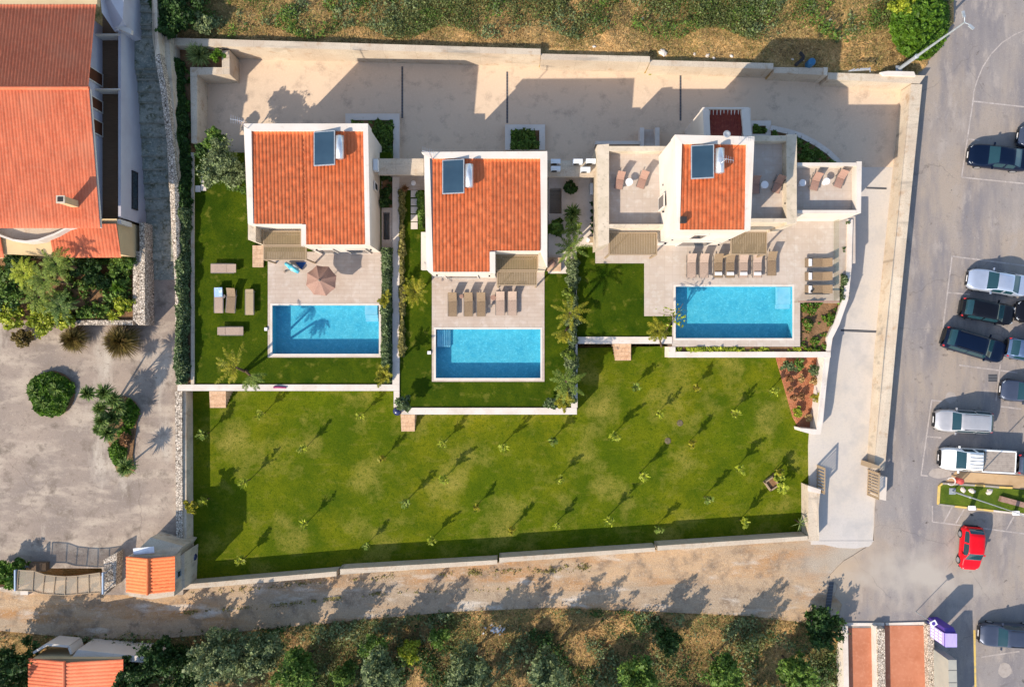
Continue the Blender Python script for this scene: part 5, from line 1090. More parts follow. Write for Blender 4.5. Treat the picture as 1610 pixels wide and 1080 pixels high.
car('light silver saloon, front facing left, above the black hatchback', (1524, 437), (1616, 451), 1.76, 1.45, 'sedan', p_silver)
car('black hatchback with red tail lamps facing right below the silver saloon', (1596, 497), (1512.5, 482), 1.66, 1.48, 'hatch', p_black)
car('black estate car parked askew below the black hatchback', (1580, 556), (1485, 528), 1.82, 1.52, 'suv', p_navy)
car('slate blue car facing right, rear lamps at the right frame edge', (1670, 561), (1584.5, 545), 1.72, 1.48, 'hatch', p_slate)
car('grey car facing left, cut by the right frame edge above the drain patch', (1576.5, 612), (1664, 621), 1.72, 1.45, 'hatch', p_grey)
car('silver beige estate car parked just above the white pickup', (1471, 660), (1560.5, 665), 1.80, 1.55, 'suv', p_champ)
car('white pickup truck with ribbed roof and open cargo bed', (1479, 720), (1592, 726), 1.80, 1.75, 'pickup', p_white, 'pickup_truck')
car('grey vehicle with slatted rack behind the white pickup at the frame edge', (1700, 735), (1600, 729), 1.75, 1.6, 'suv', p_grey)
car('red hatchback driving away from the traffic island', (1526, 896), (1531.5, 828), 1.60, 1.45, 'hatch', p_red, 'moving_car', group='cars driving in the lot')
car('dark grey car facing left near the yellow line at the lower right', (1542, 997), (1636, 1002), 1.82, 1.5, 'suv', p_grey)
car('dark car nose touching the right frame edge beside the black hatchback', (1600, 488), (1690, 500), 1.76, 1.45, 'hatch', p_black)

# ------------------------------------------------------------------ garden furniture
def lounger(px, py, z, rot, label, m, rise=28, backlen=.72, length=1.95, w_=.64, pillow=None, group=None, towel=None):
    """rot = direction the head points (radians, 0 = east); centre at pixel"""
    c = W(px, py, z+.35); t = thing('sun_lounger', label, 'sun lounger', (c.x, c.y, z), group)
    ca, sa = math.cos(rot), math.sin(rot)
    def wp(x, y, zz_): return (c.x+x*ca-y*sa, c.y+x*sa+y*ca, z+zz_)
    def strip(nm, pts, hw, th, mm, par=t):
        vs = []; fs = []
        for i, (x, zz_) in enumerate(pts):
            for y, dz in ((-hw, 0), (hw, 0), (hw, -th), (-hw, -th)): vs.append(wp(x, y, zz_+dz))
        for i in range(len(pts)-1):
            for k in range(4): fs.append((i*4+k, i*4+(k+1) % 4, (i+1)*4+(k+1) % 4, (i+1)*4+k))
        fs += [(3, 2, 1, 0), tuple((len(pts)-1)*4+k for k in range(4))]
        return mesh_obj(nm, vs, fs, mm, par)
    x0 = -length/2; xs_ = x0+length-backlen; a = R(rise)
    strip('seat', [(x0, .31), (x0+.3, .34), (xs_-.02, .34)], w_/2, .05, m)
    cv_ = [(xs_+backlen*math.cos(a*.5*(1+k))*k, .345+backlen*math.sin(a)*k**1.25) for k in (0, .25, .5, .75, 1.0)]
    strip('backrest', cv_, w_/2, .05, m)
    for sy in (1, -1):
        strip_ = MB(); vs = []
        mb = MB(); mb.box((0, 0, 0), (length-backlen*.25, .05, .06)); mesh_obj('frame_rail', [wp(v[0]-backlen*.1, v[1]+sy*(w_/2+.03), v[2]+.29) for v in mb.v], mb.f, m_alu, t)
        for sx in (x0+.22, xs_+.12): mb = MB(); mb.box((0, 0, 0), (.05, .05, .28)); mesh_obj('leg', [wp(v[0]+sx, v[1]+sy*(w_/2+.03), v[2]+.14) for v in mb.v], mb.f, m_alu, t)
    if pillow: strip('pillow', [(pillow, .43), (pillow+.08, .46), (pillow+.24, .43)], w_*.42, .08, m_wfab)
    if towel: return t, strip
    return t
LG1 = 'loungers scattered on the left villa lawn'
lounger(351, 422, 0, 0, 'tan lounger lying crosswise, nearest the left villa pergola', m_greyfab, 3, .72, 2.0, .66, group=LG1)
lounger(343.5, 472, 0, math.pi/2, 'tan lounger with a pale blue towel over its head end', m_greyfab, 4, .72, 2.0, .64, group=LG1)
q = W(343, 459.5, .5); tw = MB(); tw.box((q.x, q.y, .47), (.62, .72, .04), .04); tag(tw.build('towel', m_btowel), 'pale blue towel spread on the lounger head end', 'towel')
lounger(363, 472, 0, math.pi/2-.07, 'slightly turned plain lounger right of the towelled one', m_mesh, 26, .72, 2.0, .66, group=LG1)
lounger(392, 475, 0, math.pi/2, 'beige padded lounger with grey ends, nearest the pool', m_tan, 4, .3, 2.0, .6, group=LG1)
lounger(362, 520.5, 0, math.pi, 'crosswise lounger with folded headrest below the others', m_greyfab, 3, .6, 2.0, .6, pillow=-.52 if False else None, group=LG1)
st_ = MB(); c_ = W(352, 466, .3); t = thing('side_table', 'tiny side table between the two upright left loungers', 'side table', (c_.x, c_.y, 0)); MB().lathe((c_.x, c_.y, .38), [(.16, 0), (.16, .03)], 14).build('table_top', m_alu, t); MB().tube([(c_.x, c_.y, 0), (c_.x, c_.y, .38)], .03, 6).build('leg', m_alu, t)
LG2 = 'row of loungers on the middle villa patio'
for i, (x, m) in enumerate(((711.5, m_mesh), (736.5, m_mesh), (756.5, m_mesh), (786.5, m_greyfab), (805.5, m_greyfab))):
    lounger(x, 477.5 if i < 3 else 476, 0, math.pi/2, f'{ORD[i]} lounger from the left in the middle villa row, {"brown mesh" if i < 3 else "grey sling"}', m, 34, .8, 1.98, .66, group=LG2)
def stool(px, py, z, label, r_=.2, h=.42, m=None, grp=None, topm=None):
    c = W(px, py, z+h); t = thing('side_table', label, 'side table', (c.x, c.y, z), grp); MB().lathe((c.x, c.y, z+h-.04), [(r_, 0), (r_, .035), (r_*.93, .05)], 18).build('table_top', topm or m_wfab, t); MB().lathe((c.x, c.y, z), [(r_*.7, 0), (r_*.45, .1), (r_*.45, h-.1), (r_*.8, h-.05)], 14).build('base', m or m_wfab, t); return t
stool(725.5, 466, 0, 'small table between the first two middle villa loungers', .17, .4, m_alu, topm=m_rose); stool(775.5, 468, 0, 'wider table between the two lounger groups of the middle villa', .22, .4, m_alu, topm=m_rose); stool(771, 481, 0, 'small round stool below the wider patio table', .15, .3, m_alu, topm=m_alu)
LG3 = 'row of seven loungers above the widest pool'
for i, (x, m) in enumerate(((1087.3, m_greyfab), (1107, m_greyfab), (1129.2, m_mesh), (1148, m_mesh), (1169, m_greyfab), (1190.8, m_greyfab), (1213.5, m_mesh))):
    lounger(x, 417 if i != 6 else 413.5, 0, math.pi/2, f'{ORD[i]} lounger from the left of seven above the widest pool', m, 34, .8, 1.98, .66, pillow=(-.78 if i in (2, 3, 4, 5) else None), group=LG3)
for i, y in enumerate((413, 434.5, 455)):
    lounger(1287, y, 0, 0.0, ['top', 'middle', 'bottom'][i]+' one of three sideways loungers beside the glass fence', m_mesh, 34, .75, 2.1, .66, pillow=-.78, group='three sideways loungers at the patio corner')
c_ = W(1276, 458, .45); tag(MB().lathe((c_.x, c_.y, .42), [(.03, 0), (.1, .02), (.1, .1), (.03, .12)], 10).build('black_cap', m_dark), 'black cap resting on the bottom sideways lounger', 'cap')
# terrace chairs and tables
def tchair(px, py, z, label, rot=R(80)):
    return lounger(px, py, z, rot, label, m_rose, 48, .75, 1.45, .56, group='pink sling chairs on the roof terraces')
tchair(975, 282, FL, 'pink terrace chair nearest the left parapet of the tall villa'); tchair(1011, 281, FL, 'pink terrace chair nearest the wall of the tall block', R(72)); stool(989.5, 286, FL, 'round white table between chairs on the left roof terrace', .28, .5)
tchair(1224, 288, FE, 'pink chair on the middle balcony beside its right parapet', R(72)); tchair(1188, 289, FE, 'pink chair on the middle balcony in the block shade', R(90)); stool(1202.5, 290.5, FE, 'round white table on the middle balcony', .28, .5)
tchair(1283, 284, FF, 'half shaded pink chair on the far right terrace', R(76)); tchair(1322, 280, FF, 'sunlit pink chair on the far right terrace', R(70)); stool(1262, 287.5, FF, 'shaded round white table on the far right terrace', .26, .5); stool(1300, 285, FF, 'sunlit round white table on the far right terrace', .26, .5)
# glass fence by the villa 3 loungers
gf = thing('glass_fence', 'low glass fence around the lounger corner beside the pool', 'fence', W(1300, 470, 0)); m_fg = glass_mat('fence_glass', (.2, .34, .36, 1), .93)
MB().pp([(1255, 473.5, .9), (1319, 473.5, .9), (1319, 474.8, .9), (1255, 474.8, .9)], .02).build('glass_panel', m_fg, gf); MB().pp([(1318.2, 345, .9), (1319.4, 345, .9), (1319.4, 473.4, .9), (1318.2, 473.4, .9)], .02).build('glass_panel', m_fg, gf)
MB().pp([(1255, 473, .94), (1320, 473, .94), (1320, 475.4, .94), (1255, 475.4, .94)], .902).build('handrail', m_rose, gf)
# parasol
pc = W(504, 441, 1.8); pz = thing('parasol', 'dusty pink eight-sided parasol on the left villa patio', 'parasol', (pc.x, pc.y, 0))
ng = 8; vs = [(pc.x, pc.y, 2.15)]; fs = []; rings = 6
for j in range(1, rings+1):
    f = j/rings
    for i in range(ng*4):
        t_ = 2*math.pi*i/(ng*4)+.3; k = (i % 4)/4; sag = math.sin(math.pi*k); r_ = 1.22*f*(1-.10*sag*f)
        vs.append((pc.x+r_*math.cos(t_), pc.y+r_*math.sin(t_), 2.15-.55*f**1.15-.05*sag*f))
n4 = ng*4
for i in range(n4): fs.append((0, 1+i, 1+(i+1) % n4))
for j in range(rings-1):
    for i in range(n4): a = 1+j*n4; fs.append((a+i, a+n4+i, a+n4+(i+1) % n4, a+(i+1) % n4))
mesh_obj('canopy', vs, fs, m_rose, pz)
MB().tube([(pc.x, pc.y, .06), (pc.x, pc.y, 2.22)], .03, 8).build('pole', m_alu, pz); MB().lathe((pc.x, pc.y, 2.14), [(.1, 0), (.06, .06), (.02, .1)], 10).build('finial', m_alu, pz); MB().box((pc.x, pc.y, .035), (.6, .6, .06)).build('base', m_alu, pz)
for i in range(8):
    t_ = 2*math.pi*i/8+.3; MB().tube([(pc.x, pc.y, 2.1), (pc.x+1.2*math.cos(t_), pc.y+1.2*math.sin(t_), 1.57)], .012, 4).build('rib', m_alu, pz)
# turquoise pool toy
m_aqua = M('turquoise_vinyl', col(120, 214, 232, .8), .3, spec=.6, var=[(2.5, col(60, 170, 196, .7), .45, .6, 2)])
pt = thing('pool_toy', 'turquoise inflatable pool toy with blue backing beside the pergola', 'pool toy', W(464, 421, 0))
a, b = W(449, 414, .3), W(470, 428, .35); MB().tube([a, (a+b)/2+Vector((0, 0, .1)), b], [.14, .24, .15], 10).build('body', m_aqua, pt, True)
MB().tube([W(452, 419, .25), W(462, 418, .42), W(470, 423, .3)], [.1, .16, .08], 8).build('wing', m_wfab, pt, True); MB().tube([W(456, 424, .25), W(449, 428, .12)], [.06, .04], 6).build('tail', m_alu, pt)
MB().prism([W(464, 412.5, .05), W(481, 412.5, .05), W(474, 424, .05)], .004).build('flat_sail', M('deep_blue_vinyl', col(40, 96, 170, .6), .4), pt)
tag(MB().tube([W(447, 428, .06), W(449, 426.5, .08)], [.1, .06], 8).build('mop_head', m_greyfab), 'small grey brush head on the patio by the pool toy', 'brush')
# odds and ends on walls
m_mag = M('magenta_foam', col(170, 40, 110, .6), .6)
tag(MB().tube([W(430, 609, .12), W(436, 608.4, .13), W(450, 609.4, .12)], [.07, .09, .06], 8).build('pool_noodle', m_mag), 'magenta foam noodle lying on the long white wall', 'pool noodle')
m_navy = M('navy_glaze', (.02, .025, .08, 1), .2, spec=.6)
for px, py, z, lab in ((303, 875, -1.55, 'glossy navy ball lamp in the shaded lawn corner by the gatehouse'), (625, 646, .05, 'glossy navy ball lamp on the wall corner between two villas')):
    c_ = W(px, py, z+.3); mb = MB(); mb.lathe((c_.x, c_.y, z), [(.12, 0), (.3, .12), (.36, .34), (.3, .56), (.12, .68), (.02, .7)], 20); tag(mb.build('ball_lamp', m_navy, smooth=True), lab, 'garden lamp')
tag(MB().bp(415.5, 515, 420, 520, .12, -.04).build('skimmer_lid', m_wfab), 'tiny white lid at the left edge of the first pool', 'lid')
tag(MB().bp(672, 552, 677.5, 557, .12, -.04).build('skimmer_lid', m_wfab), 'tiny white lid at the left edge of the middle pool', 'lid')
# box planter on the lawn, ant hills
c_ = W(1213.5, 760, -1.4); bp_ = thing('planter_box', 'small square wooden planter on the lower lawn near the gate', 'planter', (c_.x, c_.y, ZC)); fr = MB()
for k in range(4): a_ = R(35)+k*math.pi/2; fr.box((c_.x+.4*math.cos(a_), c_.y+.4*math.sin(a_), ZC+.2), (.1, .9, .4), a_)
fr.build('frame', m_pframe, bp_); MB().box((c_.x, c_.y, ZC+.12), (.72, .72, .2), R(35)).build('soil', m_soil, bp_)
m_lid = M('dusty_lid', col(150, 132, 104, .5), .9, [(8, col(120, 110, 70, .45), .4, .6, 4)])
for px, py, lab in ((1050, 693, 'round grey access lid in the lower lawn'), (1069, 665, 'faint pinkish access lid above the grey one in the lawn')):
    c_ = W(px, py, ZC); tag(MB().lathe((c_.x, c_.y, ZC-.05), [(.26, 0), (.26, .07), (.2, .085)], 16).build('access_lid', m_lid), lab, 'lid')
# bits in the narrow gardens
c_ = W(650, 288, .3); tag(MB().lathe((c_.x, c_.y, 0), [(.12, 0), (.16, .25), (.2, .3), (.1, .34)], 12).build('white_pot', m_wfab), 'white pot by the first stepping stone', 'pot')
c_ = W(637, 297, .3); t = thing('potted_plant', 'dark rust coloured plant at the top of the stepping stone strip', 'plant', (c_.x, c_.y, 0)); MB().lathe((c_.x, c_.y, 0), [(.14, 0), (.2, .3), (.17, .3)], 12).build('pot', m_terra, t); v, f = rosette((c_.x, c_.y, .35), .35, 60, .06, 0, 1.4); mesh_obj('leaves', v, f, f_bark_red, t)
tag(MB().bp(928, 288, 936, 305, .6, 0).build('outdoor_cabinet', m_acw), 'white outdoor cabinet against the tall villa left wall', 'cabinet')
c_ = W(931, 377, .4); t = thing('garden_chair', 'small garden chair behind the square lawn by the path', 'chair', (c_.x, c_.y, 0)); MB().box((c_.x, c_.y, .42), (.45, .45, .04)).build('seat', m_tan, t); MB().box((c_.x+.2, c_.y, .65), (.04, .45, .45)).build('backrest', m_tan, t)
for dx in (-.2, .2):
    for dy in (-.2, .2): MB().box((c_.x+dx, c_.y+dy, .2), (.04, .04, .4)).build('leg', m_alu, t)
c_ = W(925.5, 377, .3); tag(MB().box((c_.x, c_.y, .2), (.32, .3, .4)).lathe((c_.x, c_.y, .4), [(.1, 0), (.12, .05), (.04, .08)], 8).build('white_lantern', m_wfab), 'white lantern beside the small garden chair', 'lantern')

# ------------------------------------------------------------------ vegetation
def limbs(c, ztip, targets, r0, z0):
    mb = MB(); c = Vector(c); mid = Vector((c.x, c.y, z0+(ztip-z0)*.35)); mb.tube([(c.x, c.y, z0-.1), mid], [r0, r0*.75], 8)
    for q in targets:
        q = Vector(q); mb.tube([mid, (mid*.5+q*.5)+Vector((0, 0, .1)), q], [r0*.5, r0*.3, r0*.1], 5)
    return mb
def tree(px, py, z, h, rad, label, fm, name='tree', cat_='tree', group=None, nc=46, nl=80, leaf=.15, zc=None, rz=None, trunk=.12, squash=1.0, shoots=0):
    """px,py = picture position of the crown centre; z = ground there; h = total height"""
    rz_ = rz or min(rad*.85, h*.48); zc_ = z+h-rz_; c = W(px, py, zc_)
    t = thing(name, label, cat_, (c.x, c.y, z), group)
    v, f, cc = clump_crown((c.x, c.y, zc_), rad, rad*squash, rz_, nc, nl, leaf)
    if shoots:
        P_ = [(v, f)]
        for k in range(shoots):
            a = 6.28*k/shoots+random.random(); r0 = rad*random.uniform(.2, 1.0); n_ = 190; u = rng.uniform(0, 1, n_); top = h*random.uniform(.1, .3)
            q = np.stack([c.x+r0*math.cos(a)*(1+.2*u), c.y+r0*math.sin(a)*(1+.2*u), z+h-rz_*.5+(rz_*.5+top)*u], 1)+rng.normal(size=(n_, 3))*(.26*(1-u)+.07)[:, None]; P_.append(quads(q, leaf))
        v, f = cat(P_)
    mesh_obj('crown', v, f, fm, t)
    limbs((c.x, c.y, z), zc_, cc[:7], trunk, z).build('trunk', m_trunk, t)
    return t
# trees south of the road: (px, py, height, radius m, material, label)
S_ = 'trees in the scrub south of the dirt road'
south = [(352, 1030, 4.7, 1.9, f_olive, 'broad olive tree, largest crown below the dirt road'), (300, 1050, 3.8, 1.7, f_dark, 'dark tree left of the broadest olive crown'), (415, 1020, 3.9, 1.5, f_olive, 'pale olive tree right of the broadest crown'),
         (475, 1048, 4.8, 1.35, f_mid, 'mid green tree right of the three olive crowns'), (602, 1056, 5.0, 1.5, f_olive, 'olive tree at the bottom edge below the red bare soil'), (735, 1056, 5.2, 1.6, f_olive, 'round olive tree below the white heap of stones'),
         (862, 1056, 4.9, 1.35, f_olive, 'olive tree right of the round one at the bottom edge'), (1002, 1056, 4.8, 1.3, f_mid, 'round tree at the bottom edge below the green shrub'), (1051, 1006, 2.6, .95, f_dark, 'small dark green shrub tree nearer the dirt road'),
         (1135, 1058, 4.7, 1.4, f_mid, 'bright grey green tree second from the terracotta paths'), (1250, 1054, 4.4, 1.3, f_mid, 'tree nearest the left terracotta path wall'), (1290, 984, 1.6, 1.25, f_dark, 'dark bush at the road end by the terracotta paths'),
         (212, 1060, 4.2, 1.5, f_dark, 'dark tree against the small corner house roof'), (20, 1048, 4.3, 1.9, f_dark, 'dark tree at the lower left corner of the frame'), (540, 1062, 2.6, 1.0, f_mid, 'small tree between two olive crowns'),
         (645, 1020, 1.5, .8, f_lime, 'small yellow green shrub above the scrub olives'), (690, 1000, 1.4, .7, f_mid, 'low leafy shrub beside the stone heap'), (590, 1018, 2.4, 1.0, f_mid, 'bright green shrub tree right of the bare red soil'), (255, 1030, 3.4, 1.2, f_dark, 'dark tree above the small corner house terrace'), (140, 1068, 3.0, .0, None, '')]
for px, py, h, r_, fm, lab in south:
    if fm is None: continue
    c_ = W(px, py, -1.0); z = float(south_z(np.array([c_.x]), np.array([c_.y]))[0]); big = r_ > 1.1
    tree(px, py, z, h, r_, lab, fm, group=S_, nc=int(40*r_), nl=75, leaf=.13 if big else .1, shoots=9 if big else 3, rz=min(r_*1.1, h*.42))
# tall trees just south of the picture; their shadows reach the road
for i, (x, y, h) in enumerate(((-37.5, -31.5, 6.8), (-32, -30.5, 6.2), (-26, -31, 6.7), (-20.5, -30.2, 6.6), (-15, -30.4, 5.8), (-40, -26.8, 5.6), (-3.5, -29.6, 6.6), (4.5, -30.2, 6.8), (17.5, -30, 6.4))):
    t = thing('tree', f'tall tree south of the frame, {ORD[i]} from the left' if i < 15 else '', 'tree', (x, y, -2.2), 'tall trees whose shadows reach the road')
    v, f, cc = clump_crown((x, y, -2.2+h*.58), 1.5, 1.5, h*.42, 46, 60, .2, cr=.3); mesh_obj('crown', v, f, f_dark, t); limbs((x, y, -2.2), h*.5, cc[:5], .16, -2.2).build('trunk', m_trunk, t)
# foliage at the left garden bed
for q in ((22, 445, .3, 2.6, 1.5, f_mid, 'rounded mid green bush at the left frame edge of the garden bed'), (15, 492, .2, 1.6, 1.2, f_lime, 'pale green bush at the lower left of the garden bed'), (70, 497, .2, 1.5, 1.45, f_lime, 'pale feathery bush spilling over the garden bed edge'),
          (105, 503, .2, 1.1, .8, f_lime, 'small pale bush on the low pebble wall'), (35, 415, .3, 2.8, 1.3, f_dark, 'dark flowering shrub under the curved balcony'), (140, 425, .3, 1.9, 1.1, f_dark, 'dark shrub under the lower tiled roof'), (190, 412, .3, 1.4, 1.0, f_mid, 'clipped shrub in the top right of the garden bed'),
          (165, 445, .3, 1.0, .6, f_dark, 'small dark shrub in the middle of the garden bed'), (195, 480, .3, .9, .7, f_lime, 'yellowish shrub at the right end of the garden bed'), (10, 465, .3, 2.0, 1.2, f_dark, 'dark bush between pale bushes at the frame edge')):
    tree(q[0], q[1], q[2], q[3], q[4], q[6], q[5], 'shrub', 'shrub', None, int(34*q[4]), 70, .11, trunk=.05)
def palm(px, py, z, h, L_, label, fm=None, n=16, rise=.55, droop=.8, group=None, base=None, trunk=.13, nl=30, ll=.26, lw=.034, name='palm_tree', amin=0, amax=2*math.pi, vee=.5):
    """crown centre at the pixel; the trunk may lean from a base pixel"""
    c = W(px, py, z+h); b = W(base[0], base[1], z) if base else Vector((c.x, c.y, z)); t = thing(name, label, 'palm', b, group)
    v, f = fronds(c, n, L_, rise, droop, nl, lw, ll, amin, amax, vee); mesh_obj('crown', v, f, fm or f_palm, t)
    MB().tube([b, b*.5+c*.5+Vector((0, 0, .05)), c], [trunk, trunk*.75, trunk*.6], 8).build('trunk', m_trunk, t); return t
PG = 'palms in the garden bed of the left house'
palm(62, 468, .3, 3.0, 1.7, 'palm with upright lime fronds, lowest of the garden bed palms', f_palm, group=PG); palm(88, 415, .3, 4.2, 1.5, 'palm brushing the lower tiled roof corner', f_palm, group=PG)
palm(38, 430, .3, 3.4, 1.5, 'yellow green palm left of the one at the roof corner', f_lime, group=PG); palm(95, 482, .3, 2.6, 1.5, 'darker palm with wide fronds near the bed middle', f_yucca, group=PG); palm(70, 440, .3, 3.6, 1.5, 'tall palm in the centre of the garden bed', f_palm, group=PG)
def spiky(px, py, z, h, r_, label, fm, n=150, wd=.09, group=None, name='yucca', cat_='plant', trunk=.07, base=None, el0=-.35, droop=.2, heads=None):
    c = W(px, py, z+h); b = W(*base, z) if base else Vector((c.x, c.y, z)); t = thing(name, label, cat_, b, group)
    v, f = rosette(c, r_, n, wd, el0, 1.45, droop); mesh_obj('blades', v, f, fm, t)
    if h > .3: MB().tube([b, b*.4+c*.6, c], [trunk*1.3, trunk, trunk*.8], 7).build('trunk', m_trunk, t)
    return t
spiky(184, 452, .3, .6, .75, 'bright green fan shaped yucca in the garden bed', f_bush, 60, .1); spiky(177, 497, .3, .4, .5, 'small lime yucca on the low pebble wall edge', f_lime, 50, .08)
spiky(190, 536, -.6, .9, 1.5, 'large brown green cycad on the yard below the pebble wall', f_brown, 1100, .06, name='cycad', el0=-.15, droop=.3); spiky(116, 533, -.6, .8, 1.2, 'medium brown green cycad left of the largest one', f_brown, 800, .06, name='cycad', el0=-.15, droop=.3)
tree(36, 532, -.6, 1.0, .85, 'small brownish round bush, leftmost on the yard', f_brown, 'shrub', 'shrub', None, 26, 60, .1, trunk=.04)
# round island of ground cover and the yucca island
ri = thing('planting_island', 'round hedge island of bright ground cover on the old yard', 'hedge', W(79, 619, -.6))
cc_ = W(79, 619, -.3); n = 9000; a_ = rng.uniform(0, 2*np.pi, n); rr_ = np.sqrt(rng.uniform(0, 1, n))*(1.75+.1*np.sin(3*a_)+.08*np.sin(5*a_)); zz_ = .62*np.sqrt(np.clip(1-(rr_/2.0)**2, 0, 1))+.08*np.sin(rr_*6+a_*4)+rng.uniform(-.12, .08, n)
v, f = quads(np.stack([cc_.x+rr_*np.cos(a_), cc_.y+rr_*np.sin(a_), -.6+zz_], 1), .12); mesh_obj('foliage', v, f, f_bush, ri)
MB().lathe((cc_.x, cc_.y, -.62), [(1.8, 0), (1.78, .1), (1.3, .3), (.3, .42)], 26).build('soil', m_soil, ri)
for px, py in ((52, 616), (66, 632), (88, 612)):
    v, f = rosette(W(px, py, .05), .6, 60, .08, .1, 1.4, .15); mesh_obj('spiky_plant', v, f, f_yucca, ri)
yi = thing('planting_island', 'long curved planting island with soil and ground cover under tall yuccas', 'hedge', W(190, 680, -.6))
isl_p = [(176, 628), (195, 622), (212, 632), (219, 648), (214, 668), (211, 690), (208, 716), (211, 740), (200, 750), (184, 742), (176, 718), (172, 700), (168, 690), (172, 660)]
MB().pp([(x, y, -.48) for x, y in isl_p], -1).build('soil', m_soil, yi)
def blob(cx, cy, rx_, ry_, z, h, n, leaf=.12):
    c = W(cx, cy, z); a_ = rng.uniform(0, 2*np.pi, n); r_ = np.sqrt(rng.uniform(0, 1, n)); q = np.stack([c.x+rx_*r_*np.cos(a_)*(1+.15*np.sin(3*a_)), c.y+ry_*r_*np.sin(a_)*(1+.15*np.cos(4*a_)), z+h*np.sqrt(1-r_**2*.95)*rng.uniform(.6, 1.05, n)], 1); return quads(q, leaf)
v, f = cat([blob(205, 650, .7, 1.0, -.5, .5, 2200), blob(186, 712, .65, .9, -.5, .45, 1800), blob(196, 683, .5, .6, -.5, .35, 900)]); mesh_obj('ground_cover', v, f, f_bush, yi)
v, f = cat([blob(198, 690, .35, .5, -.4, .5, 700)]); mesh_obj('rust_shrub', v, f, f_bark_red, yi)
YG = 'yuccas of the long planting island'
for px, py, h, r_, base, lab in ((164, 617, 3.3, .80, (186, 632), 'tallest yucca rosette at the top of the long island'), (138, 618, 3.0, .66, (182, 634), 'yucca head leaning furthest left over the yard'), (178, 628, 2.5, .75, (192, 634), 'yucca rosette right of the tallest one'), (159, 642, 1.9, .75, (180, 645), 'bright yucca rosette at the left middle of the long island'),
                                  (177, 656, 1.6, .80, (184, 656), 'widest yucca rosette in the middle of the long island'), (160, 661, 2.3, .7, (180, 664), 'yucca head just left below the widest rosette'), (170, 680, 1.8, .85, (180, 680), 'broad dark yucca above the ground cover patch'), (198, 734, 1.7, .85, (196, 736), 'single round yucca at the bottom tip of the island'), (156, 674, 1.6, .6, (176, 676), 'small yucca head at the left edge of the island'), (187, 640, 2.0, .6, (192, 644), 'dark small yucca head beside the stump in the island')):
    spiky(px, py, -.55, h, r_, lab, f_yucca, 190, .085, YG, base=base)
# agave corner
spiky(314, 87, -.05, .35, 1.15, 'big pale agave in the corner planter by the courtyard', f_agave, 240, .11, name='agave', el0=0, droop=.1, trunk=.15)
tree(343, 88, -.05, 1.1, .55, 'small bright round bush right of the big agave', f_bush, 'shrub', 'shrub', None, 20, 60, .1, trunk=.04)
# hedges
def hedge(label, pts, z0, h, wd, n, fm, leaf=.12, name='hedge', grp=None, jag=.18):
    """pts: pixel centre line at ground z0"""
    P = [W(x, y, z0 if not hasattr(z0, '__len__') else z0[i]) for i, (x, y) in enumerate(pts)]; L_ = [0]
    for a, b in zip(P[:-1], P[1:]): L_.append(L_[-1]+(b-a).length)
    u = rng.uniform(0, L_[-1], n); X = np.interp(u, L_, [p.x for p in P]); Y = np.interp(u, L_, [p.y for p in P]); Z = np.interp(u, L_, [p.z for p in P])
    wloc = wd*(1+jag*np.sin(u*1.7)+jag*.8*np.sin(u*4.1+1)+jag*.6*np.sin(u*9.3)); hl_ = h*(1+.18*np.sin(u*1.1+2)+.14*np.sin(u*3.3))
    off = rng.uniform(-1, 1, n); dx = np.interp(u, L_, np.gradient([p.x for p in P])); dy = np.interp(u, L_, np.gradient([p.y for p in P])); dn = np.hypot(dx, dy)+1e-9
    z = Z + hl_*(1-np.abs(off)**3*.7)*np.where(rng.uniform(0, 1, n) < .75, rng.uniform(.8, 1.05, n), rng.uniform(.1, .9, n))
    pts_ = np.stack([X - dy/dn*off*wloc/2, Y + dx/dn*off*wloc/2, z], 1); v, f = quads(pts_, leaf)
    root = thing(name, label, 'hedge', P[len(P)//2], grp); mesh_obj('foliage', v, f, fm, root)
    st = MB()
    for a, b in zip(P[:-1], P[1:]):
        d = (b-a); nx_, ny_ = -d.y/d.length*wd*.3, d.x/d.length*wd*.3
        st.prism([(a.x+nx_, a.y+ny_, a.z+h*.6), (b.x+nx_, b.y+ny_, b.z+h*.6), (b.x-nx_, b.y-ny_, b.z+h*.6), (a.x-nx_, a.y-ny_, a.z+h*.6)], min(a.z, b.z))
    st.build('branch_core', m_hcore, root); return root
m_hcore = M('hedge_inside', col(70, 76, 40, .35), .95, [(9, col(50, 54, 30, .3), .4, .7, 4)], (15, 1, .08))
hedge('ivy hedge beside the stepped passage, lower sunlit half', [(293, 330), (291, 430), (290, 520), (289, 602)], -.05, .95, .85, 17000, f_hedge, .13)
hedge('ivy bank beside the stepped passage, upper half, shade put into its leaf colour', [(276, 100), (282, 160), (287, 230), (292, 328)], -.05, 1.0, 1.2, 14000, f_dark, .13)  # upper ivy takes darker leaves, so its shade is put into the colour
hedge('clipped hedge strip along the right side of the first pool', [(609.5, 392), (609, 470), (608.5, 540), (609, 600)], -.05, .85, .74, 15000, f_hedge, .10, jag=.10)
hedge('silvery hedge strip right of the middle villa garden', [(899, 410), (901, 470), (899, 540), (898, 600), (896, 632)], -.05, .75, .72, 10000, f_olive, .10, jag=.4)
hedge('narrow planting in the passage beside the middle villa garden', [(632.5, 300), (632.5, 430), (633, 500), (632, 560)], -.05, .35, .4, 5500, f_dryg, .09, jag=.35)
hedge('low shrubs along the left wall of the middle villa', [(662, 305), (664, 330), (664, 360)], -.05, .8, .5, 2600, f_mid, .11, jag=.35)
hedge('dark trees and ivy on the bank at the top of the passage', [(258, -20), (262, 30), (268, 62)], 1.2, 1.6, 1.6, 9000, f_dark, .15, jag=.3)
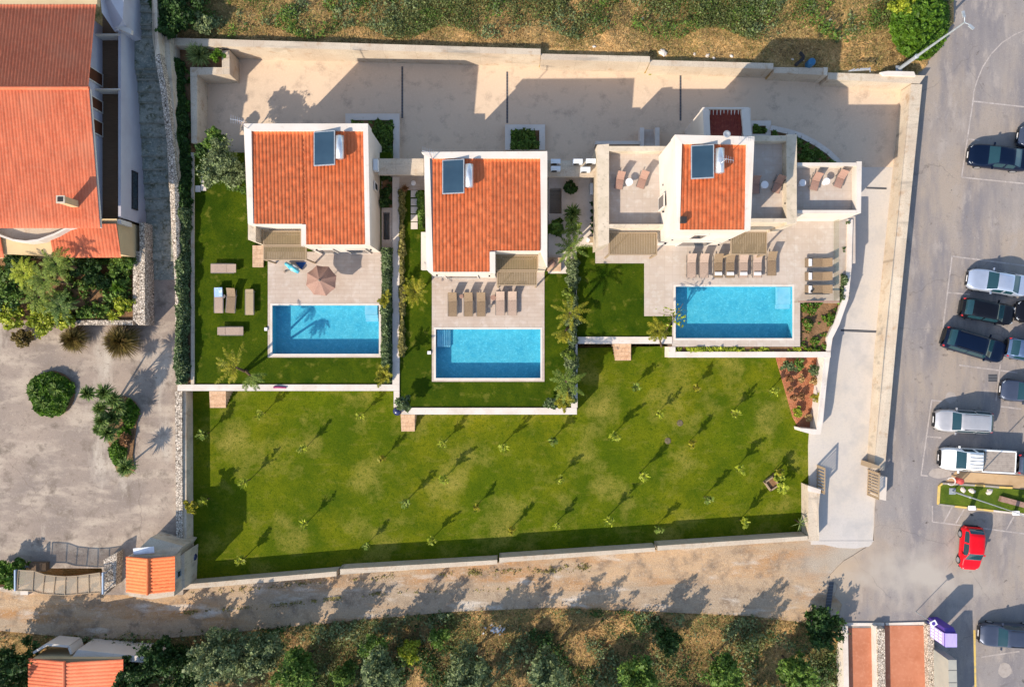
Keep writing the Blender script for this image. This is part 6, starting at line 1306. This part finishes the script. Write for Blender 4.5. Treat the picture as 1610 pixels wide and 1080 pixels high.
# planting strips as stuff
def patch_stuff(name, poly, z, n, leaf, h, fm, extra=None):
    xs_ = [p[0] for p in poly]; ys_ = [p[1] for p in poly]; out = []
    def ins(x, y):
        c = np.zeros(len(x), bool); m_ = len(poly)
        for i in range(m_):
            x1, y1 = poly[i]; x2, y2 = poly[(i+1) % m_]; c ^= ((y1 > y) != (y2 > y)) & (x < (x2-x1)*(y-y1)/((y2-y1) or 1e-9)+x1)
        return c
    x = rng.uniform(min(xs_), max(xs_), n*3); y = rng.uniform(min(ys_), max(ys_), n*3); k = ins(x, y); nz_ = noise2(x/20, y/20, 2.2, 11)
    k &= (nz_ + rng.uniform(-.25, .25, len(x)) > -.05); x, y, nz_ = x[k][:n], y[k][:n], nz_[k][:n]
    Z = z + h*np.clip(.4+nz_, .1, 1.4)*rng.uniform(.2, 1, len(x)); X = (x-CX)*(H-z)/F; Y = (CY-y)*(H-z)/F
    v, f = quads(np.stack([X, Y, Z], 1), leaf); o = mesh_obj(name, v, f, fm); o['kind'] = 'stuff'; o['label'] = extra; o['category'] = 'planting'; return o
patch_stuff('ground_cover', [(1060, 546), (1258, 546), (1302, 552), (1060, 552.6)], -.2, 3500, .09, .3, f_lime, 'thin strip of low plants below the widest pool')
patch_stuff('ground_cover', [(1258, 478), (1328, 474), (1314, 515), (1300, 552), (1258, 552)], -.25, 9000, .10, .5, f_bush, 'mixed green ground cover right of the widest pool')
patch_stuff('ground_cover', [(1258, 480), (1320, 480), (1303, 552), (1258, 552)], -.25, 1800, .10, .5, f_bark_red, 'dry rust plants among the green ground cover by the pool')
patch_stuff('ground_cover', [(1319, 350), (1331, 350), (1331, 470), (1319, 474)], -.35, 7000, .09, .6, f_hedge, 'grey green plants in the narrow bed behind the glass fence')
patch_stuff('ground_cover', [(553, 190), (618, 190), (618, 250), (553, 250)], -1.45, 2200, .14, .5, f_mid, 'shrubs in the planter behind the left villa')
patch_stuff('ground_cover', [(803, 206), (848, 206), (848, 236), (803, 236)], -1.45, 1600, .12, .5, f_mid, 'shrubs in the planter behind the middle villa')
patch_stuff('ground_cover', [(1184, 198), (1204, 198), (1204, 211), (1184, 211)], -1.45, 300, .12, .4, f_mid, 'plants in the box beside the annex')
patch_stuff('ground_cover', [(1214, 206), (1262, 216), (1300, 244), (1318, 262), (1250, 262), (1214, 250)], -1.35, 2600, .12, .35, f_mid, 'shaded plants behind the curved planter wall')
patch_stuff('ground_cover', [(601, 279), (616, 279), (616, 326), (601, 326)], -.15, 2200, .13, .7, f_dark, 'dense dark plants in the narrow bed right of the left villa')
patch_stuff('ground_cover', [(263, 100), (300, 108), (302, 330), (285, 330)], -.1, 4200, .13, .5, f_mid, 'mixed plants between the ivy bank and the planter wall')
patch_stuff('ground_cover', [(90, 408), (208, 405), (208, 500), (90, 500)], .25, 6500, .12, .7, f_mid, 'green plants filling the palm garden bed')
patch_stuff('ground_cover', [(100, 430), (208, 420), (208, 500), (110, 500)], .25, 2600, .11, .35, f_bark_red, 'rust coloured ground plants in the garden bed')
# trees near villa 1
tree(352, 262, -.05, 3.4, 1.75, 'olive tree at the upper left corner of the left villa', f_olive, 'olive_tree', 'tree', None, 70, 85, .11, trunk=.1)
tree(341, 222, -.05, 2.6, .9, 'green shrub behind the olive tree of the left villa', f_mid, 'shrub', 'shrub', None, 34, 70, .11, trunk=.05); tree(375, 285, -.05, 1.3, .9, 'low dense bush against the left villa wall', f_mid, 'shrub', 'shrub', None, 30, 70, .1, trunk=.04)
tree(318, 236, -.05, 1.4, .6, 'dark small bush at the end of the planter wall', f_dark, 'shrub', 'shrub', None, 24, 60, .11, trunk=.04)
for i, (x, y) in enumerate(((320, 283), (320, 295), (311, 297))): struct(MB().bp(x-4, y-5, x+4, y+5, .02, -.3).build('stepping_stone', m_coping))
# palms of the pool gardens
FG = 'yellow green palms beside the garden walls'
palm(372, 578, -.05, 3.3, 1.85, 'leaning palm with lime fronds hanging over the long white wall', f_ypalm, 9, .35, .5, None, base=(384, 583), amin=1.35, amax=5.0, ll=.28, lw=.036); 
palm(393, 590, -.05, 2.8, 1.2, 'green palm head right of the leaning lime palm', f_palm, 9, .3, .7, None, base=(387, 583), amin=4.2, amax=6.6)
palm(653, 459, -.05, 1.6, 1.35, 'dense lime palm left of the middle villa patio', f_ypalm, 15, .75, .6, FG, ll=.25, lw=.034)
palm(606, 470, -.05, 1.7, .85, 'short yellow palm in the hedge by the first pool corner', f_ypalm, 9, 1.0, .4, FG, lw=.04, ll=.25, base=(608, 468)); palm(604, 588, -.05, 2.0, 1.15, 'yellow palm at the lower end of the first pool hedge', f_ypalm, 13, 1.1, .4, FG, lw=.04, ll=.3, base=(608, 586))
palm(896, 492, -.05, 2.7, 1.5, 'golden palm with long forked fronds on the middle garden wall', f_ypalm, 9, .35, .6, FG, base=(896, 500), ll=.27, lw=.036); palm(889, 520, -.05, 2.2, 1.1, 'yellow palm just below the golden forked one', f_ypalm, 8, .6, .5, FG, amin=3.4, amax=5.6, base=(893, 515), ll=.25)
palm(890, 600, -.05, 2.6, 1.65, 'large palm at the lower right corner of the middle garden', f_palm, 12, .35, .7, FG, base=(890, 594), ll=.28, lw=.036); palm(887, 630, -.05, 1.9, 1.0, 'lime palm at the bottom end of the middle garden wall', f_ypalm, 9, .6, .5, FG, lw=.042)
palm(898, 390, -.05, 2.6, 1.6, 'feathery palm between the middle and right villas', f_palm, 11, .4, .6, None, base=(897, 388)); palm(900, 360, -.05, 2.2, 1.0, 'olive green palm above the feathery one between villas', f_palm, 9, .6, .6, None)
spiky(900, 334, -.05, 1.4, .75, 'dark spiky yucca in the shade between villas', f_yucca, 110, .1); spiky(899, 347, -.05, 1.0, .6, 'second dark yucca below the spiky one between villas', f_yucca, 80, .09)
tree(897, 295, -.05, 1.2, .55, 'round bush on the shaded path between villas', f_dark, 'shrub', 'shrub', None, 24, 60, .1, trunk=.04)
tree(875, 357, -.05, 1.1, .5, 'broad leaved banana plant beside the middle villa wall', f_mid, 'shrub', 'plant', None, 9, 26, .3, trunk=.04)
for i, y in enumerate((320, 332, 343.5, 354.5, 363.5)): tree(932, y, -.02, .55, .19, f'{ORD[i]} clipped ball shrub down the left wall of the tall villa', f_dark, 'ball_shrub', 'shrub', 'clipped ball shrubs in a row', 14, 26, .06, rz=.17, trunk=.03)
# right garden trees on the square lawn and by the pool
palm(1034, 520, -.05, 2.4, 1.15, 'yellow palm on the corner of the square lawn', f_ypalm, 10, .5, .7, None, base=(1040, 545), ll=.3, trunk=.08)
bt = thing('bare_tree', 'thin sparse young tree leaning over the pool corner', 'tree', W(1040, 530, -.05)); b0_ = W(1040, 530, -.05); q1 = W(1061, 498, 2.2); q2 = W(1074, 477, 2.9)
MB().tube([b0_, b0_*.5+q1*.5, q1, q2], [.05, .04, .03, .012], 6).tube([q1, W(1035, 492, 2.3)], [.025, .01], 5).tube([q1, W(1050, 503, 2.6)], [.02, .01], 5).build('trunk', m_trunk, bt)
v, f = quads(np.array(q1)+rng.normal(size=(130, 3))*[.45, .4, .3], .10); mesh_obj('crown', v, f, f_lime, bt)
tree(893, 462, -.05, 1.3, .5, 'lime shrub in the hedge strip above the golden forked palm', f_palm, 'shrub', 'shrub', None, 20, 50, .09, trunk=.03); tree(894, 556, -.05, 1.2, .5, 'lime shrub in the hedge strip level with the middle pool', f_palm, 'shrub', 'shrub', None, 20, 50, .09, trunk=.03)
tree(284, 18, .6, 2.6, 1.5, 'dark tree at the hillside corner above the agave', f_dark, 'tree', 'tree', None, 60, 70, .13); tree(322, 40, .5, 1.5, .8, 'grey green shrub at the left end of the hillside', f_olive, 'shrub', 'shrub', None, 34, 60, .11, trunk=.04); tree(268, 42, .9, 1.8, .9, 'dark bush behind the left end of the retaining wall', f_dark, 'shrub', 'shrub', None, 34, 60, .12, trunk=.04)
tree(633, 633, -.05, 1.5, .62, 'grey green shrub at the wall corner above the navy ball', f_hedge, 'shrub', 'shrub', None, 26, 60, .1, trunk=.04); tree(864, 633, -.05, 1.2, .5, 'silvery round shrub left of the bottom palm in the middle garden', f_hedge, 'shrub', 'shrub', None, 22, 55, .1, trunk=.04)
# square lawn shadow makers: slim cypress-like young trees
for px, py, h, lab in ((916, 470, 3.0, 'slim dark tree on the left edge of the square lawn'), (946, 478, 3.4, 'taller slim tree in the middle of the square lawn'), (930, 522, 2.0, 'small slim tree at the bottom of the square lawn')):
    pass
# red soil bed plants
for i, (px, py, r_, fm, lab) in enumerate(((1240, 577, .55, f_hedge, 'grey green shrub at the top left of the red soil bed'), (1255, 573, .45, f_mid, 'green shrub in the top middle of the red soil bed'), (1280, 581, .6, f_hedge, 'largest shrub at the top right of the red soil bed'), (1241, 596, .28, f_bark_red, 'small dry plant under the top left shrub of the red bed'), (1259, 595, .32, f_dry, 'pale dry plant in the upper middle of the red bed'), (1280, 600, .32, f_dry, 'pale dry plant at the right of the red bed'), (1242, 611, .25, f_bark_red, 'small dry plant in the left middle of the red bed'), (1247, 624, .28, f_bark_red, 'lower left dry plant of the red bed'), (1260, 623, .28, f_bark_red, 'dry plant right of the lower left one in the red bed'), (1253, 648, .42, f_lime, 'bright leafy plant near the bottom tip of the red bed'), (1270, 657, .25, f_dry, 'tiny plant at the bottom of the red bed'))):
    tree(px, py, -1.6, .5+r_*.5, r_, lab, fm, 'shrub', 'shrub', 'shrubs of the red soil bed', int(12+14*r_), 36, .09, trunk=.03)
palm(1285, 625, -1.6, 1.1, .55, 'small yellow palm by the wall of the red soil bed', f_ypalm, 8, .7, .5, None, nl=12, ll=.22)
# young trees dotted over the lower lawn
yt = [(416.5, 649), (570.8, 651), (996, 607.5), (1090.5, 608), (1033.5, 649), (1149.5, 648), (1209, 614), (329, 680), (481.4, 703), (605, 718), (697.7, 695), (791.4, 698), (868, 690.5), (963.3, 683), (1083.5, 694), (394, 753), (701, 749), (879.8, 749), (1006, 743), (1156.9, 734.7), (1218, 738), (329, 783), (641.3, 785), (751, 792.6), (1107, 780), (484.6, 819.3), (579.6, 852.3), (681.8, 843.7), (805.3, 828), (874.4, 821.4), (955, 812), (1031, 827), (1162.6, 816.4), (387.5, 874)]
rows = {}
for x, y in yt: rows.setdefault(0 if y < 665 else 1 if y < 726 else 2 if y < 800 else 3, []).append((x, y))
rown = ['top row', 'second row', 'third row', 'bottom row']
def young(seed, kind):
    r_ = np.random.default_rng(seed); hh = r_.uniform(1.65, 2.15)
    nb = 5 if kind else 7; parts = []
    base = np.array([0, 0, hh*.45]); 
    # slim upswept leafy branches
    for k in range(nb*2):
        a = r_.uniform(0, 6.28); zc_ = hh*r_.uniform(.42, .95); sp = .26*math.sin(math.pi*min(1, (zc_/hh-.3)/.75))+.05
        n_ = 9; p = np.stack([np.cos(a)*np.linspace(.02, sp, n_), np.sin(a)*np.linspace(.02, sp, n_), zc_+np.linspace(-.1, .2, n_)], 1); parts.append(quads(p+r_.normal(size=(n_, 3))*.035, .12))
    # a few long drooping leaves
    n_ = 8 if kind else 4; a = r_.uniform(0, 6.28, n_); d = np.stack([np.cos(a), np.sin(a), np.full(n_, .9)], 1); parts.append(blades(np.tile([0, 0, hh*.5], (n_, 1)), d, r_.uniform(.45, .75, n_), .12, .15))
    return cat(parts), hh
protos = []
for i in range(5):
    (v, f), hh = young(20+i, i % 2); t = thing('young_tree', 'x', 'tree', (0, 0, 0), 'young trees dotted over the lower lawn')
    mesh_obj('crown', v, f, [f_lime, f_lime, f_palm, f_lime, f_ypalm][i], t); MB().tube([(0, 0, 0), (.02, .01, hh*.5), (0, 0, hh*.95)], [.035, .028, .012], 6).build('trunk', m_trunk, t)
    protos.append(t)
used = set(); cnt = 0
for ri_, row in sorted(rows.items()):
    row.sort()
    for k, (x, y) in enumerate(row):
        pi_ = cnt % 5; lab = f'slender young tree on the lower lawn, {ORD[k]} from the left in the {rown[ri_]}'; loc = W(x, y, ZC); rz_ = random.random()*6.28
        if pi_ not in used: o = protos[pi_]; o.location = loc; o.rotation_euler = (0, 0, rz_); o['label'] = lab; used.add(pi_)
        else: o = dup(protos[pi_], loc, rz_, lab)
        sc_ = random.uniform(.85, 1.2); o.scale = (sc_, sc_, sc_); cnt += 1
# special lawn plants
tree(303, 796, ZC, 2.2, .5, 'yellow flowering shrub in the shade at the left edge of the lower lawn', f_ypalm, 'shrub', 'shrub', None, 16, 45, .12, trunk=.03)
spiky(1258, 822, ZC, 1.1, .8, 'pale bare branching plant at the lower right lawn corner', f_agave, 26, .05, name='plant', el0=.1, droop=.1, trunk=.04)
palm(1228, 767, ZC, .9, .7, 'lime banana plant right of the square wooden planter', f_lime, 5, .8, .4, None, nl=9, ll=.3, lw=.14, name='banana_plant'); palm(1222, 748, ZC, .8, .6, 'lime banana plant above the square wooden planter', f_lime, 5, .8, .4, None, nl=9, ll=.3, lw=.14, name='banana_plant')
# big dense tree at the top right
bt = thing('tree', 'huge dense bright green tree beside the parking lot corner', 'tree', W(1448, 40, -.6)); C_ = W(1448, 30, 1.2); n = 42000
a_ = rng.uniform(0, 2*np.pi, n); rr_ = np.sqrt(rng.uniform(0, 1, n)); px_ = 1452+rr_*np.cos(a_)*46; py_ = 26+rr_*np.sin(a_)*62
sl_ = 1-np.clip((px_-1450)*.8+(py_-40)*.9-24, 0, 999)/60; zz_ = (2.0*np.sqrt(np.clip(1-rr_**2.6, 0, 1))+.35*noise2(px_/20, py_/20, 4.2, 8))*np.clip(sl_, .15, 1)
X = (px_-CX)*(H-zz_)/F; Y = (CY-py_)*(H-zz_)/F; v, f = quads(np.stack([X, Y, -.6+zz_+rng.uniform(-.25, .1, n)], 1), .16); mesh_obj('crown', v, f, f_bush, bt)
limbs((C_.x, C_.y, -.6), 1.4, [(C_.x+random.uniform(-1.5, 1.5), C_.y+random.uniform(-2, 2), 1.0) for _ in range(7)], .2, -.6).build('trunk', m_trunk, bt)
tree(1418, 8, .3, 1.5, 1.0, 'yellow green bush at the left of the huge dense tree', f_lime, 'shrub', 'shrub', None, 40, 60, .11, trunk=.04)
# entrance left: bush by the canopy
tree(12, 900, -.8, 1.9, 1.1, 'bright bush at the left frame edge beside the curved canopy', f_bush, 'shrub', 'shrub', None, 40, 75, .12, trunk=.05); tree(33, 888, -.8, 1.2, .7, 'smaller bush behind the curved canopy', f_mid, 'shrub', 'shrub', None, 24, 60, .11, trunk=.04)
v, f = blob(1022, 114, .28, .2, ZC, .3, 160, .08); tag(mesh_obj('dry_weed', v, f, f_lime), 'tiny yellow weed at the foot of the retaining wall', 'weed')

# wild stuff: dry grass and shrub cover on the hillside and the southern scrub
def scrub(name, label, n, xr, yr_, zf, fm, kind, thr, L_=.35, seed=1, scl=1.0, ymask=None, tall=.75):
    x = rng.uniform(*xr, n); y = rng.uniform(*yr_, n); nz_ = noise2(x, y, scl, seed) + rng.normal(size=n)*.22
    k = nz_ > thr
    if ymask is not None: k &= ymask(x, y)
    x, y = x[k], y[k]; z = zf(x, y); hgt = np.clip((nz_[k]-thr), 0, 1)
    if kind == 'blade':
        d = rng.normal(size=(len(x), 3))*[1, 1, .35]; d[:, 2] = np.abs(d[:, 2])+.28; v, f = blades(np.stack([x, y, z], 1), d, L_*rng.uniform(.5, 1.3, len(x)), .024, .25)
    else:
        v, f = quads(np.stack([x, y, z+rng.uniform(.02, 1, len(x))*np.minimum(hgt*1.3*tall/.75, tall)], 1), L_)
    o = mesh_obj(name, v, f, fm); o['kind'] = 'stuff'; o['label'] = label; o['category'] = 'vegetation'
hx = (W(262, 0, 0).x, W(1500, 0, 0).x); hy = (20.9, 28.5)
hm = lambda x, y: (y > np.interp(x*20.3+CX, [255, 850, 1460], [23.75, 23.2, 21.4])) & (x*20.3+CX < 1452+(118-(CY-y*20.3))*.60)
scrub('dry_grass', 'dry golden grass over the hillside', 95000, hx, hy, hill_z, f_dry, 'blade', -.6, .34, 21, .9, hm)
scrub('dry_grass', 'olive toned dry grass over the hillside', 70000, hx, hy, hill_z, f_dryg, 'blade', -.05, .34, 22, .8, hm)
hm2 = lambda x, y: hm(x, y) & (y > 24.2+.5*np.sin(x*.9)) 
scrub('wild_shrubs', 'low green shrub cover on the hillside', 300000, hx, hy, hill_z, f_shrub, 'leaf', .22, .06, 31, .45, hm2)
scrub('wild_shrubs', 'darker shrub clumps on the hillside', 130000, hx, hy, hill_z, f_mid, 'leaf', .38, .06, 33, .7, hm2)
sx = (W(-40, 0, -2).x, W(1324, 0, -2).x); sy_ = (-30, -20.8)
def smask(x, y): yb = np.interp(x*19.5+CX, [-100, 120, 400, 700, 860, 1180, 1330], [-23.3, -23.4, -22.8, -21.5, -21.1, -21.8, -22.6]); return y < yb+.12*np.sin(x*3)+.1*np.sin(x*7.3)-.05
scrub('dry_grass', 'dry golden grass in the scrub south of the road', 90000, sx, sy_, south_z, f_dry, 'blade', -.3, .42, 41, .9, smask)
scrub('dry_grass', 'rust and olive dry grass in the scrub south of the road', 70000, sx, sy_, south_z, f_dryg, 'blade', -.15, .40, 42, .9, smask)
scrub('dry_leaves', 'dark thatch of dead stems in the scrub south of the road', 40000, sx, sy_, south_z, f_thatch, 'blade', -.1, .4, 47, .8, smask)
scrub('dry_leaves', 'brown dead stems over the hillside', 30000, hx, hy, hill_z, f_thatch, 'blade', .0, .34, 48, .8, hm)
scrub('dry_leaves', 'rust dry plants in the scrub south of the road', 40000, sx, sy_, south_z, f_bark_red, 'blade', .0, .34, 43, .9, smask)
scrub('wild_shrubs', 'tangled dark bushes in the scrub south of the road', 200000, sx, sy_, south_z, f_dark, 'leaf', .54, .10, 61, .75, smask, 1.5)
scrub('wild_shrubs', 'tall olive brush in the scrub south of the road', 120000, sx, sy_, south_z, f_olive, 'leaf', .54, .10, 63, .9, smask, 1.3)
scrub('wild_shrubs', 'taller clumped bushes over the hillside', 130000, hx, hy, hill_z, f_mid, 'leaf', .44, .085, 65, 1.1, hm2, 1.1)
scrub('wild_shrubs', 'taller grey green clumps over the hillside', 110000, hx, hy, hill_z, f_olive, 'leaf', .5, .085, 68, 1.3, hm2, 1.0)
edge = lambda x, y: smask(x, y) & ~smask(x, y+.85)
scrub('wild_shrubs', 'low verge plants along the south side of the road', 34000, sx, sy_, south_z, f_shrub, 'leaf', -.15, .08, 51, 1.2, edge)
scrub('wild_shrubs', 'low green shrubs in the scrub south of the road', 230000, sx, sy_, south_z, f_shrub, 'leaf', .30, .06, 52, .6, smask)
# grass strips in the middle and edge of the dirt road
def road_strip(pts, wd, n, seed, thr):
    xs_ = [p[0] for p in pts]; ys_ = [p[1] for p in pts]; px_ = rng.uniform(xs_[0], xs_[-1], n); py_ = np.interp(px_, xs_, ys_)+rng.normal(size=n)*wd; k = noise2(px_/20, py_/20, 4.1, seed)*.6+noise2(px_/20, py_/20, .8, seed+9)*.6+rng.normal(size=n)*.2 > thr
    px_, py_ = px_[k], py_[k]; z = RD; return np.stack([(px_-CX)*(H-z)/F, (CY-py_)*(H-z)/F, z+rng.uniform(0, .12, len(px_))], 1)
pts = np.concatenate([road_strip([(290, 962), (440, 950), (600, 932), (800, 925)], 1.8, 2600, 3, .1), road_strip([(285, 934), (420, 922), (620, 905)], 2.2, 1300, 4, .25), road_strip([(690, 901), (860, 896), (930, 890)], 2.6, 2600, 6, .28)])
v, f = quads(pts, .065); o = mesh_obj('road_weeds', v, f, f_dryg); o['kind'] = 'stuff'; o['label'] = 'weeds along the wheel tracks of the dirt road'; o['category'] = 'vegetation'
v, f = blob(1276, 968, .55, .45, -1.5, .9, 500, .08); fl_ = mesh_obj('flowering_shrub', v, f, f_pink); tag(fl_, 'pink flowering shrub beside the road end bush', 'shrub')
st_ = MB()
for k in range(26):
    q = W(780+random.gauss(0, 7), 986+random.gauss(0, 3.2), -2.0); st_.box((q.x, q.y, -1.85+random.random()*.2), (random.uniform(.08, .3), random.uniform(.06, .16), .1), random.random()*3, random.random()*.5)
tag(st_.build('stone_heap', m_wfab), 'heap of white rubble in the scrub below the road', 'rubble')
# stones along the hillside foot
for i, (px, py, r_) in enumerate(((1042, 84, .34), (934, 74, .14), (1092, 86, .14), (1112, 88, .18), (1122, 92, .13), (1150, 89, .15), (1010, 30, .12), (1305, 32, .12), (1246, 94, .12), (1262, 96, .12))):
    c_ = W(px, py, .4); z = float(hill_z(np.array([c_.x]), np.array([c_.y]))[0]); rock(px, py, r_, ['large pale boulder at the step of the retaining wall', 'small white stone left of the large boulder on the hillside', 'small white stone just right of the large boulder', 'rounded white stone, third right of the boulder', 'little white stone low against the wall in sun', 'white stone nearest the villa shadow on the hill', 'small white stone high on the hillside grass', 'white stone beside the dark shrub on the hillside', 'white stone in the shadow left of the blue barrel', 'white stone in the shadow nearest the blue barrel'][i], z=z)
